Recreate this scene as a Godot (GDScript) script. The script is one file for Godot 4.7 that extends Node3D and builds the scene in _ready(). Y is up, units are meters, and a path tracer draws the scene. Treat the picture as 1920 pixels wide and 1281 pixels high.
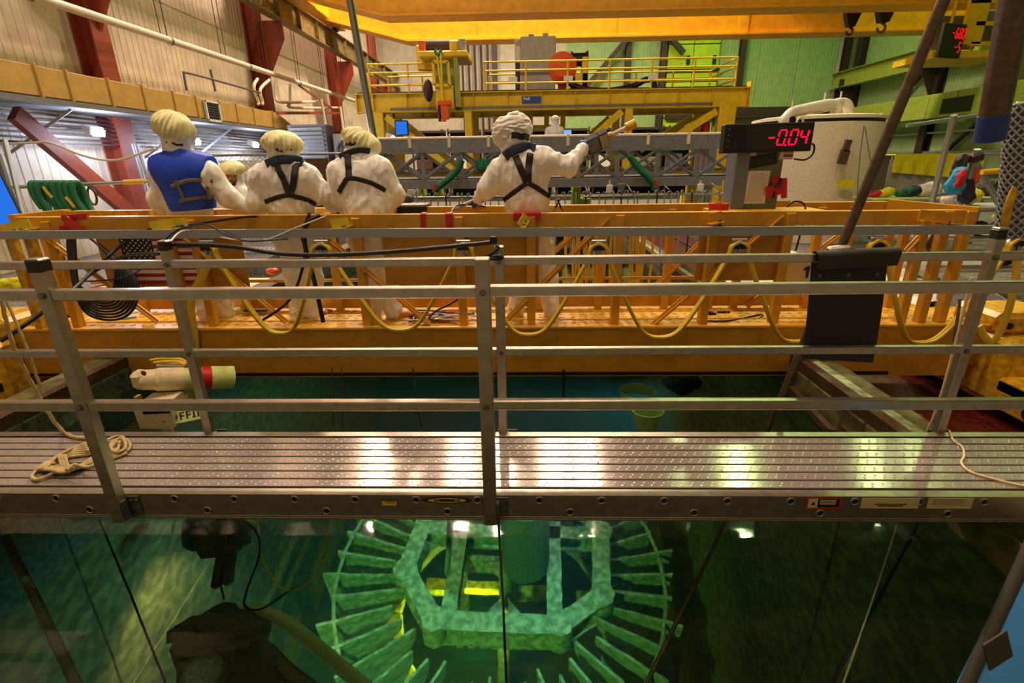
extends Node3D
# A refuelling pool hall: orange walkway bridge with four workers over green water, an aluminium plank in front, cranes behind.

# ---------------------------------------------------------------- mesh collector
class MB:
	var v := PackedVector3Array()
	var n := PackedVector3Array()
	var u := PackedVector2Array()
	var ix := PackedInt32Array()

	func quad(a: Vector3, b: Vector3, c: Vector3, d: Vector3) -> MB:   # counter-clockwise seen from outside
		var nn := (c - a).cross(d - b).normalized()
		var s := v.size()
		v.append_array([a, b, c, d]); n.append_array([nn, nn, nn, nn])
		u.append_array([Vector2(0, 1), Vector2(1, 1), Vector2(1, 0), Vector2(0, 0)])
		ix.append_array([s, s + 2, s + 1, s, s + 3, s + 2])
		return self

	func tri(a: Vector3, b: Vector3, c: Vector3) -> MB:
		var nn := (b - a).cross(c - a).normalized()
		var s := v.size()
		v.append_array([a, b, c]); n.append_array([nn, nn, nn])
		u.append_array([Vector2(0, 1), Vector2(1, 1), Vector2(1, 0)])
		ix.append_array([s, s + 2, s + 1])
		return self

	func obox(c: Vector3, s: Vector3, q := Basis.IDENTITY, bev := 0.0) -> MB:   # a box, its edges chamfered by bev
		var h := s * 0.5
		bev = minf(bev, minf(h.x, minf(h.y, h.z)) * 0.9)
		var ax: Array[Vector3] = [q.x, q.y, q.z]
		var hh: Array[float] = [h.x, h.y, h.z]
		for k in 3:
			var a := (k + 1) % 3
			var b := (k + 2) % 3
			for sg: float in [1.0, -1.0]:
				var o: Vector3 = c + ax[k] * hh[k] * sg
				var ea: Vector3 = ax[a] * (hh[a] - bev)
				var eb: Vector3 = ax[b] * (hh[b] - bev) * sg
				quad(o - ea - eb, o + ea - eb, o + ea + eb, o - ea + eb)
		if bev > 0.0:
			for k in 3:
				var a := (k + 1) % 3
				var b := (k + 2) % 3
				for sa: float in [1.0, -1.0]:
					for sb: float in [1.0, -1.0]:
						var e: Vector3 = ax[k] * (hh[k] - bev)
						var p: Vector3 = c + ax[a] * hh[a] * sa + ax[b] * (hh[b] - bev) * sb
						var r: Vector3 = c + ax[a] * (hh[a] - bev) * sa + ax[b] * hh[b] * sb
						if sa * sb > 0.0: quad(p - e, r - e, r + e, p + e)
						else: quad(r - e, p - e, p + e, r + e)
			for sx: float in [1.0, -1.0]:
				for sy: float in [1.0, -1.0]:
					for sz: float in [1.0, -1.0]:
						var px := c + q * Vector3(h.x * sx, (h.y - bev) * sy, (h.z - bev) * sz)
						var py := c + q * Vector3((h.x - bev) * sx, h.y * sy, (h.z - bev) * sz)
						var pz := c + q * Vector3((h.x - bev) * sx, (h.y - bev) * sy, h.z * sz)
						if sx * sy * sz > 0.0: tri(px, py, pz)
						else: tri(px, pz, py)
		return self

	func lim(a: Vector3, b: Vector3, bev := 0.0) -> MB:                # a box between two opposite corners
		return obox((a + b) * 0.5, (b - a).abs(), Basis.IDENTITY, bev)

	func beam(a: Vector3, b: Vector3, w: float, h: float, up := Vector3.UP, bev := 0.0) -> MB:   # w across, h along up
		return obox((a + b) * 0.5, Vector3(w, h, a.distance_to(b)), aim(b - a, up), bev)

	static func aim(d: Vector3, up := Vector3.UP) -> Basis:
		var z := d.normalized()
		if absf(z.dot(up.normalized())) > 0.999: up = Vector3.BACK if absf(z.z) < 0.9 else Vector3.RIGHT
		var x := up.cross(z).normalized()
		return Basis(x, z.cross(x).normalized(), z)

	func extrude(pr: Array, a: Vector3, b: Vector3, up := Vector3.UP) -> MB:   # a profile (counter-clockwise) run from a to b
		var q := aim(b - a, up)
		var m := pr.size()
		for i in m:
			var p: Vector2 = pr[i]
			var r: Vector2 = pr[(i + 1) % m]
			quad(a + q.x * p.x + q.y * p.y, a + q.x * r.x + q.y * r.y, b + q.x * r.x + q.y * r.y, b + q.x * p.x + q.y * p.y)
		var t := Geometry2D.triangulate_polygon(PackedVector2Array(pr))
		for i in range(0, t.size(), 3):
			var e: Array = [pr[t[i]], pr[t[i + 1]], pr[t[i + 2]]]
			if (e[1] - e[0]).cross(e[2] - e[0]) < 0.0: e = [e[0], e[2], e[1]]
			tri(b + q.x * e[0].x + q.y * e[0].y, b + q.x * e[1].x + q.y * e[1].y, b + q.x * e[2].x + q.y * e[2].y)
			tri(a + q.x * e[0].x + q.y * e[0].y, a + q.x * e[2].x + q.y * e[2].y, a + q.x * e[1].x + q.y * e[1].y)
		return self

	func ibeam(a: Vector3, b: Vector3, w: float, h: float, t := 0.02, up := Vector3.UP) -> MB:
		var x := w * 0.5
		var y := h * 0.5
		var s := t * 0.5
		return extrude([Vector2(-x, -y), Vector2(x, -y), Vector2(x, -y + t), Vector2(s, -y + t), Vector2(s, y - t), Vector2(x, y - t), Vector2(x, y), Vector2(-x, y), Vector2(-x, y - t), Vector2(-s, y - t), Vector2(-s, -y + t), Vector2(-x, -y + t)], a, b, up)

	func tube(pts: Array, r: float, sides := 8, r2 := -1.0, flat := 1.0, upv := Vector3.UP) -> MB:   # flat < 1: a flat strap, thin along upv
		var m := pts.size()
		if r2 < 0.0: r2 = r
		var s := v.size()
		var q := aim(pts[1] - pts[0], upv)
		for i in m:
			var d: Vector3 = (pts[mini(i + 1, m - 1)] - pts[maxi(i - 1, 0)]).normalized()
			if flat < 1.0: q = aim(d, upv)
			else:
				var x := (q.x - d * q.x.dot(d)).normalized()
				q = Basis(x, d.cross(x), d)
			var rr := lerpf(r, r2, float(i) / (m - 1))
			for k in sides:
				var a := TAU * k / sides
				var o := q.x * cos(a) * rr + q.y * sin(a) * rr * flat
				v.append(pts[i] + o)
				n.append((q.x * cos(a) * flat + q.y * sin(a)).normalized())
				u.append(Vector2(float(k) / sides, i * 0.2))
		for i in m - 1:
			for k in sides:
				var a := s + i * sides + k
				var b := s + i * sides + (k + 1) % sides
				ix.append_array([a, b + sides, b, a, a + sides, b + sides])
		for e: int in [0, m - 1]:
			var d: Vector3 = (pts[1] - pts[0]).normalized() * -1.0 if e == 0 else (pts[m - 1] - pts[m - 2]).normalized()
			var c := v.size()
			v.append(pts[e]); n.append(d); u.append(Vector2(0.5, 0.5))
			for k in sides:
				v.append(v[s + e * sides + k]); n.append(d); u.append(Vector2(0.5, 0.5))
			for k in sides:
				if e == 0: ix.append_array([c, c + 1 + k, c + 1 + (k + 1) % sides])
				else: ix.append_array([c, c + 1 + (k + 1) % sides, c + 1 + k])
		return self

	func rope(pts: Array, r: float, lay := 9.0) -> MB:                 # three twisted strands: a lobed section turning along the line
		var at := v.size()
		tube(pts, r, 12)
		var run := 0.0
		for i in pts.size():
			if i > 0: run += pts[i].distance_to(pts[i - 1])
			for k in 12:
				var j := at + i * 12 + k
				v[j] += (v[j] - pts[i]) * 0.22 * (cos(3.0 * (TAU * k / 12 - run / r / lay * TAU / 3.0)) - 0.5)
		return self

	func rod(a: Vector3, b: Vector3, r: float, sides := 8, r2 := -1.0) -> MB:
		return tube([a, b], r, sides, r2)

	func lathe(pr: Array, xf: Transform3D, sides := 16, smooth := false) -> MB:   # profile of (radius, height), bottom to top on the outside
		for i in pr.size() - 1:
			var p: Vector2 = pr[i]
			var r: Vector2 = pr[i + 1]
			var nn := Vector2(r.y - p.y, p.x - r.x).normalized()
			for k in sides:
				var a := TAU * k / sides
				var b := TAU * (k + 1) / sides
				var ca := Vector3(cos(a), 0, -sin(a))
				var cb := Vector3(cos(b), 0, -sin(b))
				var s := v.size()
				v.append_array([xf * (ca * p.x + Vector3.UP * p.y), xf * (cb * p.x + Vector3.UP * p.y), xf * (cb * r.x + Vector3.UP * r.y), xf * (ca * r.x + Vector3.UP * r.y)])
				var na := (xf.basis * (ca * nn.x + Vector3.UP * nn.y)).normalized()
				var nb := (xf.basis * (cb * nn.x + Vector3.UP * nn.y)).normalized()
				n.append_array([na, nb, nb, na])
				u.append_array([Vector2(float(k) / sides, p.y), Vector2(float(k + 1) / sides, p.y), Vector2(float(k + 1) / sides, r.y), Vector2(float(k) / sides, r.y)])
				ix.append_array([s, s + 2, s + 1, s, s + 3, s + 2])
		return self

	func ball(c: Vector3, r: Vector3, q := Basis.IDENTITY, rings := 12, segs := 16, warp: Variant = null) -> MB:
		var s := v.size()
		for i in rings + 1:
			var th := PI * i / rings
			for k in segs:
				var a := TAU * k / segs
				var d := Vector3(sin(th) * cos(a), cos(th), sin(th) * sin(a))
				var f: float = warp.call(d) if warp != null else 1.0
				v.append(c + q * (d * r * f))
				n.append((q * (d / r)).normalized())
				u.append(Vector2(float(k) / segs, float(i) / rings))
		for i in rings:
			for k in segs:
				var a := s + i * segs + k
				var b := s + i * segs + (k + 1) % segs
				ix.append_array([a, b + segs, b, a, a + segs, b + segs])
		if warp != null:
			for i in range(1, rings):
				for k in segs:
					var at := s + i * segs
					var t := v[at + (k + 1) % segs] - v[at + (k + segs - 1) % segs]
					var w := v[at + k + segs] - v[at + k - segs]
					n[at + k] = t.cross(w).normalized()
					if n[at + k].dot(v[at + k] - c) < 0.0: n[at + k] = -n[at + k]
		return self

	func grid(pt: Callable, nu: int, nv: int, thick: float) -> MB:        # a cloth-like sheet with two faces and edges; pt(u, v)
		var s := v.size()
		var P: Array[Vector3] = []
		var N: Array[Vector3] = []
		for i in nu + 1:
			for j in nv + 1:
				P.append(pt.call(float(i) / nu, float(j) / nv))
		for i in nu + 1:
			for j in nv + 1:
				var du := P[mini(i + 1, nu) * (nv + 1) + j] - P[maxi(i - 1, 0) * (nv + 1) + j]
				var dv := P[i * (nv + 1) + mini(j + 1, nv)] - P[i * (nv + 1) + maxi(j - 1, 0)]
				N.append(du.cross(dv).normalized())
		for side in 2:
			for i in P.size():
				v.append(P[i] + N[i] * (thick * 0.5 if side == 0 else -thick * 0.5))
				n.append(N[i] if side == 0 else -N[i])
				u.append(Vector2(float(i / (nv + 1)) / nu, float(i % (nv + 1)) / nv))
		var off := P.size()
		for i in nu:
			for j in nv:
				var a := s + i * (nv + 1) + j
				var b := a + nv + 1
				ix.append_array([a, a + 1, b + 1, a, b + 1, b])
				ix.append_array([a + off, b + off + 1, a + off + 1, a + off, b + off, b + off + 1])
		for i in nu:
			for j: int in [0, nv]:
				var a := s + i * (nv + 1) + j
				var b := a + nv + 1
				quad(v[a], v[b], v[b + off], v[a + off])
		for j in nv:
			for i: int in [0, nu]:
				var a := s + i * (nv + 1) + j
				quad(v[a], v[a + 1], v[a + 1 + off], v[a + off])
		return self

	func slab(pr: Array, xf: Transform3D, t: float) -> MB:                # a flat outline (counter-clockwise, in xf's x and y) of thickness t towards xf's z
		var m := pr.size()
		var f := func(p: Vector2, z: float) -> Vector3: return xf * Vector3(p.x, p.y, z)
		for i in m:
			quad(f.call(pr[i], 0.0), f.call(pr[(i + 1) % m], 0.0), f.call(pr[(i + 1) % m], t), f.call(pr[i], t))
		var g := Geometry2D.triangulate_polygon(PackedVector2Array(pr))
		for i in range(0, g.size(), 3):
			var e: Array = [pr[g[i]], pr[g[i + 1]], pr[g[i + 2]]]
			if (e[1] - e[0]).cross(e[2] - e[0]) < 0.0: e = [e[0], e[2], e[1]]
			tri(f.call(e[0], t), f.call(e[1], t), f.call(e[2], t))
			tri(f.call(e[0], 0.0), f.call(e[2], 0.0), f.call(e[1], 0.0))
		return self

	func mesh(off := Vector3.ZERO) -> ArrayMesh:
		var w := PackedVector3Array()
		w.resize(v.size())
		for i in v.size(): w[i] = v[i] - off
		var a := []
		a.resize(Mesh.ARRAY_MAX)
		a[Mesh.ARRAY_VERTEX] = w; a[Mesh.ARRAY_NORMAL] = n; a[Mesh.ARRAY_TEX_UV] = u; a[Mesh.ARRAY_INDEX] = ix
		var m := ArrayMesh.new()
		m.add_surface_from_arrays(Mesh.PRIMITIVE_TRIANGLES, a)
		return m

	func base() -> Vector3:
		var lo := v[0]
		var hi := v[0]
		for p in v:
			lo = lo.min(p); hi = hi.max(p)
		return Vector3((lo.x + hi.x) * 0.5, lo.y, (lo.z + hi.z) * 0.5)

# ---------------------------------------------------------------- naming and placing
var used := {}
var M := {}
var T := {}
var rng := RandomNumberGenerator.new()

func numbered(called: String, parent: Node) -> String:
	var key := str(parent.get_instance_id()) + called
	var k: int = used.get(key, 0)
	used[key] = k + 1
	return called if k == 0 else "%s_%03d" % [called, k]

func thing(called: String, label: String, category: String, at: Vector3, group := "") -> Node3D:
	var o := Node3D.new()
	o.name = numbered(called, self)
	add_child(o, true)
	o.position = at
	tag(o, label, category, group)
	return o

func tag(o: Node, label: String, category: String, group := "") -> Node:
	o.set_meta("label", label)
	o.set_meta("category", category)
	if group: o.set_meta("group", group)
	return o

func origin_of(p: Node) -> Vector3:
	var o := Vector3.ZERO
	while p is Node3D and p != self:
		o += p.position
		p = p.get_parent()
	return o

func obj(called: String, mb: MB, m: Material, parent: Node = self, smooth_base := true) -> MeshInstance3D:   # mb is in world coordinates
	var o := MeshInstance3D.new()
	o.name = numbered(called, parent)
	var at := Vector3.ZERO
	if parent == self and smooth_base: at = mb.base()
	o.mesh = mb.mesh(at if parent == self else origin_of(parent))
	o.material_override = m
	parent.add_child(o, true)
	if parent == self: o.position = at
	o.cast_shadow = GeometryInstance3D.SHADOW_CASTING_SETTING_ON
	return o

func inst(called: String, mesh: Mesh, m: Material, at: Transform3D, parent: Node) -> MeshInstance3D:   # a shared mesh, placed in the parent's axes
	var o := MeshInstance3D.new()
	o.name = numbered(called, parent)
	o.mesh = mesh
	o.material_override = m
	o.transform = at
	parent.add_child(o, true)
	return o

func struct(called: String, mb: MB, m: Material, parent: Node = self, label := "", category := "") -> MeshInstance3D:
	var o := obj(called, mb, m, parent)
	if parent == self: o.set_meta("kind", "structure")
	if label: o.set_meta("label", label)
	if category: o.set_meta("category", category)
	return o

func copy(src: Node3D, label: String, at: Vector3) -> Node3D:
	var o: Node3D = src.duplicate()
	o.name = numbered(src.name, self)
	add_child(o, true)
	o.position = at
	if label: o.set_meta("label", label)
	return o

func V(x: float, y: float, z: float) -> Vector3: return Vector3(x, y, z)
func V2(x: float, y: float) -> Vector2: return Vector2(x, y)

func curve(p: Array, steps := 6) -> Array:          # a smooth line through the points
	var out := []
	for i in p.size() - 1:
		for k in steps:
			out.append(p[i].cubic_interpolate(p[i + 1], p[maxi(i - 1, 0)], p[mini(i + 2, p.size() - 1)], float(k) / steps))
	out.append(p[-1])
	return out

func text(called: String, words: String, size: float, xf: Transform3D, m: Material, parent: Node, mono := false, bold := false) -> MeshInstance3D:
	var t := TextMesh.new()
	t.text = words
	var f := SystemFont.new()
	f.font_names = PackedStringArray(["Droid Sans Mono" if mono else "Droid Sans"])
	if bold: f.font_weight = 700
	t.font = f
	t.font_size = 32
	t.pixel_size = size / 23.0
	t.depth = size * 0.03
	var o := MeshInstance3D.new()
	o.name = numbered(called, parent)
	o.mesh = t
	o.material_override = m
	parent.add_child(o, true)
	o.transform = Transform3D(xf.basis, xf.origin - origin_of(parent))
	return o

# ---------------------------------------------------------------- materials
func tex(freq: float, lo: float, hi: float, sd: int, octaves := 4, normal := false, side := 512) -> NoiseTexture2D:
	var f := FastNoiseLite.new()
	f.seed = sd
	f.noise_type = FastNoiseLite.TYPE_SIMPLEX_SMOOTH
	f.frequency = freq
	f.fractal_octaves = octaves
	var t := NoiseTexture2D.new()
	t.width = side; t.height = side
	t.seamless = true
	t.noise = f
	if normal:
		t.as_normal_map = true
		t.bump_strength = hi
	else:
		var g := Gradient.new()
		g.set_color(0, Color(lo, lo, lo)); g.set_color(1, Color(hi, hi, hi))
		g.set_offset(0, 0.25); g.set_offset(1, 0.75)
		t.color_ramp = g
	return t

func spots(sd: int, base: Color, dirt: Color, from: float, freq: float) -> NoiseTexture2D:   # patches of another colour with edges
	var t := tex(freq, 0, 1, sd, 5)
	var g := Gradient.new()
	g.offsets = PackedFloat32Array([0.0, from, from + 0.06, 1.0])
	g.colors = PackedColorArray([base, base, dirt, dirt])
	t.color_ramp = g
	return t

func mat(called: String, hex: String, rough: float, metal := 0.0, map := "soft", scale := 1.0, bump := 0.0, bmap := "grain") -> StandardMaterial3D:
	var m := StandardMaterial3D.new()
	m.resource_name = called
	m.albedo_color = Color(hex)
	m.roughness = rough
	m.metallic = metal
	if map:
		m.albedo_texture = T[map]
		m.uv1_triplanar = true
		m.uv1_world_triplanar = true
		m.uv1_scale = Vector3.ONE * scale
	if bump > 0.0:
		m.normal_enabled = true
		m.normal_texture = T[bmap]
		m.normal_scale = bump
		m.uv1_triplanar = true
		m.uv1_world_triplanar = true
		m.uv1_scale = Vector3.ONE * scale
	M[called] = m
	return m

func glow(called: String, hex: String, energy: float) -> StandardMaterial3D:
	var m := StandardMaterial3D.new()
	m.resource_name = called
	m.albedo_color = Color(0.02, 0.02, 0.02)
	m.emission_enabled = true
	m.emission = Color(hex)
	m.emission_energy_multiplier = energy
	M[called] = m
	return m

func make_materials() -> void:
	T.soft = tex(0.012, 0.93, 1.0, 3)
	T.blotch = tex(0.02, 0.78, 1.0, 5, 5)
	T.fine = tex(0.09, 0.86, 1.0, 7)
	T.rough = tex(0.03, 0.66, 1.0, 9, 5)
	T.grain = tex(0.08, 0, 2.0, 11, 4, true)
	T.crumple = tex(0.02, 0, 6.0, 13, 4, true)
	T.wave = tex(0.02, 0, 3.0, 15, 2, true)
	T.rust = spots(17, Color(1, 1, 1), Color(0.62, 0.42, 0.28), 0.66, 0.02)
	T.moss = spots(19, Color(1, 1, 1), Color(0.72, 0.66, 0.44), 0.6, 0.03)
	T.speck = spots(21, Color(1, 1, 1), Color(0.45, 0.42, 0.38), 0.73, 0.06)
	# paint
	mat("bridge_orange", "cf9420", 0.42, 0.0, "soft", 0.8, 0.15)
	mat("deck_yellow", "e2aa28", 0.45, 0.0, "soft", 1.5, 0.2)
	mat("panel_orange", "c28a20", 0.5, 0.0, "soft", 0.7, 0.12)
	mat("crane_yellow", "f2ae12", 0.5, 0.0, "soft", 0.3, 0.1)
	mat("gantry_yellow", "e6c018", 0.45, 0.0, "soft", 0.5)
	mat("truck_yellow", "e0ac1e", 0.4, 0.0, "blotch", 1.0)
	mat("bracket_yellow", "d8c028", 0.42, 0.0, "soft", 1.0)
	mat("red_steel", "8e3a24", 0.5, 0.0, "soft", 0.6)
	mat("red_floor", "5e1c12", 0.35, 0.0, "rough", 0.8)
	mat("dark_steel", "3a2a26", 0.5, 0.2, "soft", 0.5)
	mat("green_beam", "96a03c", 0.5, 0.0, "soft", 0.4)
	mat("rail_beam", "8f7c4a", 0.55, 0.0, "blotch", 0.4)
	mat("duct_tan", "b89048", 0.5, 0.0, "soft", 0.5)
	mat("white_wall", "d6c4ae", 0.6, 0.0, "soft", 0.25)
	mat("green_wall", "8ea86c", 0.6, 0.0, "soft", 0.25)
	mat("grey_wall", "b4ab98", 0.6, 0.0, "soft", 0.25)
	mat("door_green", "a8c81e", 0.5, 0.0, "soft", 0.25)
	mat("truss_grey", "787f88", 0.4, 0.3, "soft", 1.0)
	mat("cabinet_grey", "a5a29a", 0.45, 0.0, "soft", 0.7)
	mat("cabinet_olive", "767650", 0.5, 0.0, "soft", 1.0)
	mat("tank_cream", "e2d8ba", 0.5, 0.0, "speck", 1.0)
	mat("pipe_white", "ded2c4", 0.45, 0.0, "soft", 1.0)
	mat("roof", "6a665c", 0.8, 0.0, "soft", 0.2)
	mat("case_lens", "180306", 0.15, 0.0, "")
	mat("orange_reel", "e65a18", 0.4, 0.0, "soft", 1.0)
	# metal
	mat("aluminium", "c8c0b6", 0.32, 1.0, "soft", 2.0)
	var tr := mat("plank_tread", "b4a8a2", 0.2, 0.6, "")
	tr.anisotropy_enabled = true
	tr.anisotropy = 0.92
	mat("plank_dimple", "b8b0ac", 0.3, 0.8, "")
	mat("plank_channel", "b4aa9a", 0.4, 0.9, "soft", 1.6)
	mat("groove", "191614", 0.7, 0.0, "")
	mat("steel", "a8abb0", 0.3, 1.0, "fine", 2.0)
	mat("dull_steel", "8a8782", 0.45, 0.85, "blotch", 2.0)
	mat("galvanised", "aab0b6", 0.42, 0.7, "fine", 3.0)
	mat("tool_brown", "6e5848", 0.42, 0.5, "blotch", 2.0)
	mat("angle_brown", "6a4e3a", 0.4, 0.3, "rough", 2.0)
	mat("black_iron", "1c1a18", 0.5, 0.3, "fine", 3.0)
	mat("conduit", "606068", 0.5, 0.2, "")
	mat("soffit", "6e6e72", 0.7, 0.0, "soft", 0.5)
	mat("dark_conduit", "3e3e44", 0.5, 0.0, "")
	# plastics, rubber, cloth
	mat("black_rubber", "16130f", 0.62, 0.0, "fine", 3.0, 0.4)
	mat("black_cable", "121114", 0.45, 0.0, "")
	mat("yellow_cable", "d8b62c", 0.45, 0.0, "")
	mat("cable_seam", "5a4612", 0.6, 0.0, "")
	mat("blue_cable", "28365e", 0.5, 0.0, "")
	mat("white_cable", "d8d2c8", 0.5, 0.0, "")
	mat("red_tape", "c01418", 0.4, 0.0, "soft", 3.0)
	mat("blue_tape", "1d3f8c", 0.45, 0.0, "soft", 3.0)
	mat("yellow_tape", "e8c818", 0.45, 0.0, "soft", 3.0)
	mat("black_tape", "141312", 0.4, 0.0, "fine", 4.0, 0.4)
	mat("white_tape", "e4dccf", 0.6, 0.0, "fine", 4.0)
	mat("suit", "f4f0ea", 0.6, 0.0, "soft", 1.4, 0.32, "crumple")
	mat("hood", "f0eae0", 0.65, 0.0, "fine", 5.0, 0.5, "crumple")
	mat("bouffant", "fdf4b8", 0.6, 0.0, "soft", 3.0, 0.6, "crumple")
	mat("vest_blue", "0c46d8", 0.6, 0.0, "soft", 3.0, 0.3, "crumple")
	mat("collar_navy", "33375a", 0.6, 0.0, "soft", 4.0, 0.4)
	mat("webbing", "24211f", 0.7, 0.0, "fine", 8.0, 0.5)
	mat("webbing_grey", "77705f", 0.7, 0.0, "fine", 8.0, 0.5)
	mat("glove_blue", "1c3f94", 0.45, 0.0, "soft", 4.0, 0.3)
	mat("boot_orange", "d07a24", 0.5, 0.0, "soft", 4.0)
	mat("boot_yellow", "d8c03a", 0.5, 0.0, "soft", 4.0)
	mat("skin", "c4876a", 0.55, 0.0, "fine", 6.0)
	mat("beard", "3c2a20", 0.8, 0.0, "fine", 8.0)
	mat("eye_white", "e8e4de", 0.3, 0.0, "")
	mat("iris", "2c1e16", 0.3, 0.0, "")
	mat("lips", "9a5a4a", 0.5, 0.0, "")
	mat("rope", "b8a06c", 0.8, 0.0, "fine", 6.0, 0.6)
	mat("rope_dark", "4a4030", 0.8, 0.0, "fine", 6.0)
	mat("cord_tan", "d8be9a", 0.6, 0.0, "")
	mat("sling_green", "14724a", 0.7, 0.0, "fine", 6.0, 0.6)
	mat("paper", "e2dcd0", 0.7, 0.0, "")
	mat("sticker_yellow", "d8b83c", 0.5, 0.0, "")
	mat("sticker_cream", "cfc08a", 0.5, 0.0, "")
	mat("sticker_red", "b0301a", 0.5, 0.0, "")
	mat("ink", "120f0e", 0.6, 0.0, "")
	mat("ink_white", "e6e2da", 0.5, 0.0, "")
	mat("plate_blue", "1d4a94", 0.4, 0.0, "")
	mat("hoist_cream", "e2cfa4", 0.4, 0.0, "speck", 3.0)
	mat("hoist_green", "c0cc78", 0.5, 0.0, "speck", 2.0)
	mat("sheet_plastic", "a29a90", 0.3, 0.0, "soft", 1.0, 0.8, "crumple")
	mat("sheet_yellow", "dcd414", 0.4, 0.0, "soft", 1.0, 0.8, "crumple")
	mat("case_blue", "3a8cd0", 0.6, 0.0, "soft", 2.0)
	mat("case_dark", "33322c", 0.7, 0.0, "soft", 2.0)
	mat("cloth_cyan", "2496c8", 0.7, 0.0, "soft", 3.0, 0.4)
	mat("cloth_red", "c01c24", 0.7, 0.0, "soft", 3.0)
	mat("cloth_orange", "e2561a", 0.7, 0.0, "soft", 3.0)
	mat("cloth_navy", "20264a", 0.7, 0.0, "soft", 3.0)
	mat("dull_white", "d4d0c4", 0.6, 0.0, "soft", 1.0)
	mat("sheet_cream", "e8d890", 0.5, 0.0, "soft", 1.0)
	mat("sheet_slate", "68727e", 0.5, 0.0, "soft", 1.0)
	# concrete, pool and what is in it
	mat("concrete", "77726a", 0.75, 0.0, "rough", 0.6, 0.4)
	mat("concrete_green", "58604a", 0.7, 0.0, "rough", 0.9, 0.4)
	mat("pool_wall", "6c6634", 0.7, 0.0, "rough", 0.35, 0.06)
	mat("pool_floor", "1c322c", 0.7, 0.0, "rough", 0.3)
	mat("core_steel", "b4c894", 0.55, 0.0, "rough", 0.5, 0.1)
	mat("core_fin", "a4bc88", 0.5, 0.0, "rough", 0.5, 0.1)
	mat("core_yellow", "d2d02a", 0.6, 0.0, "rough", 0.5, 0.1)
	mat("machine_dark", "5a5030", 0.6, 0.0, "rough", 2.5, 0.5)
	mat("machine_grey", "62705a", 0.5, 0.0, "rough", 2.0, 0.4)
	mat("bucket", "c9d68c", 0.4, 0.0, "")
	# light givers
	glow("lamp_warm", "ffe6d0", 60.0)
	glow("lamp_green", "d8ffb4", 60.0)
	glow("lamp_white", "dfe8ff", 14.0)
	glow("lamp_pool", "9fdcff", 10.0)
	glow("led_red", "ff0a32", 1.6)
	glow("led_dim", "ff1010", 1.2)
	glow("screen_blue", "1d78f0", 0.9)
	glow("screen_pale", "8cc4ff", 0.9)
	M.bouffant.backlight_enabled = true
	M.bouffant.backlight = Color(0.3, 0.28, 0.15)
	var w := StandardMaterial3D.new()
	w.resource_name = "water_surface"
	w.albedo_color = Color(0.74, 0.93, 0.80, 0.0)
	w.refraction_enabled = true
	w.refraction_scale = 0.033
	w.roughness = 0.04
	w.metallic_specular = 0.42
	w.normal_enabled = true
	w.normal_texture = T.wave
	w.normal_scale = 0.03
	w.uv1_triplanar = true
	w.uv1_world_triplanar = true
	w.uv1_scale = Vector3(0.5, 0.5, 0.9)
	M.water = w
	var gl := StandardMaterial3D.new()
	gl.resource_name = "spectacle_glass"
	gl.transparency = BaseMaterial3D.TRANSPARENCY_ALPHA
	gl.albedo_color = Color(0.8, 0.9, 1.0, 0.08)
	gl.roughness = 0.05
	M.glass = gl

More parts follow.
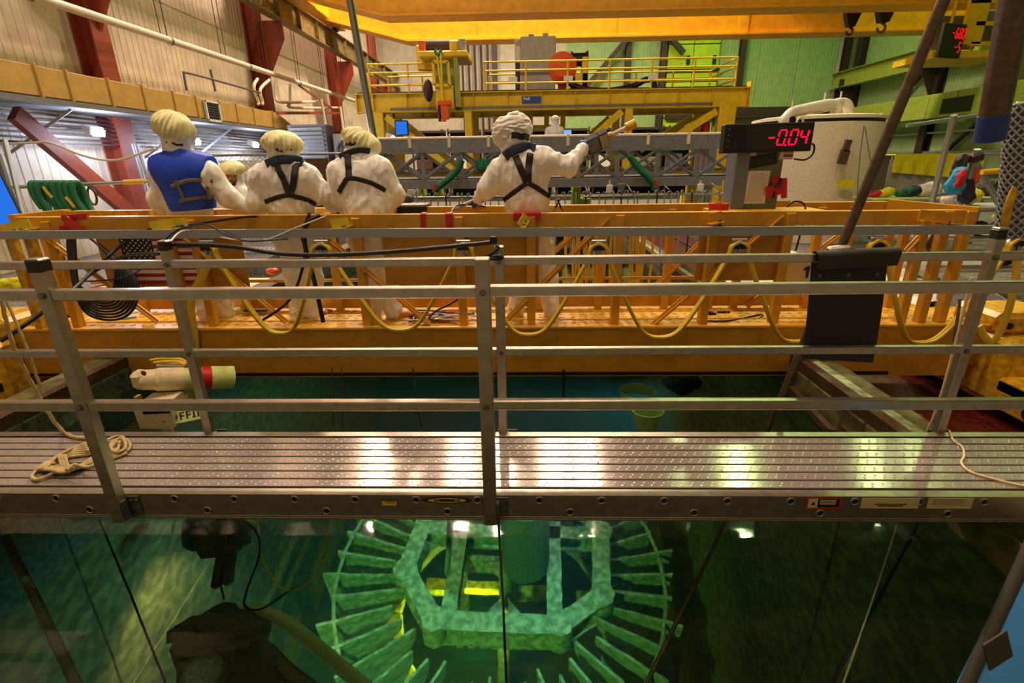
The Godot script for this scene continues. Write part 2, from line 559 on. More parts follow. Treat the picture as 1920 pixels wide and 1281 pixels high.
# ---------------------------------------------------------------- smooth bodies: joined distance field, meshed as surface nets
class Blob:
	var o: Vector3
	var h: float
	var nx: int
	var ny: int
	var nz: int
	var F := PackedFloat32Array()

	func fill(bones: Array, cell: float, k: float, amp := 0.0, clips := [], fold := Vector3(1, 1, 1), sd := 1) -> Blob:
		h = cell
		var lo := Vector3.ONE * 1e6
		var hi := -lo
		var reach := 3.5 / k + cell
		for b: Array in bones:
			var rr: float = maxf(b[2], b[3]) + reach + amp
			for p: Vector3 in [b[0], b[1]]:
				lo = lo.min(p - Vector3.ONE * rr); hi = hi.max(p + Vector3.ONE * rr)
		o = lo
		nx = int((hi.x - lo.x) / h) + 2; ny = int((hi.y - lo.y) / h) + 2; nz = int((hi.z - lo.z) / h) + 2
		F.resize(nx * ny * nz)
		F.fill(0.0)
		for b: Array in bones:
			var a: Vector3 = b[0]
			var ba: Vector3 = b[1] - a
			var bb := maxf(ba.length_squared(), 1e-8)
			var ra: float = b[2]
			var dr: float = b[3] - ra
			var sq: Vector3 = b[4] if b.size() > 4 else Vector3.ONE       # squash of the round cross-section
			var rm: float = maxf(ra, b[3]) / minf(sq.x, minf(sq.y, sq.z)) + reach
			var l := (a.min(b[1]) - Vector3.ONE * rm - o) / h
			var u := (a.max(b[1]) + Vector3.ONE * rm - o) / h
			for z in range(maxi(0, int(l.z)), mini(nz, int(u.z) + 1)):
				for y in range(maxi(0, int(l.y)), mini(ny, int(u.y) + 1)):
					var row := (z * ny + y) * nx
					for x in range(maxi(0, int(l.x)), mini(nx, int(u.x) + 1)):
						var p := o + Vector3(x, y, z) * h - a
						var t := clampf(p.dot(ba) / bb, 0.0, 1.0)
						var d := ((p - ba * t) * sq).length() - ra - dr * t
						if d < reach: F[row + x] += exp(-k * d)
		var fn := FastNoiseLite.new()
		fn.seed = sd
		fn.noise_type = FastNoiseLite.TYPE_SIMPLEX_SMOOTH
		fn.frequency = 1.0
		fn.fractal_octaves = 2
		for z in nz:
			for y in ny:
				for x in nx:
					var i := (z * ny + y) * nx + x
					var s := F[i]
					if s <= 0.0:
						F[i] = reach
						continue
					var f := -log(s) / k
					if amp > 0.0 and absf(f) < amp * 4.0 + h * 2.0:
						var p := (o + Vector3(x, y, z) * h) * fold
						f += amp * (absf(fn.get_noise_3dv(p)) * 2.4 - 0.7)
					for c: Array in clips:
						f = maxf(f, (o + Vector3(x, y, z) * h - c[0]).dot(c[1]))
					F[i] = f
		return self

	func at(p: Vector3) -> float:
		var g := (p - o) / h
		var x := clampi(roundi(g.x), 0, nx - 1)
		var y := clampi(roundi(g.y), 0, ny - 1)
		var z := clampi(roundi(g.z), 0, nz - 1)
		return F[(z * ny + y) * nx + x]

	func snap(p: Vector3, from: Vector3, out := 0.004) -> Vector3:      # the first point of the surface met from «from» towards p and beyond
		var d := (p - from).normalized()
		var q := from
		for i in 400:
			if at(q) < 0.0: return q - d * (h * 0.3 + out)
			q += d * h * 0.4
		return p

	func mesh_into(m: MB) -> MB:
		var id := PackedInt32Array()
		id.resize(F.size())
		id.fill(-1)
		var st := [0, 1, nx, nx + 1, nx * ny, nx * ny + 1, nx * ny + nx, nx * ny + nx + 1]
		var ed := [[0, 1], [2, 3], [4, 5], [6, 7], [0, 2], [1, 3], [4, 6], [5, 7], [0, 4], [1, 5], [2, 6], [3, 7]]
		for z in nz - 1:
			for y in ny - 1:
				for x in nx - 1:
					var i := (z * ny + y) * nx + x
					var f0 := F[i]
					if absf(f0) > h * 4.5: continue
					var neg := 0
					for k in 8:
						if F[i + st[k]] < 0.0: neg += 1
					if neg == 0 or neg == 8: continue
					var sum := Vector3.ZERO
					var c := 0
					for e: Array in ed:
						var a := F[i + st[e[0]]]
						var b := F[i + st[e[1]]]
						if (a < 0.0) != (b < 0.0):
							var t := a / (a - b)
							var pa := Vector3(e[0] & 1, (e[0] >> 1) & 1, e[0] >> 2)
							var pb := Vector3(e[1] & 1, (e[1] >> 1) & 1, e[1] >> 2)
							sum += pa.lerp(pb, t)
							c += 1
					id[i] = m.v.size()
					m.v.append(o + (Vector3(x, y, z) + sum / c) * h)
					var g := Vector3(F[i + 1] - f0 + F[i + st[7]] - F[i + st[6]], F[i + nx] - f0 + F[i + st[7]] - F[i + st[5]], F[i + st[4]] - f0 + F[i + st[7]] - F[i + st[3]])
					m.n.append(g.normalized() if g.length_squared() > 1e-12 else Vector3.UP)
					m.u.append(Vector2.ZERO)
		var step := [1, nx, nx * ny]
		for z in range(1, nz - 1):
			for y in range(1, ny - 1):
				for x in range(1, nx - 1):
					var i := (z * ny + y) * nx + x
					var a := F[i] < 0.0
					for k in 3:
						if a == (F[i + step[k]] < 0.0): continue
						var s: int = step[(k + 1) % 3]
						var t: int = step[(k + 2) % 3]
						var q := [id[i], id[i - s], id[i - s - t], id[i - t]]
						if q.min() < 0: continue
						if a: m.ix.append_array([q[0], q[2], q[1], q[0], q[3], q[2]])
						else: m.ix.append_array([q[0], q[1], q[2], q[0], q[2], q[3]])
		return m

# ---------------------------------------------------------------- people
func hand(parent: Node3D, wrist: Vector3, along: Vector3, back: Vector3, curl: float, thumb: float) -> void:   # five fingers, rooted in a palm; thumb: +1 or -1 side
	var f := along.normalized()
	var b := (back - f * back.dot(f)).normalized()
	var s := f.cross(b).normalized() * thumb
	var w := wrist + f * 0.075
	var bones := [[wrist - f * 0.07, wrist + f * 0.01, 0.037, 0.031], [wrist + f * 0.01 + s * 0.012, w + s * 0.022, 0.024, 0.019], [wrist + f * 0.01, w - s * 0.024, 0.024, 0.018], [wrist, w, 0.025, 0.02]]
	var lens := [0.068, 0.076, 0.071, 0.056]
	for k in 4:
		var root := w + s * (0.030 - 0.020 * k)
		var d: Vector3 = f
		var p: Vector3 = root
		for j in 3:
			var a := curl * (0.75 + 0.12 * k) * (0.6 if j == 0 else 1.0)
			d = d.rotated(b.cross(f).normalized(), a)
			var q: Vector3 = p + d * lens[k] * (0.46 if j == 0 else 0.3 if j == 1 else 0.24)
			bones.append([p, q, 0.0098 - j * 0.0006, 0.0094 - j * 0.0008])
			p = q
	var tb := wrist + f * 0.022 + s * 0.026
	var t1 := tb + (f * 0.6 + s * 0.75 - b * 0.35).normalized() * 0.04
	var t2 := t1 + (f * 0.85 + s * 0.2 - b * (0.3 + curl * 0.4)).normalized() * 0.032
	bones.append([tb, t1, 0.014, 0.012]); bones.append([t1, t2, 0.0115, 0.01])
	obj("glove", Blob.new().fill(bones, 0.0045, 190.0).mesh_into(MB.new()), M.glove_blue, parent)

func shoe(parent: Node3D, heel: Vector3, dir: Vector3, m: Material) -> void:
	var d := Vector3(dir.x, 0, dir.z).normalized()
	var y := Vector3.UP
	obj("shoe_cover", Blob.new().fill([[heel + y * 0.055, heel + d * 0.12 + y * 0.05, 0.055, 0.052], [heel + d * 0.12 + y * 0.045, heel + d * 0.2 + y * 0.04, 0.052, 0.042], [heel + y * 0.06, heel + y * 0.15, 0.056, 0.058]], 0.011, 70.0, 0.004, [[heel + y * 0.004, -y]], Vector3(14, 30, 14)).mesh_into(MB.new()), m, parent)

func face(parent: Node3D, c: Vector3, q: Basis, bearded := false, spectacles := false) -> void:   # q.z points where the face looks
	var e := func(x: float, y: float, z: float) -> Vector3: return c + q * Vector3(x, y, z)
	var bones := [[e.call(0, 0.03, 0.005), e.call(0, 0.03, 0.012), 0.076, 0.076], [e.call(0, -0.04, 0.022), e.call(0, -0.055, 0.03), 0.06, 0.05], [e.call(0, -0.088, 0.06), e.call(0, -0.09, 0.062), 0.026, 0.024], [e.call(0, 0.012, 0.082), e.call(0, -0.024, 0.1), 0.010, 0.015], [e.call(-0.05, 0.03, 0.06), e.call(0.05, 0.03, 0.06), 0.018, 0.018], [e.call(-0.042, -0.02, 0.05), e.call(0.042, -0.02, 0.05), 0.03, 0.03]]
	obj("face", Blob.new().fill(bones, 0.006, 110.0).mesh_into(MB.new()), M.skin, parent)
	for s: float in [-1.0, 1.0]:
		var eye := obj("eye", MB.new().ball(e.call(s * 0.031, 0.01, 0.074), Vector3.ONE * 0.0125, q, 8, 10), M.eye_white, parent)
		obj("iris", MB.new().ball(e.call(s * 0.031, 0.01, 0.0845), Vector3(0.0055, 0.0055, 0.003), q, 6, 8), M.iris, eye)
	obj("mouth", Blob.new().fill([[e.call(-0.02, -0.056, 0.081), e.call(0.02, -0.056, 0.081), 0.0075, 0.0075]], 0.003, 300.0).mesh_into(MB.new()), M.lips, parent)
	if bearded:
		obj("beard", Blob.new().fill([[e.call(0.055, -0.035, 0.045), e.call(0.03, -0.085, 0.06), 0.018, 0.02], [e.call(-0.055, -0.035, 0.045), e.call(-0.03, -0.085, 0.06), 0.018, 0.02], [e.call(-0.03, -0.09, 0.062), e.call(0.03, -0.09, 0.062), 0.02, 0.02], [e.call(-0.022, -0.041, 0.084), e.call(0.022, -0.041, 0.084), 0.008, 0.008]], 0.005, 150.0, 0.002, [], Vector3(90, 90, 90)).mesh_into(MB.new()), M.beard, parent)
	if spectacles:
		var g := MB.new()
		for s: float in [-1.0, 1.0]:
			var ring := []
			for k in 17: ring.append(e.call(s * 0.032 + cos(TAU * k / 16.0) * 0.024, 0.009 + sin(TAU * k / 16.0) * 0.017, 0.1))
			g.tube(ring, 0.0028, 5)
			g.rod(e.call(s * 0.056, 0.012, 0.098), e.call(s * 0.082, 0.012, 0.02), 0.0026, 5)
		g.rod(e.call(-0.009, 0.012, 0.101), e.call(0.009, 0.012, 0.101), 0.0026, 5)
		var sp := obj("spectacles", g, M.ink, parent)
		for s: float in [-1.0, 1.0]:
			obj("lens", MB.new().ball(e.call(s * 0.032, 0.009, 0.1), Vector3(0.023, 0.016, 0.0015), q, 6, 12), M.glass, sp)

func bouffant(parent: Node3D, c: Vector3, q: Basis, r: Vector3, pleats := 22, sag := 0.0) -> void:   # a puffy pleated cap with a gathered edge
	var warp := func(d: Vector3) -> float:
		var a := atan2(d.z, d.x)
		var low := clampf(0.5 - d.y * 0.9, 0.0, 1.0)
		return 1.0 + (0.05 * cos(a * pleats + d.y * 1.5) + 0.045 * cos(a * 7.0 + 1.0 + d.y * 4.0)) * (0.3 + low * 0.9) + 0.02 * sin(d.x * 9.0 + d.z * 7.0) + sag * maxf(0.0, -d.z) - 0.16 * clampf(-d.y - 0.45, 0.0, 0.5)
	obj("head_cover", MB.new().ball(c, r, q, 22, 132, warp), M.bouffant, parent)

func strap(body: Blob, pts: Array, width: float, from_z: float, steps := 8) -> MB:    # webbing laid on the back
	var p := []
	for w: Vector3 in curve(pts, steps):
		p.append(body.snap(w, Vector3(w.x, w.y, from_z), 0.012))
	for i in range(1, p.size() - 1): p[i] = (p[i - 1] + p[i] * 2.0 + p[i + 1]) * 0.25
	return MB.new().tube(p, width * 0.5, 8, -1.0, 0.14, Vector3.BACK)

func head_band(parent: Node3D, c: Vector3, q: Basis, r: float, wide: float, from: float, to: float) -> void:   # a dark band round the back of the hood
	obj("hood_band", MB.new().grid(func(u: float, w: float) -> Vector3:
		var a := lerpf(from, to, u)
		return c + q * Vector3(sin(a) * r, (w - 0.5) * wide + 0.004 * sin(a * 9.0), cos(a) * r), 24, 3, 0.007), M.black_tape, parent)

# J: head, crown (hood top), neck, chest, waist, hips, shoulders sl/sr, elbows el/er, wrists wl/wr, knees kl/kr, ankles al/ar
func person(J: Dictionary, label: String, group := "", fine := 0.0135, chubby := 0.95) -> Array:
	var t := thing("person", label, "person", Vector3((J.al.x + J.ar.x) * 0.5, minf(J.al.y, J.ar.y) - 0.09, (J.al.z + J.ar.z) * 0.5), group)
	var s := chubby
	var hd: Vector3 = J.head
	var sh: Vector3 = J.sr - J.sl
	var sx := sh.normalized()
	var cap := Vector3(1, 1, 1.25)
	var bones := [
		[J.chest - sx * 0.085 * s, J.chest + sx * 0.085 * s, 0.155 * s, 0.155 * s, cap], [J.chest, J.waist, 0.175 * s, 0.165 * s, cap], [J.waist - sx * 0.05, J.waist + sx * 0.05, 0.15 * s, 0.15 * s, cap],
		[J.waist, J.hips, 0.165 * s, 0.175 * s, cap], [J.hips - sx * 0.07, J.hips + sx * 0.07, 0.14 * s, 0.14 * s],
		[J.sl.lerp(J.neck, 0.75), J.sl, 0.085, 0.092], [J.sr.lerp(J.neck, 0.75), J.sr, 0.085, 0.092],
		[J.sl, J.el, 0.094 * s, 0.076], [J.el, J.wl, 0.076, 0.052], [J.sr, J.er, 0.094 * s, 0.076], [J.er, J.wr, 0.076, 0.052],
		[J.hips - sx * 0.09, J.kl, 0.128 * s, 0.092], [J.kl, J.al, 0.09, 0.078], [J.hips + sx * 0.09, J.kr, 0.128 * s, 0.092], [J.kr, J.ar, 0.09, 0.078],
		[J.neck - Vector3.UP * 0.05, J.neck + Vector3.UP * 0.02, 0.085, 0.078], [J.neck, hd - Vector3.UP * 0.02, 0.078, 0.09], [hd, hd + (J.crown - hd) * 0.45, 0.112, 0.105]]
	var b := Blob.new().fill(bones, fine, 36.0, 0.0125, [], Vector3(8.0, 3.4, 6.0), int(absf(J.head.x) * 100.0) + 3)
	obj("body", b.mesh_into(MB.new()), M.suit, t)
	return [t, b]

# ---------------------------------------------------------------- the scene
func _ready() -> void:
	rng.seed = 7
	var cam := Camera3D.new()
	cam.name = "camera"
	add_child(cam)
	cam.position = Vector3(0, 1.53, 0)
	cam.rotation_degrees = Vector3(-19.609, 1.682, -0.826)
	cam.fov = 68.187
	cam.near = 0.05
	cam.far = 120.0
	cam.current = true
	var env := Environment.new()
	env.background_mode = Environment.BG_COLOR
	env.background_color = Color(0.01, 0.01, 0.012)
	env.tonemap_mode = Environment.TONE_MAPPER_LINEAR
	env.tonemap_exposure = 1.0
	env.sdfgi_enabled = true
	env.ssao_enabled = true
	env.ssil_enabled = true
	env.volumetric_fog_enabled = true
	env.volumetric_fog_density = 0.0
	var we := WorldEnvironment.new()
	we.name = "world"
	we.environment = env
	add_child(we)
	make_materials()
	lights()
	setting()
	cranes()
	far_things()
	bridge()
	people()
	plank()
	pool_things()

# a lamp with its own light: high-bay reflectors hung from the roof
func high_bay(at: Vector3, colour: String, energy: float, glowing: String, label: String) -> void:
	var t := thing("high_bay_lamp", label, "lamp", at, "high bay lamps under the roof")
	obj("reflector", MB.new().lathe([V2(0.43, 0), V2(0.42, 0.02), V2(0.18, 0.36), V2(0.12, 0.4), V2(0.12, 0.62), V2(0.02, 0.64)], Transform3D(Basis.IDENTITY, at), 20), M.galvanised, t)
	obj("lens", MB.new().lathe([V2(0.0, 0.025), V2(0.4, 0.03), V2(0.4, 0.045), V2(0.0, 0.05)], Transform3D(Basis.IDENTITY, at), 20), M[glowing], t)
	obj("hanger", MB.new().rod(at + Vector3.UP * 0.62, Vector3(at.x, 18.0, at.z), 0.015, 6), M.conduit, t)
	var l := SpotLight3D.new()
	l.name = "lamp_light"
	l.position = Vector3(0, -0.02, 0)
	l.rotation_degrees = Vector3(-90, 0, 0)
	l.spot_angle = 78.0
	l.spot_angle_attenuation = 0.5
	l.spot_range = 60.0
	l.spot_attenuation = 2.0
	l.light_color = Color(colour)
	l.light_energy = energy
	l.light_size = 0.38
	l.shadow_enabled = true
	t.add_child(l)

func lights() -> void:
	var warm := "ffe2c4"
	var green := "d0ff98"
	var hung := ["first", "second", "third", "fourth", "fifth"]
	var spot := [V(-8.25, 16.1, -22.5), V(-3.57, 16.15, -22.5), V(-1.39, 16.4, -22.5), V(1.52, 16.7, -22.5), V(3.27, 16.8, -22.5)]
	for k in 5:
		high_bay(spot[k], warm, 180.0, "lamp_warm", "%s warm high bay lamp from the left wall, hung above the yellow crane girders" % hung[k])
	high_bay(V(-7.3, 16.1, -26.8), warm, 70.0, "lamp_warm", "warm high bay lamp beyond the rear crane girder on the left")
	high_bay(V(11.66, 17.2, -22.5), green, 120.0, "lamp_green", "greenish high bay lamp above the crane cab, nearest the middle")
	high_bay(V(18.3, 15.5, -22.5), green, 28.0, "lamp_green", "greenish high bay lamp right of the crane cab")
	high_bay(V(20.6, 15.5, -22.5), green, 12.0, "lamp_green", "greenish high bay lamp close to the right wall")
	high_bay(V(-4.5, 16.0, -3.5), warm, 125.0, "lamp_warm", "warm high bay lamp above the left pool edge")
	high_bay(V(1.5, 16.0, -3.2), warm, 60.0, "lamp_warm", "warm high bay lamp above the walkway bridge")
	high_bay(V(9.5, 16.0, -5.0), "ffe8b0", 24.0, "lamp_warm", "dim warm high bay lamp above the cream tank")
	high_bay(V(0.0, 16.0, 3.5), "ffcf70", 14.0, "lamp_warm", "dim yellow high bay lamp behind the viewer")
	high_bay(V(11.0, 16.0, -33.0), green, 38.0, "lamp_green", "greenish high bay lamp near the bright green door")

# ribbed sheet for walls: w wide, tall, its ribs proud towards +z
func sheet(w: float, tall: float) -> ArrayMesh:
	var m := MB.new()
	var n := int(w / 0.2)
	var p := w / n
	for i in n:
		var x := -w * 0.5 + i * p
		m.quad(V(x, 0, 0.01), V(x + p * 0.62, 0, 0.01), V(x + p * 0.62, tall, 0.01), V(x, tall, 0.01))
		m.quad(V(x + p * 0.62, 0, 0.01), V(x + p * 0.7, 0, 0.02), V(x + p * 0.7, tall, 0.02), V(x + p * 0.62, tall, 0.01))
		m.quad(V(x + p * 0.7, 0, 0.02), V(x + p * 0.9, 0, 0.02), V(x + p * 0.9, tall, 0.02), V(x + p * 0.7, tall, 0.02))
		m.quad(V(x + p * 0.9, 0, 0.02), V(x + p, 0, 0.01), V(x + p, tall, 0.01), V(x + p * 0.9, tall, 0.02))
	m.quad(V(-w * 0.5, 0, 0), V(-w * 0.5, 0, 0.01), V(-w * 0.5, tall, 0.01), V(-w * 0.5, tall, 0))
	m.quad(V(w * 0.5, 0, 0.01), V(w * 0.5, 0, 0), V(w * 0.5, tall, 0), V(w * 0.5, tall, 0.01))
	return m.mesh()

func setting() -> void:
	# roof, walls, floor
	struct("ceiling", MB.new().lim(V(-10.3, 18, 6), V(22.3, 18.4, -38.6)), M.roof)
	var wl := struct("wall_left", MB.new().lim(V(-10.0, -1.0, 6), V(-9.7, 18, -38.3)), M.white_wall)
	var wr := struct("wall_right", MB.new().lim(V(21.6, -1.0, 6), V(21.9, 18, -38.3)), M.green_wall)
	var wb := struct("wall_back", MB.new().lim(V(-10.0, -1.0, -38.0), V(21.9, 18, -38.3)), M.grey_wall)
	struct("wall_front", MB.new().lim(V(-10.0, -1.0, 6.0), V(21.9, 18, 6.3)), M.grey_wall)
	var low := sheet(2.5, 6.0)
	var high := sheet(2.5, 12.2)
	var qz := Basis(Vector3.UP, PI / 2)
	for i in 12:                                                   # sheets stand on a girt, the upper ones lapped over the lower
		for k in 2:
			var y := -0.35 if k == 0 else 5.65
			inst("siding_panel", low if k == 0 else high, M.white_wall, Transform3D(qz, V(-9.69 + k * 0.012, y, -8.6 - i * 2.515) - wl.position), wl)
			inst("siding_panel", low if k == 0 else high, M.green_wall, Transform3D(Basis(Vector3.UP, -PI / 2), V(21.59 - k * 0.012, y, -8.6 - i * 2.515) - wr.position), wr)
			inst("siding_panel", low if k == 0 else high, M.grey_wall if i < 5 else M.green_wall, Transform3D(Basis.IDENTITY, V(-8.6 + i * 2.53, y, -37.99 + k * 0.012) - wb.position), wb)
	# operating floor round the pool, with sunk rail trenches either side
	struct("floor", MB.new().lim(V(-9.7, -1.2, 6), V(-5.4, -0.30, -38)), M.concrete)
	struct("floor_right", MB.new().lim(V(4.9, -1.2, 6), V(21.6, -0.30, -38)), M.concrete)
	struct("floor_far", MB.new().lim(V(-5.4, -1.2, -18), V(4.9, -0.30, -38)), M.concrete)
	struct("floor_near", MB.new().lim(V(-5.4, -1.2, -0.75), V(4.9, -0.16, 6)), M.concrete)
	struct("floor_trench_left", MB.new().lim(V(-5.4, -1.2, -0.75), V(-4.06, -0.66, -18)), M.red_floor)
	struct("floor_trench_right", MB.new().lim(V(2.72, -1.2, -0.75), V(4.9, -0.66, -18)), M.red_floor)
	for s: Array in [[-4.06, -3.76, "left"], [2.41, 2.72, "right"]]:
		var w := struct("wall_pool_" + s[2], MB.new().lim(V(s[0], -9.6, -0.75), V(s[1], -0.16, -18)), M.pool_wall)
		var e: float = -3.76 if s[2] == "left" else 2.41
		var d := -1.0 if s[2] == "left" else 1.0
		struct("curb_angle", MB.new().lim(V(e - d * 0.008, -0.23, -0.76), V(e + d * 0.075, -0.148, -17.9)), M.angle_brown, w)
		if s[2] == "right":
			struct("curb_strip", MB.new().lim(V(2.5, -0.17, -1.0), V(2.575, -0.152, -12)), M.core_steel, w)
		# liner plates below the curb, joints recessed
		for i in 7:
			for k in 4:
				var z0 := -0.8 - i * 2.45
				var y0 := -0.25 - k * 2.26
				struct("liner_plate", MB.new().lim(V(e - d * 0.012, y0, z0), V(e + d * 0.01, y0 - 2.24, z0 - 2.43), 0.008), M.concrete_green if k == 0 and s[2] == "left" else M.pool_wall, w)
	struct("wall_pool_far", MB.new().lim(V(-4.06, -9.6, -18), V(2.72, -0.16, -18.4)), M.pool_wall)
	struct("wall_pool_near", MB.new().lim(V(-4.06, -9.6, -0.75), V(2.72, -0.16, -0.4)), M.pool_wall)
	struct("floor_pool", MB.new().lim(V(-4.06, -9.6, -0.4), V(2.72, -9.3, -18.4)), M.pool_floor)
	var wm := MB.new()
	for i in 8: wm.quad(V(-3.748, -0.46, -0.75 - i * 2.15), V(2.398, -0.46, -0.75 - i * 2.15), V(2.398, -0.46, -2.9 - i * 2.15), V(-3.748, -0.46, -2.9 - i * 2.15))
	var ws := obj("water_surface", wm, M.water)
	ws.set_meta("kind", "stuff")
	tag(ws, "still green pool water reflecting lamps and the bridge girder", "water")
	var fog := FogVolume.new()
	fog.name = "pool_water"
	fog.size = V(6.1, 8.7, 17.1)
	fog.position = V(-0.675, -4.88, -9.35)
	var fm := FogMaterial.new()
	fm.resource_name = "murky_water"
	fm.density = 0.03
	fm.albedo = Color(0.02, 0.5, 0.52)
	fog.material = fm
	fog.set_meta("kind", "stuff")
	tag(fog, "blue green body of water filling the deep pool", "water")
	add_child(fog)
	left_wall()
	right_wall()
	back_wall()

func column(x: float, z: float, dir: float, called: String, m: Material) -> void:     # tapered frame column, wider at the top, with a knee to the crane rail
	var o := struct(called, MB.new().extrude([V2(-0.25, 0), V2(0.25, 0), V2(0.25, 0.03), V2(0.03, 0.03), V2(0.03, 0.4), V2(0.25, 0.4), V2(0.25, 0.43), V2(-0.25, 0.43), V2(-0.25, 0.4), V2(-0.03, 0.4), V2(-0.03, 0.03), V2(-0.25, 0.03)], V(x, -0.3, z), V(x, 18.0, z), Vector3(dir, 0, 0)), m)
	struct("knee_bracket", MB.new().slab([V2(0.42, 4.3), V2(1.25, 5.7), V2(1.25, 6.25), V2(0.42, 6.25)], Transform3D(Basis(Vector3(dir, 0, 0), Vector3.UP, Vector3(0, 0, dir)), V(x, 0, z - 0.04 * dir)), 0.08), m, o)
	struct("stiffener", MB.new().lim(V(x + dir * 0.05, 3.1, z - 0.24), V(x + dir * 0.42, 3.16, z + 0.24)), m, o)

func left_wall() -> void:
	for z: float in [-4.9, -12.4, -20.0, -27.6, -35.2]:
		column(-9.66, z, 1.0, "pillar_left", M.red_steel)
	# diagonal brace in front of the siding
	var br := MB.new().beam(V(-9.0, 2.46, -9.5), V(-9.0, -0.3, -12.5), 0.12, 0.3, V(0, 1, -1))
	br.beam(V(-8.93, 2.46, -9.5), V(-8.93, -0.3, -12.5), 0.3, 0.025, Vector3.RIGHT)
	tag(obj("diagonal_brace", br, M.red_steel), "dark red diagonal steel brace behind the green slings", "brace")
	# crane runway with a catwalk along the wall
	var cr := struct("beam_runway_left", MB.new().ibeam(V(-8.6, 6.7, 5), V(-8.6, 6.7, -37.9), 0.35, 0.8, 0.03), M.rail_beam)
	struct("crane_rail", MB.new().lim(V(-8.64, 7.1, 5), V(-8.56, 7.2, -37.9)), M.dark_steel, cr)
	for i in 18: struct("web_stiffener", MB.new().lim(V(-8.58, 6.34, -6 - i * 1.75), V(-8.43, 7.06, -6.02 - i * 1.75)), M.rail_beam, cr)
	# tan duct made of folded sections with raised flanges
	var dt := thing("air_duct", "long tan sheet metal air duct with raised seams along the left wall", "duct", V(-9.0, 2.72, -13))
	var zs := [-6.0, -8.8, -9.75, -10.4, -11.4, -12.4, -13.45, -14.35, -15.4, -16.3, -17.3, -18.6]
	for i in zs.size() - 1:
		obj("duct_section", MB.new().lim(V(-9.4, 2.74, zs[i]), V(-8.6, 3.24, zs[i + 1] + 0.02), 0.012), M.duct_tan, dt)
		obj("seam_flange", MB.new().lim(V(-9.42, 2.72, zs[i + 1] + 0.035), V(-8.57, 3.27, zs[i + 1] - 0.02), 0.006), M.duct_tan, dt)
	obj("duct_end", MB.new().slab([V2(0, 0), V2(1.6, 0), V2(1.6, 0.12), V2(0.35, 0.5), V2(0, 0.5)], Transform3D(Basis(Vector3(0, 0, -1), Vector3.UP, Vector3.RIGHT), V(-9.4, 2.74, -18.6)), 0.8), M.duct_tan, dt)
	for z: Array in [[-14.62, -15.3], [-8.2, -8.75]]:
		var g := obj("vent_frame", MB.new().lim(V(-8.6, 2.68, z[0]), V(-8.52, 3.2, z[0] - 0.05)).lim(V(-8.6, 2.68, z[1] + 0.05), V(-8.52, 3.2, z[1])).lim(V(-8.6, 2.68, z[0]), V(-8.52, 2.73, z[1])).lim(V(-8.6, 3.15, z[0]), V(-8.52, 3.2, z[1])), M.dull_white, dt)
		var gm := MB.new()
		for k in 7: gm.lim(V(-8.58, 2.74 + k * 0.062, z[0]), V(-8.54, 2.752 + k * 0.062, z[1]))
		for k in 6: gm.lim(V(-8.57, 2.7, z[0] - 0.06 - k * 0.105), V(-8.545, 3.18, z[0] - 0.072 - k * 0.105))
		obj("grille", gm, M.conduit, g)
		obj("vent_back", MB.new().lim(V(-8.6, 2.7, z[0]), V(-8.59, 3.18, z[1])), M.angle_brown, g)
	# mezzanine soffit under the duct, and what runs below it
	struct("ceiling_mezzanine", MB.new().lim(V(-9.68, 2.62, -5), V(-8.55, 2.72, -20.5)), M.soffit)
	for i in 7:
		tag(obj("conduit_run", MB.new().rod(V(-9.5 + i * 0.03, 2.55 - i * 0.09, -5), V(-9.5 + i * 0.03, 2.5 - i * 0.085, -20), 0.02, 6), M.dark_conduit), "%s dark conduit of seven running under the tan duct" % ["topmost", "second highest", "third highest", "middle", "third lowest", "second lowest", "lowest"][i], "conduit", "conduits under the tan duct")
	for z: float in [-9.6, -13.2, -15.2]:
		tag(obj("strut_brace", MB.new().beam(V(-8.62, 2.58, z - 0.7), V(-9.5, 1.75, z), 0.05, 0.05), M.galvanised), "pale strut propping the duct off the left wall, the %s of three" % ["nearest", "middle", "farthest"][[-9.6, -13.2, -15.2].find(z)], "strut", "struts under the tan duct")
	# insulated pipe high on the wall
	var pipe := thing("insulated_pipe", "long insulated white pipe running along the left wall above the duct", "pipe", V(-8.8, 4.4, -20))
	obj("pipe_run", MB.new().rod(V(-8.8, 4.4, -5), V(-8.8, 4.62, -30), 0.085, 12), M.pipe_white, pipe)
	for i in 6:
		obj("clamp", MB.new().lathe([V2(0.1, -0.03), V2(0.1, 0.03)], Transform3D(Basis(Vector3.RIGHT, -PI / 2), V(-8.8, 4.41 + i * 0.03, -6.5 - i * 3.8)), 12), M.dull_steel, pipe)
		for s: float in [-0.12, 0.12]: obj("hanger_rod", MB.new().rod(V(-8.8, 4.5, -13.9 - i * 2.6 + s), V(-8.8, 6.4, -13.9 - i * 2.6 + s), 0.012, 5), M.angle_brown, pipe)
	for k in 4:
		var a := [Vector3(-8.8, 4.216, -18.36), Vector3(-8.8, 4.299, -19.2), Vector3(-8.7, 4.335, -19.475), Vector3(-8.7, 4.35, -20.629)]
		var bq := [Vector3(-8.8, 3.935, -18.014), Vector3(-8.8, 3.907, -18.424), Vector3(-8.7, 3.807, -19.282), Vector3(-8.7, 3.753, -20.41)]
		var c := [Vector3(-8.8, 3.523, -18.142), Vector3(-8.8, 3.554, -18.44), Vector3(-8.6, 3.628, -19.533), Vector3(-8.6, 3.532, -20.374)]
		var e := [Vector3(-8.8, 3.424, -18.105), Vector3(-8.8, 3.453, -18.403), Vector3(-8.6, 4.031, -23.147), Vector3(-8.6, 3.991, -25.385)]
		tag(obj("branch_pipe", MB.new().tube(curve([a[k], bq[k], c[k], e[k]], 5), 0.05, 8), M.pipe_white), "white branch pipe dropping from the long wall pipe, number %s from the left" % ["one", "two", "three", "four"][k], "pipe")
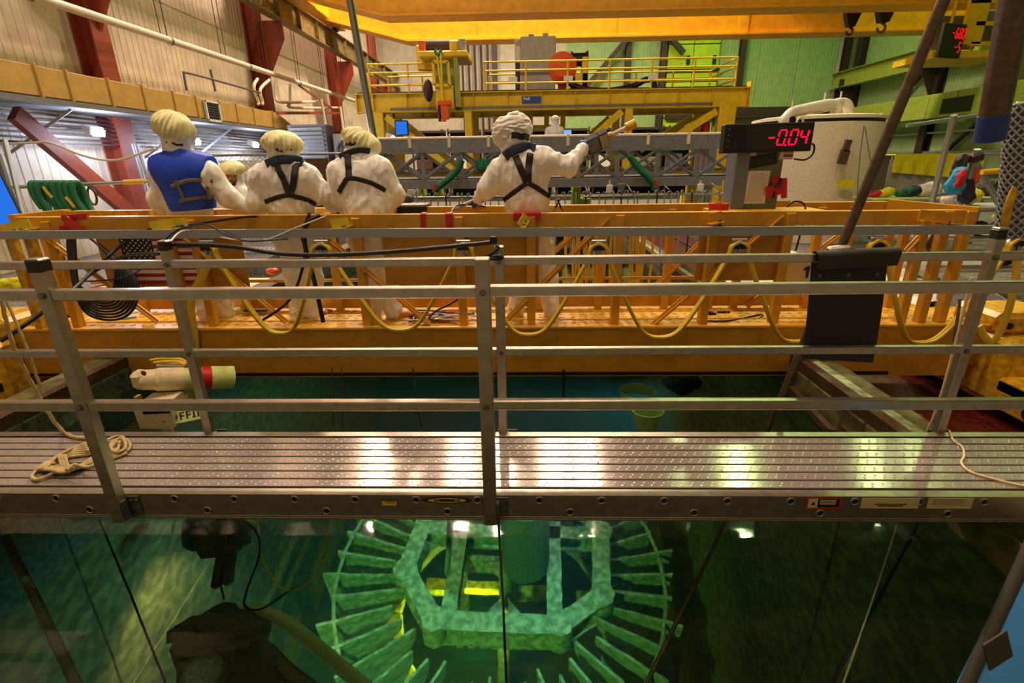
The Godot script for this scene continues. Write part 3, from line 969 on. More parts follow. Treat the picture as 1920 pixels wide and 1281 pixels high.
	for k in 2:
		tag(obj("riser_pipe", MB.new().rod([Vector3(-8.3, 4.038, -22.488), Vector3(-8.3, 3.97, -24.731)][k], [Vector3(-8.3, 2.239, -22.714), Vector3(-8.3, 2.524, -24.837)][k], 0.055, 8), M.pipe_white), ["white riser pipe crossing the round fan, the left of two", "white riser pipe beside the round fan, the right of two"][k], "pipe")
	tag(obj("pipe_shelf", MB.new().beam(Vector3(-8.4, 3.196, -18.538), Vector3(-8.4, 3.737, -25.073), 0.08, 0.1).beam(Vector3(-8.5, 4.347, -20.909), Vector3(-8.5, 3.831, -24.361), 0.06, 0.06), M.red_steel), "red steel bracket carrying the white pipes over the louvred box", "bracket")
	# handrail stub and hook bar above the duct
	tag(obj("roof_handrail", MB.new().tube(curve([Vector3(-8.7, 3.368, -14.194), Vector3(-8.7, 3.74, -14.222), Vector3(-8.7, 3.802, -14.396), Vector3(-8.7, 3.8, -16.062), Vector3(-8.7, 3.78, -18.179)], 4), 0.03, 7).rod(Vector3(-8.7, 4.053, -15.472), Vector3(-8.7, 3.5, -15.525), 0.03, 7), M.conduit), "thin grey pipe handrail on top of the tan duct", "handrail")
	# louvred air unit and fan
	var lv := thing("louvred_unit", "grey louvred air handling box at the end of the tan duct", "air unit", V(-8.2, 1.4, -19.4))
	obj("casing", MB.new().lim(V(-8.3, 1.5, -18.9), V(-6.95, 2.85, -19.8), 0.02), M.conduit, lv)
	for i in 9:
		obj("slat", MB.new().beam(V(-8.2, 1.62 + i * 0.135, -18.84), V(-7.05, 1.62 + i * 0.135, -18.84), 0.02, 0.1, V(0, 0.6, 0.8)), M.cabinet_grey, lv)
	for e in 4: obj("stand_leg", MB.new().lim(V(-8.25 + (e % 2) * 1.2, -0.3, -18.95 - (e / 2) * 0.75), V(-8.18 + (e % 2) * 1.2, 1.52, -19.02 - (e / 2) * 0.75)), M.galvanised, lv)
	var fn := thing("wall_fan", "grey box fan with a dark round opening right of the louvred box", "fan", V(-6.4, 1.5, -19.3))
	obj("fan_case", MB.new().lim(V(-6.85, 1.4, -19.2), V(-5.75, 2.55, -19.7), 0.02), M.cabinet_grey, fn)
	obj("fan_ring", MB.new().lathe([V2(0.46, 0), V2(0.46, 0.05), V2(0.4, 0.05), V2(0.4, 0.0)], Transform3D(Basis(Vector3.RIGHT, PI / 2), V(-6.3, 1.95, -19.19)), 20), M.conduit, fn)
	obj("fan_throat", MB.new().lathe([V2(0.0, 0.005), V2(0.4, 0.01)], Transform3D(Basis(Vector3.RIGHT, PI / 2), V(-6.3, 1.95, -19.195)), 20), M.black_iron, fn)
	for e in 2: obj("stand_leg", MB.new().lim(V(-6.8 + e * 0.95, -0.3, -19.3), V(-6.72 + e * 0.95, 1.42, -19.6)), M.galvanised, fn)
	for k in 5:
		obj("fan_blade", MB.new().obox(V(-6.3, 1.95, -19.17) + Basis(Vector3.BACK, TAU * k / 5) * V(0, 0.2, 0), V(0.16, 0.32, 0.01), Basis(Vector3.BACK, TAU * k / 5) * Basis(Vector3.UP, 0.4)), M.conduit, fn)
	# work lights under the mezzanine, each a glowing face with its lamp
	var wn := ["bright white work light on the wall above the green slings", "white work light glaring beside the first worker's yellow cap", "white work light over the chain link cage", "small white work light under the blue screen"]
	var wp := [Vector3(-8.9, 2.225, -11.124), Vector3(-8.9, 2.153, -14.428), Vector3(-8.9, 2.164, -17.63), Vector3(-4.574, 2.37, -18.6)]
	for k in 4:
		var p: Vector3 = wp[k]
		var t := thing("work_light", wn[k], "lamp", p)
		obj("housing", MB.new().obox(p + V(-0.07, 0.05, 0), V(0.2, 0.16, 0.36), Basis(Vector3.BACK, -0.3), 0.02), M.dull_white, t)
		obj("lens", MB.new().obox(p + V(0.045, -0.02, 0), V(0.015, 0.13, 0.32), Basis(Vector3.BACK, -0.3)), M.lamp_white, t)
		if k < 3: obj("wall_arm", MB.new().rod(p + V(-0.1, 0.06, 0), V(-9.67, p.y + 0.06, p.z), 0.02, 6), M.galvanised, t)
		if k < 3:
			var l := OmniLight3D.new()
			l.name = "lamp_light"
			l.position = V(0.16, -0.1, 0)
			l.light_color = Color("d4e2ff")
			l.light_energy = 4.5
			l.light_size = 0.14
			l.omni_range = 30.0
			l.omni_attenuation = 2.0
			l.shadow_enabled = true
			t.add_child(l)
	# chain link cage
	var cage := thing("chain_link_panel", "galvanised chain link fence panel behind the worker who faces us", "fence", Vector3(-6.065, 0.62, -11))
	var f0: Vector3 = Vector3(-6.564, 0.626, -11)
	var f1: Vector3 = Vector3(-5.286, 1.737, -11)
	var w := f1.x - f0.x
	var hgt := f1.y + 0.3
	var o := V(f0.x, -0.3, -11.0)
	obj("post", MB.new().rod(o, o + V(0, hgt, 0), 0.03, 8), M.galvanised, cage)
	obj("post", MB.new().rod(o + V(w, 0, 0), o + V(w, hgt, 0), 0.03, 8), M.galvanised, cage)
	obj("top_rail", MB.new().rod(o + V(-0.2, hgt, 0), o + V(w + 2.0, hgt, 0), 0.025, 8), M.galvanised, cage)
	var wires := MB.new()
	var nw := int((w + hgt) / 0.1)
	for i in nw:
		var a := i * 0.1
		var p0 := V2(maxf(0, a - hgt), minf(a, hgt))
		var p1 := V2(minf(a, w), maxf(0, a - w))
		wires.rod(o + V(p0.x, p0.y, 0), o + V(p1.x, p1.y, 0), 0.004, 4)
		wires.rod(o + V(w - p0.x, p0.y, 0.008), o + V(w - p1.x, p1.y, 0.008), 0.004, 4)
	var mesh_part := obj("wire_mesh", wires, M.galvanised, cage)
	mesh_part.set_meta("kind", "stuff")
	var screen := obj("windbreak_sheet", MB.new().lim(o + V(0.03, 0.1, -0.3), o + V(w - 0.3, hgt - 0.1, -0.33)), M.dull_white)
	tag(screen, "pale sheet hung behind the chain link panel", "sheet")
	tag(obj("dark_cage_panel", MB.new().lim(Vector3(-4.63, 0.649, -10.5) + V(0, -0.8, 0), Vector3(-3.898, 1.642, -10.5) + V(0, 0, -0.05)), M.angle_brown), "brown mesh door leaning between the second and third workers", "panel")
	# thin white hose swagged along the wall, and the barrier tube that carries the slings
	tag(obj("swagged_hose", MB.new().tube(curve([Vector3(-8.929, 1.933, -9), Vector3(-8.367, 1.942, -9), Vector3(-8.043, 1.938, -9), Vector3(-7.508, 1.718, -9), Vector3(-6.968, 1.65, -9), Vector3(-6.271, 1.828, -9)], 6), 0.02, 6), M.white_cable), "white hose swagged across the red brace on the left wall", "hose")
	tag(obj("guard_tube", MB.new().rod(Vector3(-6.703, 1.305, -6.6), Vector3(-5.186, 1.343, -7.2), 0.024, 10), M.galvanised), "grey scaffold tube holding the green slings", "tube")
	tag(obj("scaffold_standard", MB.new().rod(Vector3(-6.273, 1.864, -6.4), Vector3(-5.965, 0.941, -6), 0.026, 10), M.galvanised), "upright grey scaffold tube left of the green slings", "tube")
	tag(obj("scaffold_ladder_beam", MB.new().beam(Vector3(-6.245, 1.692, -6.2), Vector3(-6.054, 0.911, -6), 0.1, 0.04, Vector3.BACK), M.conduit), "grey channel post at the left edge beside the blue screen", "post")
	tag(obj("column_conduit", MB.new().rod(Vector3(-9.05, 2.035, -12.268), Vector3(-9.05, 0.569, -12.388), 0.04, 8).rod(Vector3(-9.05, 2.04, -12.44), Vector3(-9.05, 0.556, -12.534), 0.03, 8), M.galvanised), "pair of pale conduits strapped to the red column by the first worker", "conduit")
	tag(obj("striped_sleeve", MB.new().tube([Vector3(-5.45, 1.338, -7.05), Vector3(-5.24, 1.346, -7.15)], 0.034, 10), M.sticker_yellow), "yellow taped sleeve on the scaffold tube beside the first worker", "sleeve")
	# green round slings over the tube
	for k in 7:
		var x: float = [66, 78, 96, 108, 122, 134, 146][k]
		var y: float = [392, 402, 402, 398, 405, 398, 402][k]
		var y0: float = 351 - (x - 5) * 0.03
		var a: Vector3 = Vector3(-6.414, 1.308, -6.75)
		var step: float = 0.55 / 80.0
		var top := a + V((x - 66) * step, 0.02 - (x - 66) * 0.0001, 0)
		var drop := (y - y0) * 0.0069
		var lean: float = [0.03, 0.07, 0.09, 0.04, 0.05, 0.06, 0.07][k]
		tag(obj("round_sling", MB.new().tube(curve([top + V(0.02 + lean, -drop, 0.05), top + V(0.0, -drop * 0.5, 0.06), top + V(-0.01, 0.0, 0.05), top + V(0.0, 0.03, 0), top + V(0.02, 0, -0.05), top + V(0.04, -drop * 0.55, -0.06), top + V(0.06 + lean, -drop * 1.02, 0.0), top + V(0.02 + lean, -drop, 0.05)], 5), 0.034, 8), M.sling_green), "%s of the green round slings draped over the grey tube" % ["leftmost", "second from left", "third from left", "middle one", "third from right", "second from right", "rightmost"][k], "sling", "green slings on the tube")
	for k in 2:
		var c: Vector3 = [Vector3(-6.181, 1.243, -6.66), Vector3(-5.922, 1.12, -6.66)][k]
		tag(obj("sling_tag", MB.new().beam(c + V(-0.03, 0.06, 0.02), c + V(0.05, -0.07, 0.02), 0.035, 0.008, Vector3.BACK), M.sticker_yellow), ["yellow tag on the left green sling", "yellow tag on the lower green sling"][k], "tag")
	var ring := []
	for k in 21: ring.append(Vector3(-5.814, 1.17, -6.9) + V(cos(TAU * k / 20) * 0.055, sin(TAU * k / 20) * 0.11, 0))
	tag(obj("lifting_link", MB.new().tube(ring, 0.014, 8), M.angle_brown), "rusty oblong lifting link hooked on the grey tube", "link")
	# blue screen at the left edge
	var mon := thing("monitor", "bright blue monitor cut by the left edge of the picture", "monitor", Vector3(-5.697, 1.003, -5.4))
	var mq := Basis(Vector3.BACK, 0.18) * Basis(Vector3.UP, 0.2)
	obj("bezel", MB.new().obox(Vector3(-5.638, 1.25, -5.42), V(0.36, 0.66, 0.05), mq, 0.01), M.cloth_navy, mon)
	obj("screen", MB.new().obox(Vector3(-5.598, 1.262, -5.38), V(0.3, 0.6, 0.012), mq), M.screen_blue, mon)

func right_wall() -> void:
	for z: float in [-14.4, -22.0, -29.6, -36.8]:
		column(21.56, z, -1.0, "pillar_right", M.dark_steel)
	struct("beam_runway_right", MB.new().ibeam(V(20.6, 6.25, 5), V(20.6, 6.25, -37.9), 0.5, 0.95, 0.04), M.green_beam)
	for k in 3:
		var z := -15.5 - k * 7.6
		tag(obj("wall_brace", MB.new().beam(V(21.3, 5.7, z), V(21.3, 1.0, z - 5.6), 0.14, 0.14), M.dark_steel), "dark diagonal brace on the green right wall, the %s of three" % ["nearest", "middle", "farthest"][k], "brace", "braces on the right wall")
	# green duct with seams and a dark opening
	var d := thing("green_duct", "yellow green duct with an open dark hatch along the right wall", "duct", V(20.3, 3.3, -25))
	for i in 14:
		obj("duct_section", MB.new().lim(V(19.9, 3.25, -12.2 - i * 1.75), V(20.7, 4.35, -13.9 - i * 1.75), 0.02), M.green_beam, d)
	obj("hatch", MB.new().lim(V(19.88, 3.4, -25.2), V(19.92, 4.05, -27.0)), M.black_iron, d)
	for k in 3:
		tag(obj("wall_girt", MB.new().lim(V(21.2, 0.7 + k * 0.95, -9), V(21.55, 0.8 + k * 0.95, -37.5), 0.01), M.galvanised), ["lowest grey girt on the right wall", "middle grey girt on the right wall", "top grey girt on the right wall under the green duct"][k], "girt")

func back_wall() -> void:
	for x: float in [-2.0, 6.8, 9.1, 14.2, 20.9]:
		struct("pillar_back", MB.new().ibeam(V(x, -0.3, -37.7), V(x, 18, -37.7), 0.35, 0.4, 0.03), M.dark_steel)
	for k in 2:
		tag(obj("back_brace", MB.new().beam([V(3.0, 5.0, -37.3), V(8.6, 9.6, -37.3)][k], [V(6.9, 9.2, -37.3), V(10.3, 8.0, -37.3)][k], 0.3, 0.3), M.dark_steel), ["dark diagonal brace behind the grey cabinet", "dark brace at the top left of the bright green door"][k], "brace")
	struct("beam_back", MB.new().lim(V(9.5, 4.1, -37.9), V(21.5, 4.75, -37.4)), M.dark_steel)
	# tall bright green door of panels
	var dr := struct("door_1", MB.new().lim(V(9.35, -0.3, -37.95), V(12.75, 11.0, -37.75)), M.black_iron)
	for i in 2:
		for k in 5:
			struct("door_panel", MB.new().lim(V(9.4 + i * 1.68, -0.2 + k * 2.2, -37.8), V(11.05 + i * 1.68, 1.95 + k * 2.2, -37.68), 0.03), M.door_green, dr)
		struct("door_hook", MB.new().lim(V(10.6 + i * 1.7, 7.4, -37.7), V(10.8 + i * 1.7, 7.9, -37.5), 0.02), M.black_iron, dr)
	struct("door_track", MB.new().lim(V(9.3, 7.0, -37.66), V(12.8, 7.12, -37.5)), M.black_iron, dr)
	for i in 5:
		tag(obj("back_conduit", MB.new().rod(V(-4.1 + i * 0.42, -0.3, -37.3), V(-4.1 + i * 0.42, 13, -37.3), 0.07, 6), M.dark_steel), "dark vertical pipe on the back wall behind the hoist, the %s of five" % ["leftmost", "second", "middle", "fourth", "rightmost"][i], "pipe", "dark pipes on the back wall")
	for i in 8:
		var x := -6.4 + i * 2.05
		var rk := thing("storage_rack", "%s dark storage rack from the left along the far wall behind the gantry" % ["first", "second", "third", "fourth", "fifth", "sixth", "seventh", "eighth"][i], "rack", V(x + 0.9, -0.3, -31), "racks along the far wall")
		for e in 4: obj("upright", MB.new().lim(V(x + (e % 2) * 1.72, -0.3, -30.4 - (e / 2) * 1.1), V(x + 0.08 + (e % 2) * 1.72, 3.3, -30.48 - (e / 2) * 1.1)), M.dark_steel, rk)
		for e in 4: obj("shelf", MB.new().lim(V(x, 0.1 + e * 1.0, -30.35), V(x + 1.8, 0.16 + e * 1.0, -31.6)), M.dark_steel, rk)
		obj("back_panel", MB.new().lim(V(x, -0.3, -31.55), V(x + 1.8, 3.3, -31.6)), M.case_dark, rk)
		for e in 3: tag(obj("storage_bin", MB.new().lim(V(x + 0.2, 0.165 + e, -30.5), V(x + 0.9 + 0.2 * ((i + e) % 4), 0.6 + e + 0.1 * ((i * 2 + e) % 4), -31.4), 0.03), [M.cabinet_olive, M.conduit, M.angle_brown, M.dull_white][(i + e * 2) % 4]), "dull bin on a dark rack along the far wall", "bin", "bins on the racks along the far wall")

# a seven-segment figure of bars, drawn in the given frame (origin at its lower left), slanted
func digit(m: MB, ch: String, xf: Transform3D, w: float, h: float, th: float) -> void:
	var seg := {"0": "abcdef", "4": "bcfg", "6": "acdefg", "8": "abcdefg", "5": "acdfg", "-": "g", ".": "p"}
	var sl := 0.16
	var P := func(x: float, y: float) -> Vector3: return xf * Vector3(x * w + y * h * sl, y * h, 0)
	var e := 0.06
	for c: String in seg[ch]:
		var a: Vector3
		var b: Vector3
		match c:
			"a": a = P.call(e, 1); b = P.call(1 - e, 1)
			"b": a = P.call(1, 1 - e); b = P.call(1, 0.5 + e)
			"c": a = P.call(1, 0.5 - e); b = P.call(1, e)
			"d": a = P.call(e, 0); b = P.call(1 - e, 0)
			"e": a = P.call(0, 0.5 - e); b = P.call(0, e)
			"f": a = P.call(0, 1 - e); b = P.call(0, 0.5 + e)
			"g": a = P.call(e, 0.5); b = P.call(1 - e, 0.5)
			"p": a = P.call(0.2, -0.03); b = P.call(0.55, -0.03)
		m.beam(a, b, th, 0.006, xf.basis.z)

func cranes() -> void:
	# overhead travelling crane: two box girders on end trucks
	var oc := thing("overhead_crane", "orange yellow overhead crane with two box girders spanning the top of the hall", "crane", V(6, 6.5, -23))
	var outline := [V2(-8.45, 7.35), V2(-5.0, 6.5), V2(17.2, 6.5), V2(20.4, 7.35), V2(20.4, 8.6), V2(-8.45, 8.6)]
	for z: float in [-21.0, -25.0]:
		var g := obj("girder", MB.new().slab(outline, Transform3D(Basis.IDENTITY, V(0, 0, z - 0.35)), 0.7), M.crane_yellow, oc)
		var fl := MB.new()
		for k in 3: fl.beam(V(outline[k].x, outline[k].y - 0.03, z), V(outline[k + 1].x, outline[k + 1].y - 0.03, z), 1.0, 0.06)
		fl.lim(V(-8.45, 8.6, z - 0.5), V(20.4, 8.68, z + 0.5))
		obj("flange", fl, M.crane_yellow, g)
		var st := MB.new()
		for k in 4: st.lim(V(-2.0 + k * 5.5, 6.52, z + 0.345), V(-1.6 + k * 5.5, 8.6, z + 0.37))
		obj("stiffener_plate", st, M.crane_yellow, g)
	for x: float in [-8.6, 20.6]:
		var e := obj("end_truck", MB.new().lim(V(x - 0.3, 7.35, -19.2), V(x + 0.3, 8.1, -26.8), 0.04), M.crane_yellow, oc)
		for z: float in [-19.8, -26.2]: obj("wheel", MB.new().lathe([V2(0, -0.09), V2(0.24, -0.09), V2(0.24, 0.09), V2(0, 0.09)], Transform3D(Basis(Vector3.BACK, PI / 2), V(x, 7.44, z)), 18), M.dark_steel, e)
	var wk := MB.new()
	for z: float in [-19.2, -20.6, -22.0]: wk.rod(V(-8.1, 7.0, z), V(-8.1, 8.3, z), 0.04, 6)
	for y: float in [7.0, 7.6, 8.3]: wk.rod(V(-8.1, y, -17.8), V(-8.1, y, -22.0), 0.04, 6)
	wk.lim(V(-8.3, 6.95, -17.8), V(-7.7, 7.0, -22.0))
	obj("end_walkway_rail", wk, M.crane_yellow, oc)
	obj("motor", MB.new().lathe([V2(0, 0), V2(0.28, 0), V2(0.28, 0.7), V2(0, 0.7)], Transform3D(Basis(Vector3.RIGHT, PI / 2), V(-8.2, 7.6, -20.2)), 14), M.orange_reel, oc)
	var tr := obj("trolley", MB.new().lim(V(9.8, 8.7, -20.6), V(13.2, 9.3, -25.4), 0.05), M.crane_yellow, oc)
	obj("drum", MB.new().lathe([V2(0, -0.9), V2(0.4, -0.9), V2(0.4, 0.9), V2(0, 0.9)], Transform3D(Basis(Vector3.BACK, PI / 2), V(11.5, 9.4, -23)), 18), M.dark_steel, tr)
	# crane cab with its red figures
	var cab := obj("cab", MB.new().lim(Vector3(14.876, 6.392, -20), Vector3(15.527, 5.104, -20) + V(0, 0, -0.14)).lim(Vector3(15.223, 5.173, -20), Vector3(16.73, 5.05, -20) + V(0, 0, -0.14)).lim(Vector3(14.867, 6.423, -20), Vector3(16.338, 6.302, -20) + V(0, 0, -0.14)).lim(Vector3(15.228, 5.771, -20), Vector3(16.541, 5.652, -20) + V(0, 0, -0.14)).lim(Vector3(16.066, 6.781, -21.6), Vector3(16.731, 5.39, -21.6) + V(0, 0, -0.1)).lim(Vector3(14.014, 4.907, -20), Vector3(16.841, 4.695, -20) + V(0, 0, -2.0)), M.gantry_yellow, oc)
	obj("cab_window", MB.new().lim(Vector3(15.531, 6.098, -20.1), Vector3(16.614, 5.704, -20.1) + V(0, 0, -0.04)), M.sheet_slate, cab)
	obj("cab_wall", MB.new().lim(Vector3(15.759, 5.768, -20.6), Vector3(17.19, 5.287, -20.6) + V(0, 0, -0.1)).lim(Vector3(15.17, 6.349, -21.8), Vector3(16.741, 5.254, -21.8) + V(0, 0, -0.1)), M.cabinet_olive, cab)
	for k in 4: obj("cab_hanger", MB.new().rod(Vector3(14.75, 4.918, -20.5) + V(k * 0.9, 0, 0), Vector3(14.75, 4.918, -20.5) + V(k * 0.9, 3.2, 0), 0.05, 6), M.gantry_yellow, cab)
	var bq := Basis(Vector3.UP, 0.35)
	var bc: Vector3 = Vector3(14.233, 5.129, -19.6)
	var bd := obj("load_display", MB.new().obox(bc, V(1.05, 1.0, 0.12), bq, 0.02), M.black_iron, oc)
	var lm := MB.new()
	var w0 := ["-680", "-5"]
	for r in 2:
		for i in w0[r].length(): digit(lm, w0[r][i], Transform3D(bq, bc + bq * V([-0.12, 0.13][r] + i * 0.165, [0.08, -0.32][r], 0.068)), 0.1, 0.28, 0.035)
	obj("figures", lm, M.led_dim, bd)
	# crane hooks below the girders
	for k in 2:
		var p: Vector3 = [Vector3(12.428, 6.601, -22.5), Vector3(13.606, 6.821, -22.5)][k]
		var s: float = [1.0, 1.25][k]
		var hk := thing("crane_hook", ["smaller black hook block hanging under the crane, left of two", "larger dark hook block with a rusty hook, right of two"][k], "hook", p + V(0, -0.5, 0))
		obj("block", MB.new().slab([V2(-0.12, -0.4), V2(0.12, -0.4), V2(0.28, 0.05), V2(0.26, 0.3), V2(0.1, 0.45), V2(-0.14, 0.45), V2(-0.28, 0.25), V2(-0.28, 0.0)], Transform3D(Basis.IDENTITY.scaled(Vector3.ONE * s), p + V(0, 0, -0.12)), 0.24), M.black_iron, hk)
		var c := []
		for i in 13: c.append(p + V(sin(i * 0.4) * 0.12 * s, -0.42 * s - 0.12 * s + cos(i * 0.4) * 0.12 * s, 0))
		obj("hook", MB.new().tube(c, 0.04 * s, 8), M.dark_steel if k == 0 else M.dull_steel, hk)
		for x: float in [-0.12, 0.12]: obj("wire_rope", MB.new().rod(p + V(x, 0.3, 0), p + V(x, 8.7 - p.y, 0), 0.025, 5), M.dark_steel, hk)

	# yellow gantry crane over the far end of the pool
	var ga := thing("gantry_crane", "yellow gantry crane with railings and legs beyond the grey truss", "crane", V(0.9, -0.3, -20))
	for z: float in [-19.0, -21.6]:
		var b := obj("bridge_beam", MB.new().ibeam(V(-5.75, 3.48, z), V(7.5, 3.48, z), 0.3, 0.6, 0.03), M.gantry_yellow, ga)
		for i in 12: obj("web_stiffener", MB.new().lim(V(-5.2 + i * 1.15, 3.22, z + 0.01), V(-5.18 + i * 1.15, 3.74, z + 0.13)), M.gantry_yellow, b)
		obj("end_plate", MB.new().lim(V(-5.78, 3.16, z - 0.16), V(-5.74, 3.8, z + 0.16)).lim(V(7.5, 3.16, z - 0.16), V(7.54, 3.95, z + 0.16)), M.gantry_yellow, b)
	obj("cable_track", MB.new().lim(V(-4.6, 3.24, -18.86), V(6.3, 3.32, -18.8)), M.dull_steel, ga)
	obj("deck", MB.new().lim(V(-5.7, 3.78, -18.9), V(7.4, 3.82, -21.7)), M.dark_steel, ga)
	for z: float in [-18.9, -21.5]:
		for r: Array in [[-5.25, -2.6], [-1.35, 7.0]]:
			var n := 2 if r[0] < -3.0 else 6
			for i in n + 1:
				var x := lerpf(r[0], r[1], float(i) / n)
				obj("railing_post", MB.new().rod(V(x, 3.8, z), V(x, 4.66, z), 0.035, 7), M.gantry_yellow, ga)
			for y: float in [4.02, 4.4, 4.66]:
				obj("railing_bar", MB.new().rod(V(r[0], y, z), V(r[1], y, z), 0.03, 7), M.gantry_yellow, ga)
	for x: float in [-5.25, 7.0]:
		for y: float in [4.02, 4.4, 4.66]: obj("railing_bar", MB.new().rod(V(x, y, -18.9), V(x, y, -21.5), 0.03, 7), M.gantry_yellow, ga)
	for x: float in [-5.15, 6.85]:
		for z: float in [-19.0, -21.6]:
			obj("leg", MB.new().lim(V(x - 0.28, -0.3, z - 0.2), V(x + 0.28, 3.2, z + 0.2), 0.03), M.gantry_yellow, ga)
		obj("leg_sill", MB.new().lim(V(x - 0.35, -0.3, -18.4), V(x + 0.35, 0.2, -22.2), 0.03), M.gantry_yellow, ga)
	for z: float in [-19.0, -21.6]:
		for s: Array in [[-4.8, 3.05, -2.6, 1.3], [6.5, 3.05, 4.6, 1.9], [1.9, 1.9, 3.3, 3.1]]:
			obj("diagonal", MB.new().beam(V(s[0], s[1], z), V(s[2], s[3], z), 0.22, 0.22), M.gantry_yellow, ga)
		for x: float in [-1.95, 3.55]: obj("hanger_post", MB.new().lim(V(x - 0.13, 1.0, z - 0.13), V(x + 0.13, 3.2, z + 0.13), 0.02), M.gantry_yellow, ga)
		obj("walkway_beam", MB.new().lim(V(-5.0, 0.98, z - 0.1), V(7.0, 1.2, z + 0.1), 0.02), M.gantry_yellow, ga)
	obj("walkway_deck", MB.new().lim(V(-5.0, 1.18, -18.2), V(7.0, 1.22, -21.7)), M.dark_steel, ga)
	for k in 4: obj("mast_post", MB.new().lim(V(-0.5 + k * 0.62, 1.2, -21.0), V(-0.32 + k * 0.62, 3.2, -21.2)), M.gantry_yellow, ga)
	for y: float in [1.9, 2.7]: obj("mast_rung", MB.new().lim(V(-0.5, y, -21.02), V(1.5, y + 0.14, -21.15)), M.gantry_yellow, ga)
	var np := obj("name_plate", MB.new().lim(V(-0.1, 3.4, -18.98), V(0.58, 3.62, -18.95)), M.plate_blue, ga)
	text("lettering", "PaR", 0.09, Transform3D(Basis.IDENTITY, V(0.06, 3.54, -18.94)), M.ink_white, np, false, true)
	for k in 4: obj("caution_tag", MB.new().lim(V(-4.1, 4.05, -18.85) + V([0.0, 3.55, 5.4, 8.2][k], 0, 0), V(-3.8, 4.2, -18.82) + V([0.0, 3.55, 5.4, 8.2][k], 0, 0)), M.paper, ga)
	# hoist tower on the gantry
	var ho := thing("hoist_tower", "yellow hoist tower with a rope drum on the left half of the gantry", "hoist", Vector3(-2.738, 3.291, -18.4))
	obj("drum_deck", MB.new().lim(Vector3(-3.45, 4.947, -18.4), Vector3(-1.837, 4.751, -18.4) + V(0, 0, -1.6), 0.04), M.gantry_yellow, ho)
	obj("drum", MB.new().lathe([V2(0, -0.42), V2(0.2, -0.42), V2(0.2, 0.42), V2(0, 0.42)], Transform3D(Basis(Vector3.BACK, PI / 2), Vector3(-2.845, 5.151, -18.9)), 16), M.dark_steel, ho)
	obj("drum_bracket", MB.new().lim(Vector3(-3.428, 5.267, -18.5), Vector3(-3.227, 4.946, -18.5) + V(0, 0, -0.8), 0.03), M.orange_reel, ho)
	obj("gearbox", MB.new().lim(Vector3(-2.428, 5.264, -18.5), Vector3(-2.135, 4.926, -18.5) + V(0, 0, -0.7), 0.05), M.gantry_yellow, ho)
	obj("motor", MB.new().lathe([V2(0, 0), V2(0.12, 0), V2(0.12, 0.3), V2(0, 0.34)], Transform3D(Basis.IDENTITY, Vector3(-2.023, 4.973, -18.6)), 12), M.cabinet_grey, ho)
	obj("tower_skin", MB.new().lim(Vector3(-3.697, 5.308, -19.4), Vector3(-3.149, 4.542, -19.4) + V(0, 0, -0.5), 0.03), M.gantry_yellow, ho)
	var fr := MB.new()
	for p: Array in [[Vector3(-2.955, 4.601, -18.3), Vector3(-2.947, 3.92, -18.3)], [Vector3(-2.472, 4.593, -18.3), Vector3(-2.457, 3.912, -18.3)], [Vector3(-2.955, 4.601, -18.3), Vector3(-2.472, 4.593, -18.3)], [Vector3(-2.947, 3.92, -18.3), Vector3(-2.457, 3.912, -18.3)]]: fr.beam(p[0], p[1], 0.09, 0.09)
	obj("mast_frame", fr, M.gantry_yellow, ho)
	obj("mast_back", MB.new().lim(Vector3(-3.027, 4.81, -18.8), Vector3(-2.185, 3.939, -18.8) + V(0, 0, -0.1)).lim(Vector3(-2.305, 4.729, -18.4), Vector3(-2.168, 3.282, -18.4) + V(0, 0, -0.4)), M.green_beam, ho)
	obj("mast_foot", MB.new().lim(Vector3(-2.938, 3.927, -18.35), Vector3(-2.344, 3.199, -18.35) + V(0, 0, -0.5), 0.03), M.gantry_yellow, ho)
	obj("counterweight", MB.new().ball(Vector3(-3.186, 3.779, -18.4), V(0.16, 0.34, 0.16), Basis.IDENTITY, 8, 12), M.dark_steel, ho)
	var rp := thing("hoist_hook", "orange chain hoist body hanging on yellow ropes from the tower", "hoist", Vector3(-2.67, 2.805, -18))
	for k in 2: obj("rope", MB.new().rod([Vector3(-2.788, 4.805, -18.1), Vector3(-2.669, 4.803, -18.1)][k], Vector3(-2.669, 3.41, -18), 0.03, 6), M.gantry_yellow, rp)
	obj("rope_anchor", MB.new().lim(Vector3(-2.855, 4.822, -18.1), Vector3(-2.597, 4.862, -18.1) + V(0, 0, -0.5)), M.gantry_yellow, rp)
	obj("sling", MB.new().tube(curve([Vector3(-2.841, 4.905, -18.15), Vector3(-2.756, 4.76, -18.1), Vector3(-2.654, 4.902, -18.15)], 4), 0.06, 6), M.sling_green, rp)
	obj("hoist_body", MB.new().lim(Vector3(-2.858, 3.445, -18), Vector3(-2.398, 3.28, -18) + V(0, 0, -0.25), 0.03), M.orange_reel, rp)
	for k in 2: obj("hook_arm", MB.new().beam([Vector3(-2.704, 3.28, -17.95), Vector3(-2.582, 3.278, -17.95)][k], [Vector3(-2.645, 2.801, -17.95), Vector3(-2.536, 2.864, -17.95)][k], 0.12, 0.12), M.orange_reel, rp)
	obj("load_chain", MB.new().rod(Vector3(-2.783, 3.276, -17.9), Vector3(-2.777, 2.8, -17.9), 0.05, 6), M.dark_steel, rp)
	# cabinet and reels on the gantry deck
	var cb := thing("control_cabinet", "tall grey control cabinet standing on the gantry deck", "cabinet", Vector3(0.461, 3.899, -20.2))
	obj("body", MB.new().lim(Vector3(-0.141, 5.658, -20.2), Vector3(1.095, 3.888, -20.2) + V(0, 0, -0.8), 0.03), M.cabinet_grey, cb)
	obj("door_seam", MB.new().lim(Vector3(-0.15, 4.542, -20.18), Vector3(1.085, 4.452, -20.18) + V(0, 0, -0.02)), M.conduit, cb)
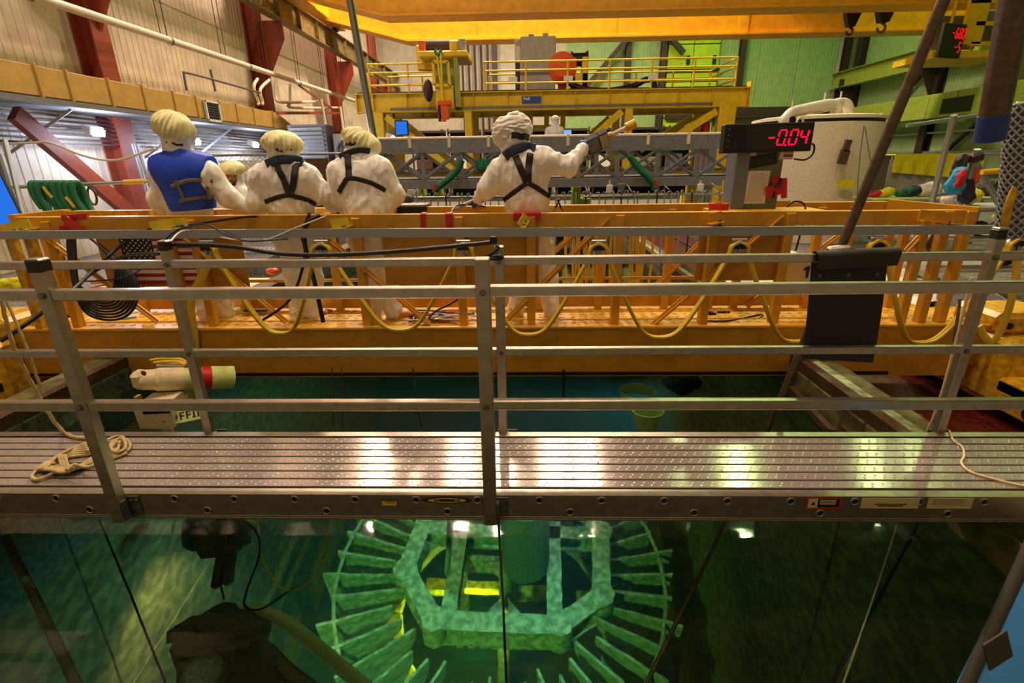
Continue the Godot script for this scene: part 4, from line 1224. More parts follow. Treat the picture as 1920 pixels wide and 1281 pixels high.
	for k in 2: obj("vent_cap", MB.new().lim([Vector3(0.14, 5.76, -20.4), Vector3(0.647, 5.783, -20.4)][k], [Vector3(0.328, 5.658, -20.4), Vector3(0.835, 5.665, -20.4)][k] + V(0, 0, -0.3)), M.cabinet_grey, cb)
	var db := thing("drive_box", "small white drive box with slots beside the grey cabinet", "box", Vector3(-0.262, 4.901, -20.3))
	obj("body", MB.new().lim(Vector3(-0.349, 5.601, -20.3), Vector3(-0.148, 4.899, -20.3) + V(0, 0, -0.4), 0.02), M.dull_white, db)
	for k in 3: obj("slot", MB.new().lim(Vector3(-0.293, 5.546, -20.28) + V(0.06 * k, 0, 0), Vector3(-0.276, 5.365, -20.28) + V(0.06 * k, 0, -0.01)), M.conduit, db)
	obj("resistor_stack", MB.new().lim(Vector3(-0.338, 4.868, -20.3), Vector3(-0.155, 3.956, -20.3) + V(0, 0, -0.3)), M.dark_steel, db)
	var re := thing("cable_reel", "bright orange cable reel on the gantry right of the grey cabinet", "reel", Vector3(1.366, 4.104, -20.3))
	obj("drum", MB.new().lathe([V2(0, -0.2), V2(0.52, -0.2), V2(0.52, 0.1), V2(0.3, 0.2), V2(0, 0.2)], Transform3D(Basis(Vector3.RIGHT, PI / 2) , Vector3(1.336, 4.653, -20.3)), 22), M.orange_reel, re)
	obj("reel_stand", MB.new().lim(Vector3(1.211, 4.551, -20.4), Vector3(1.512, 3.94, -20.4) + V(0, 0, -0.3)), M.orange_reel, re)
	var wn := thing("deck_winch", "yellow winch with a black rope drum beside the orange reel", "winch", Vector3(1.937, 3.944, -20.2))
	obj("frame", MB.new().lim(Vector3(1.643, 4.967, -20.2), Vector3(1.821, 3.98, -20.2) + V(0, 0, -0.5), 0.03).lim(Vector3(2.036, 4.993, -20.2), Vector3(2.261, 3.973, -20.2) + V(0, 0, -0.5), 0.03).lim(Vector3(1.655, 4.496, -20.2), Vector3(2.261, 3.973, -20.2) + V(0, 0, -0.5), 0.03), M.gantry_yellow, wn)
	obj("drum", MB.new().lathe([V2(0, -0.3), V2(0.3, -0.3), V2(0.22, -0.2), V2(0.22, 0.2), V2(0.3, 0.3), V2(0, 0.3)], Transform3D(Basis(Vector3.BACK, PI / 2), Vector3(1.955, 4.945, -20.5)), 16), M.black_iron, wn)
	tag(obj("deck_hose", MB.new().tube(curve([Vector3(1.437, 4.234, -20), Vector3(1.991, 3.928, -19.8), Vector3(2.931, 3.845, -19.8), Vector3(3.801, 3.991, -20), Vector3(4.256, 4.187, -20), Vector3(4.521, 4.149, -20), Vector3(4.615, 3.909, -20)], 6), 0.1, 8), M.black_rubber), "thick black hose looping along the gantry deck", "hose")
	var dm := thing("desk_monitor", "blue monitor on the gantry left leg bay", "monitor", Vector3(-4.164, 2.415, -18.6))
	obj("bezel", MB.new().lim(Vector3(-4.45, 2.907, -18.6), Vector3(-3.997, 2.429, -18.6) + V(0, 0, -0.1), 0.01), M.black_iron, dm)
	obj("screen", MB.new().lim(Vector3(-4.41, 2.871, -18.57), Vector3(-4.024, 2.462, -18.57) + V(0, 0, -0.02)), M.screen_blue, dm)
	var dn := thing("desk_monitor", "small blue monitor beside the worker on the gantry walkway", "monitor", Vector3(1.465, 2.315, -18.6))
	obj("bezel", MB.new().lim(Vector3(1.297, 2.536, -18.6), Vector3(1.613, 2.212, -18.6) + V(0, 0, -0.1), 0.01), M.black_iron, dn)
	obj("screen", MB.new().lim(Vector3(1.313, 2.518, -18.57), Vector3(1.573, 2.245, -18.57) + V(0, 0, -0.02)), M.screen_pale, dn)
	tag(obj("floor_bollard", MB.new().lathe([V2(0, 0), V2(0.16, 0), V2(0.16, 1.5), V2(0, 1.55)], Transform3D(Basis.IDENTITY, V(6.3, 1.22, -19.3)), 12), M.red_tape), "red and white extinguisher bottle by the gantry right leg", "extinguisher")

func one_truss(parent: Node3D, z: float, called: String, slack: float) -> void:
	var x0 := -3.06
	var bay := 0.655
	var top := MB.new().extrude([V2(-0.05, -0.1), V2(0.05, -0.1), V2(0.05, -0.085), V2(-0.03, -0.085), V2(-0.03, 0.085), V2(0.05, 0.085), V2(0.05, 0.1), V2(-0.05, 0.1)], V(x0, 1.79, z), V(3.5, 1.79, z))
	obj("top_chord", top, M.truss_grey, parent)
	obj("bottom_chord", MB.new().extrude([V2(-0.05, -0.07), V2(0.05, -0.07), V2(0.05, -0.058), V2(-0.03, -0.058), V2(-0.03, 0.058), V2(0.05, 0.058), V2(0.05, 0.07), V2(-0.05, 0.07)], V(x0, 1.18, z), V(3.5, 1.18, z)), M.truss_grey, parent)
	for i in 11:
		var x := x0 + 0.02 + bay * i - slack
		obj("vertical", MB.new().lim(V(x - 0.03, 1.2, z - 0.03), V(x + 0.03, 1.75, z + 0.03)), M.truss_grey, parent)
		if i == 10: break
		obj("diagonal", MB.new().beam(V(x, 1.25, z + 0.03), V(x + bay, 1.7, z + 0.03), 0.05, 0.012, Vector3.BACK).beam(V(x, 1.25, z + 0.03), V(x + bay, 1.7, z + 0.03), 0.008, 0.05, Vector3.BACK), M.truss_grey, parent)
		obj("diagonal", MB.new().beam(V(x, 1.7, z - 0.02), V(x + bay, 1.25, z - 0.02), 0.05, 0.012, Vector3.BACK).beam(V(x, 1.7, z - 0.02), V(x + bay, 1.25, z - 0.02), 0.008, 0.05, Vector3.BACK), M.truss_grey, parent)
	var bolts := MB.new()
	for i in 120:
		bolts.lim(V(x0 + 0.05 + rng.randf() * 6.3, 1.72 + (i % 3) * 0.06, z + 0.03), V(0, 0, 0) + V(x0 + 0.05, 0, 0)) if false else bolts.obox(V(x0 + 0.1 + (i % 60) * 0.108, 1.74 + (i / 60) * 0.1, z + 0.056), V(0.014, 0.014, 0.012))
	obj("bolt_heads", bolts, M.galvanised, parent).set_meta("kind", "stuff")

func far_things() -> void:
	var tp := thing("truss_platform", "grey lattice truss platform across the pool behind the workers", "truss", V(0.2, 1.1, -9.5))
	one_truss(tp, -9.0, "front", 0.0)
	one_truss(tp, -10.1, "rear", 0.2)
	obj("deck", MB.new().lim(V(-3.0, 1.24, -9.05), V(3.5, 1.28, -10.05)), M.conduit, tp)
	for x: float in [-3.0, 3.45]: obj("support_frame", MB.new().lim(V(x - 0.07, -0.3, -8.95), V(x + 0.07, 1.85, -9.1)).lim(V(x - 0.07, -0.3, -10.0), V(x + 0.07, 1.85, -10.15)), M.truss_grey, tp)
	obj("hand_pipe", MB.new().rod(V(-3.06, 1.915, -8.98), V(3.5, 1.915, -8.98), 0.025, 8), M.pipe_white, tp)
	for k in 8: obj("pipe_clip", MB.new().lim(V(-1.94 + k * 0.655, 1.76, -8.93), V(-1.885 + k * 0.655, 1.945, -8.96), 0.008), M.pipe_white, tp)
	# slings tied round the truss
	var sl := [[Vector3(-1.046, 1.569, -8.85), Vector3(-1.153, 1.387, -8.85), Vector3(-1.312, 1.253, -8.85), Vector3(-1.481, 1.135, -8.85), Vector3(-1.532, 1.049, -8.85)], [Vector3(1.706, 1.597, -8.85), Vector3(1.895, 1.38, -8.85), Vector3(2.035, 1.261, -8.85), Vector3(2.141, 1.15, -8.85), Vector3(2.166, 1.056, -8.85)], [Vector3(-0.781, 1.566, -8.85), Vector3(-0.733, 1.415, -8.85), Vector3(-0.675, 1.564, -8.85), Vector3(-0.619, 1.38, -8.85), Vector3(-0.552, 1.546, -8.85)]]
	for k in 3: tag(obj("lashing_sling", MB.new().tube(curve(sl[k], 5), 0.055, 8), M.sling_green), ["dark green sling hanging on the left half of the truss", "dark green sling with red tape on the right half of the truss", "bunched green sling by the elbow of the worker with the meter"][k], "sling")
	for k in 2: tag(obj("red_marker", MB.new().beam([Vector3(-1.514, 1.198, -8.8), Vector3(2.15, 1.21, -8.8)][k], [Vector3(-1.521, 1.087, -8.8), Vector3(2.16, 1.092, -8.8)][k], 0.045, 0.03, Vector3.BACK), M.red_tape), ["red tape marker on the left green sling", "red tape marker on the right green sling"][k], "tape")
	# long handled tools hanging from bars below the truss
	for k in 3:
		tag(obj("tool_bar", MB.new().rod([V(-1.9, 1.02, -8.2), V(0.9, 1.0, -8.2), V(2.2, 1.02, -8.2)][k], [V(0.3, 1.02, -8.2), V(1.8, 1.0, -8.2), V(3.2, 1.02, -8.2)][k], 0.018, 8), M.steel), ["left bright tool bar hung under the truss", "middle bright tool bar hung under the truss", "right bright tool bar hung under the truss"][k], "bar")
		for e in 2: tag(obj("bar_hanger", MB.new().rod([V(-1.8, 1.02, -8.2), V(1.0, 1.0, -8.2), V(2.3, 1.02, -8.2)][k] + V([0, [2.0, 0.7, 0.8][k]][e], 0, 0), [V(-1.8, 1.15, -8.9), V(1.0, 1.15, -8.9), V(2.3, 1.15, -8.9)][k] + V([0, [2.0, 0.7, 0.8][k]][e], 0, 0), 0.01, 6), M.steel), "%s thin steel hanger holding the %s tool bar to the truss" % [["left", "right"][e], ["left", "middle", "right"][k]], "hanger", "hangers of the tool bars")
	var proto: Node3D = null
	for i in 46:
		var x := -1.85 + i * 0.11 + rng.randf_range(-0.03, 0.03)
		var a := V(x, 1.03, -8.2)
		if proto == null:
			proto = thing("tool_pole", "long steel tool pole hanging under the truss above the water", "tool", a, "tool poles under the truss")
			obj("shaft", MB.new().rod(a + V(0, 0.02, 0.03), a + V(0, -1.1, 0.03), 0.012, 6), M.galvanised, proto)
			obj("hook", MB.new().tube(curve([a + V(0, 0.0, 0.03), a + V(0, 0.05, 0.02), a + V(0, 0.05, -0.02), a + V(0, 0.0, -0.03)], 3), 0.01, 6), M.galvanised, proto)
			obj("tool_head", MB.new().obox(a + V(0, -0.32, 0.03), V(0.05, 0.14, 0.05), Basis.IDENTITY, 0.008), M.dull_steel, proto)
		else:
			var c := copy(proto, "", a + V(0, 0, rng.randf_range(-0.05, 0.05)))
			c.scale = V(1, rng.randf_range(0.6, 1.0), 1)
			c.rotation.y = rng.randf() * 3.0
			if i % 5 == 0: (c.get_child(0) as MeshInstance3D).material_override = M.black_iron
			if i % 7 == 0: (c.get_child(2) as MeshInstance3D).material_override = M.dull_white
	for k in 5:
		tag(obj("hanging_valve", MB.new().obox([Vector3(1.315, 1.105, -8.25), Vector3(1.496, 1.126, -8.25), Vector3(2.716, 1.103, -8.25), Vector3(3.078, 0.963, -8.25), Vector3(-0.755, 1.041, -8.25)][k], V(0.1, 0.14, 0.08), Basis.IDENTITY, 0.02).rod([Vector3(1.315, 1.105, -8.25), Vector3(1.496, 1.126, -8.25), Vector3(2.716, 1.103, -8.25), Vector3(3.078, 0.963, -8.25), Vector3(-0.755, 1.041, -8.25)][k], [Vector3(1.312, 1.176, -8.25), Vector3(1.493, 1.174, -8.25), Vector3(2.71, 1.159, -8.25), Vector3(3.054, 1.154, -8.25), Vector3(-0.751, 1.17, -8.25)][k] + V(0, 0.06, 0), 0.012, 6), [M.dull_white, M.conduit, M.dull_white, M.gantry_yellow, M.dull_white][k]), ["pale tool head hanging under the truss centre", "grey tool head hanging beside the pale one", "white tool head hanging near the red figures", "yellow coiled lanyard hanging left of the display cabinet", "pale tool head near the meter worker's lower hand"][k], "tool")
	tag(obj("green_crate", MB.new().lim(Vector3(0.908, 1.067, -10.1), Vector3(1.063, 0.649, -10.1) + V(0, 0, -0.4), 0.02).lim(Vector3(1.037, 0.849, -10.1), Vector3(1.269, 0.647, -10.1) + V(0, 0, -0.4), 0.02), M.door_green), "yellow green box seen under the truss", "box")
	tag(obj("yellow_bin", MB.new().lim(Vector3(-2.05, 1.104, -10.1), Vector3(-1.965, 0.855, -10.1) + V(0, 0, -0.4), 0.03), M.sheet_yellow), "left yellow bin seen under the truss", "bin")
	tag(obj("yellow_bin", MB.new().lim(Vector3(-1.772, 1.1, -10.1), Vector3(-1.621, 0.871, -10.1) + V(0, 0, -0.4), 0.03), M.sheet_yellow), "right yellow bin seen under the truss", "bin")
	tag(obj("hung_cloth", MB.new().lim(Vector3(1.531, 1.801, -10.17), Vector3(1.764, 1.553, -10.17) + V(0, 0, -0.05), 0.01), M.sheet_yellow), "yellow cloth hung behind the truss right of the meter", "cloth")
	tag(obj("hung_bag", MB.new().ball(Vector3(1.846, 1.676, -10.22), V(0.09, 0.14, 0.08)), M.dull_white), "white bag hung behind the truss", "bag")
	# cream storage tank with insulated pipes on top
	var tc := V(6.75, -0.3, -12.9)
	var xf := Transform3D(Basis.IDENTITY, tc)
	var tk := thing("storage_tank", "big round cream tank behind the red number display", "tank", tc)
	obj("shell", MB.new().lathe([V2(0, 0), V2(1.32, 0), V2(1.35, 2.52), V2(1.3, 2.55)], xf, 48), M.tank_cream, tk)
	obj("gasket", MB.new().lathe([V2(1.2, 2.54), V2(1.33, 2.54), V2(1.33, 2.6), V2(1.2, 2.6)], xf, 48), M.black_iron, tk)
	obj("lid", MB.new().lathe([V2(0, 2.6), V2(1.37, 2.6), V2(1.37, 2.66), V2(1.2, 2.69), V2(0, 2.72)], xf, 48), M.tank_cream, tk)
	obj("lid_pipe", MB.new().tube(curve([Vector3(5.586, 2.219, -11.9), Vector3(5.591, 2.324, -11.9), Vector3(5.722, 2.434, -12), Vector3(5.943, 2.492, -12.1), Vector3(6.478, 2.594, -12.5), Vector3(6.888, 2.66, -12.8), Vector3(7.091, 2.644, -12.9), Vector3(7.172, 2.542, -12.9), Vector3(7.236, 2.282, -12.9)], 6), 0.115, 14), M.pipe_white, tk)
	obj("lid_pipe", MB.new().tube(curve([Vector3(6.451, 2.384, -12.6), Vector3(6.646, 2.553, -12.8), Vector3(7.145, 2.671, -13.2), Vector3(7.536, 2.752, -13.5), Vector3(7.692, 2.726, -13.5), Vector3(7.776, 2.62, -13.5), Vector3(7.853, 2.312, -13.5)], 6), 0.115, 14), M.pipe_white, tk)
	for p: Array in [[Vector3(5.715, 2.476, -12), 0.0], [Vector3(6.743, 2.696, -12.7), 0.0], [Vector3(7.539, 2.798, -13.5), 0.0]]: obj("lifting_eye", MB.new().rod(p[0], p[0] + V(0, 0.2, 0), 0.022, 6), M.pipe_white, tk)
	for k in 5:
		var p: Vector3 = [Vector3(5.562, 2.31, -12), Vector3(7.33, 2.371, -12.6), Vector3(7.692, 2.321, -12.3), Vector3(7.828, 2.33, -12.3), Vector3(5.784, 2.244, -11.7)][k]
		var rg := []
		for i in 9: rg.append(p + V(cos(PI * i / 8) * 0.07, sin(PI * i / 8) * 0.14 - 0.06, 0))
		obj("lifting_lug", MB.new().tube(rg, 0.022, 7), M.tank_cream, tk)
	obj("seam_cord", MB.new().tube(curve([Vector3(6.976, 2.128, -11.45), Vector3(7.031, 1.466, -11.45), Vector3(7.16, 0.542, -11.45)], 4), 0.008, 5).tube(curve([Vector3(7.002, 2.107, -11.45), Vector3(7.251, 1.463, -11.45), Vector3(7.652, 0.61, -11.5)], 4), 0.008, 5), M.conduit, tk)
	var pd := thing("wooden_paddle", "brown wooden paddle hung by a cord on the cream tank", "paddle", Vector3(6.661, 1.408, -11.4))
	var pm := MB.new()
	var a0: Vector3 = Vector3(6.71, 1.866, -11.42)
	var a1: Vector3 = Vector3(6.644, 1.387, -11.42)
	pm.beam(a0, a0.lerp(a1, 0.5), 0.13, 0.07, Vector3.BACK, 0.012).beam(a0.lerp(a1, 0.4), a1, 0.19, 0.07, Vector3.BACK, 0.012)
	obj("blade", pm, M.tool_brown, pd)
	obj("cord", MB.new().rod(a0, Vector3(6.731, 2.112, -11.45), 0.008, 5), M.white_cable, pd)
	tag(obj("yellow_note", MB.new().lim(Vector3(6.674, 1.075, -11.46), Vector3(7.033, 0.907, -11.46) + V(0, 0, -0.01)), M.sheet_yellow), "yellow tape note stuck on the cream tank", "note")
	# tented enclosure of yellow and clear sheet
	var te := thing("sheet_tent", "work tent of grey translucent sheet under a yellow cover right of the tank", "tent", V(9.3, -0.3, -14.5))
	var q0: Vector3 = Vector3(9.619, 1.554, -14)
	var q1: Vector3 = Vector3(11.384, 1.529, -14)
	obj("yellow_cover", MB.new().grid(func(u: float, w: float) -> Vector3: return V(lerpf(q0.x - 0.15, q1.x + 0.35, u), q0.y - w * (0.42 + 0.2 * u), -14.0 + 0.04 * sin(u * 40.0) * w), 40, 8, 0.01), M.sheet_yellow, te)
	obj("clear_wall", MB.new().grid(func(u: float, w: float) -> Vector3: return V(lerpf(q0.x - 0.2, q1.x + 0.2, u), q0.y - 0.1 - w * 2.3, -14.08 + 0.05 * sin(u * 23.0 + w * 4.0) * w), 40, 12, 0.006), M.sheet_plastic, te)
	obj("roof_sheet", MB.new().lim(V(q0.x - 0.15, q0.y, -14.0), V(q1.x + 0.35, q0.y + 0.03, -16.5)), M.sheet_yellow, te)
	obj("rear_wall", MB.new().lim(V(q0.x - 0.1, -0.3, -16.4), V(q1.x + 0.3, q0.y, -16.45)), M.sheet_plastic, te)
	for x: float in [q0.x - 0.1, q1.x + 0.25]: obj("frame_post", MB.new().rod(V(x, -0.3, -14.15), V(x, q0.y, -14.15), 0.03, 8), M.galvanised, te)
	# benches and what lies on them
	var tb := thing("work_table", "long cluttered table in front of the grey tent", "table", V(8.0, -0.3, -10.5))
	var t0: Vector3 = Vector3(7.29, 0.741, -10.6)
	obj("tabletop", MB.new().lim(t0 + V(-0.3, -0.04, 0), t0 + V(2.6, 0, -0.8), 0.01), M.hoist_green, tb)
	for s in 2:
		for e in 2: obj("leg", MB.new().lim(V(t0.x - 0.2 + s * 2.6, -0.3, -10.65 - e * 0.7), V(t0.x - 0.15 + s * 2.6, t0.y - 0.03, -10.7 - e * 0.7)), M.galvanised, tb)
	var cl := [["cloth_navy", "dark blue cloth heap on the cluttered table", 0.62, 0.12], ["dull_white", "white crumpled sheet heap on the cluttered table", 0.95, 0.17], ["sheet_yellow", "yellow glove heap at the left end of the cluttered table", 0.1, 0.1], ["cloth_red", "red rag at the left end of the cluttered table", -0.1, 0.06], ["sling_green", "green bottle shape on the cluttered table", 0.5, 0.1], ["dull_white", "pale plastic tub at the right end of the cluttered table", 1.5, 0.15], ["case_dark", "dark bag at the far right of the cluttered table", 2.2, 0.2]]
	for k in cl.size():
		var p := t0 + V(cl[k][2], cl[k][3] * 0.8, -0.35)
		tag(obj("table_bundle", Blob.new().fill([[p - V(0.12, 0.02, 0), p + V(0.1, 0.02, 0), cl[k][3] * 0.8, cl[k][3] * 0.7], [p + V(0.03, 0.04, 0.05), p + V(0.05, 0.05, -0.1), cl[k][3] * 0.6, cl[k][3] * 0.5]], 0.025, 40.0, 0.02, [[p + V(0, -cl[k][3] * 0.8 + 0.004, 0), Vector3.DOWN]], Vector3(6, 6, 6), k).mesh_into(MB.new()), M[cl[k][0]]), cl[k][1], "bundle")
	# scaffold tubes on the right
	var tubes := [[Vector3(4.733, 1.948, -6.2), Vector3(5.039, 0.93, -6.6), 0.035, "grey scaffold standard leaning just right of the brown pole"], [Vector3(5.417, 1.595, -6.6), Vector3(5.547, 0.882, -6.8), 0.042, "grey scaffold standard behind the hung jacket"], [Vector3(5.338, 1.537, -6.7), Vector3(6.036, 1.534, -6.7), 0.024, "grey scaffold ledger level with the clamp"], [Vector3(5.486, 1.486, -6.7), Vector3(6.252, 0.777, -6.9), 0.04, "grey scaffold brace falling to the right from the clamp"], [Vector3(5.124, 1.064, -6.7), Vector3(5.545, 1.097, -6.7), 0.024, "short grey ledger below the hung jacket"], [Vector3(7.531, 2.092, -11), Vector3(8.867, 2.264, -11), 0.04, "pale pipe running behind the scaffold at the height of the tank lid"]]
	for k in tubes.size(): tag(obj("scaffold_tube", MB.new().rod(tubes[k][0], tubes[k][0] + (tubes[k][1] - tubes[k][0]) * (1.4 if k < 2 or k == 3 else 1.0), tubes[k][2] * 0.9, 10), M.galvanised), tubes[k][3], "tube")
	tag(obj("yellow_rail", MB.new().rod(Vector3(4.535, 1.369, -5.4), Vector3(5.136, 1.406, -5.4), 0.026, 10), M.gantry_yellow), "yellow handrail tube entering from the right edge", "tube")
	var cp := thing("scaffold_clamp", "rusty scaffold clamp where the grey tubes meet", "clamp", Vector3(5.456, 1.492, -6.65))
	obj("jaw", MB.new().obox(Vector3(5.429, 1.499, -6.62), V(0.14, 0.1, 0.14), Basis(Vector3.BACK, 0.3), 0.02), M.dark_steel, cp)
	obj("bolt", MB.new().rod(Vector3(5.324, 1.524, -6.6), Vector3(5.508, 1.473, -6.6), 0.016, 6), M.cloth_red, cp)
	var jk := [["cloth_cyan", Vector3(5.206, 1.327, -6.5), Vector3(5.182, 1.187, -6.5), 0.1, "bright blue jacket hung on the scaffold"], ["cloth_red", Vector3(5.174, 1.347, -6.42), Vector3(5.157, 1.209, -6.42), 0.05, "red sleeve hanging beside the blue jacket"], ["cloth_orange", Vector3(5.544, 1.38, -6.75), Vector3(5.573, 1.235, -6.75), 0.07, "orange vest hung behind the scaffold standard"], ["cloth_navy", Vector3(5.486, 1.224, -6.72), Vector3(5.537, 1.045, -6.72), 0.09, "dark blue trousers hung low on the scaffold"], ["case_dark", Vector3(5.278, 1.477, -6.62), Vector3(5.345, 1.163, -6.7), 0.09, "black harness hung behind the blue jacket"]]
	for j: Array in jk: tag(obj("hung_garment", Blob.new().fill([[j[1], j[2], j[3] * 0.7, j[3]]], 0.018, 40.0, 0.02, [], Vector3(9, 4, 9)).mesh_into(MB.new()), M[j[0]]), j[4], "clothing")
	var cr := thing("tool_cart", "cart heaped with cable and bags behind the right end of the bridge", "cart", Vector3(6.132, 0.665, -7))
	var c0: Vector3 = Vector3(6.061, 0.906, -7)
	for y: float in [0.0, -0.4, -0.8]: obj("shelf", MB.new().lim(c0 + V(-0.7, y - 0.03, 0.3), c0 + V(0.7, y, -0.4)), M.cabinet_grey, cr)
	for s in 4: obj("post", MB.new().lim(c0 + V(-0.7 + (s % 2) * 1.36, -1.3, 0.28 - (s / 2) * 0.65), c0 + V(-0.66 + (s % 2) * 1.36, 0.02, 0.24 - (s / 2) * 0.65)), M.conduit, cr)
	for k in 5: tag(obj("cart_bundle", Blob.new().fill([[c0 + V(-0.5 + k * 0.24, [0.08, 0.1, -0.3, -0.3, -0.7][k], 0), c0 + V(-0.3 + k * 0.2, [0.08, 0.12, -0.3, -0.3, -0.7][k], -0.1), 0.09, 0.08]], 0.022, 40.0, 0.02, [], Vector3(8, 8, 8), k).mesh_into(MB.new()), [M.dull_white, M.sheet_yellow, M.case_dark, M.dull_white, M.case_dark][k]), ["white sheet bundle on the top shelf of the cart", "yellow bag on the top shelf of the cart", "black bag on the middle shelf of the cart", "white bag on the middle shelf of the cart", "black bag on the lowest shelf of the cart"][k], "bundle")
	var yl := MB.new()
	for s in 2: yl.rod(Vector3(6.639, 1.391, -7.6) + V(s * 0.3, 0, 0), Vector3(6.823, 0.589, -7.6) + V(s * 0.3, -0.3, 0.2), 0.03, 6)
	for k in 5: yl.rod(Vector3(6.65, 1.356, -7.6) + V(-0.01 * k, -0.16 * k, 0.03 * k), Vector3(6.65, 1.356, -7.6) + V(0.3 - 0.01 * k, -0.16 * k, 0.03 * k), 0.02, 6)
	tag(obj("yellow_ladder", yl, M.sheet_yellow), "yellow ladder leaning behind the yellow handrail at the right", "ladder")
	# thick pole with blue tape, held over the deck from above
	var tpole := thing("taped_pole", "thick dark blurred pole with blue tape round its lower end, at the top right", "pole", Vector3(2.51, 1.607, -3))
	obj("shaft", MB.new().rod(Vector3(2.51, 1.618, -3), Vector3(2.356, 2.318, -2.9), 0.064, 20, 0.068), M.tool_brown, tpole)
	obj("tape_band", MB.new().rod(Vector3(2.51, 1.618, -3) + V(0.0025, -0.0125, -0.002), Vector3(2.51, 1.618, -3).lerp(Vector3(2.356, 2.318, -2.9), 0.16), 0.068, 20, 0.0695), M.blue_tape, tpole)
	# woven sleeve and strap at the right edge
	var ws := thing("woven_sleeve", "thick woven wire sleeve hanging at the right edge", "sleeve", Vector3(3.091, 1.054, -3.3))
	var s0: Vector3 = Vector3(3.081, 1.054, -3.3)
	var s1: Vector3 = Vector3(2.921, 1.82, -3.3)
	obj("core", MB.new().rod(s0, s1, 0.085, 16), M.conduit, ws)
	var wv := MB.new()
	var wq := MB.aim(s1 - s0)
	for k in 14:
		for d: float in [-1.0, 1.0]:
			var pt := []
			for i in 33: pt.append(s0.lerp(s1, i / 32.0) + wq * V(cos(TAU * k / 14 + d * i * 0.22), sin(TAU * k / 14 + d * i * 0.22), 0) * 0.09)
			wv.tube(pt, 0.008, 4)
	obj("wire_braid", wv, M.galvanised, ws).set_meta("kind", "stuff")
	tag(obj("yellow_strap", MB.new().tube(curve([Vector3(2.957, 1.341, -3.25), Vector3(2.919, 1.257, -3.22), Vector3(2.926, 1.163, -3.22), Vector3(2.957, 1.062, -3.25)], 4), 0.03, 8, -1.0, 0.2, Vector3.BACK), M.truck_yellow), "frayed yellow strap beside the woven sleeve", "strap")

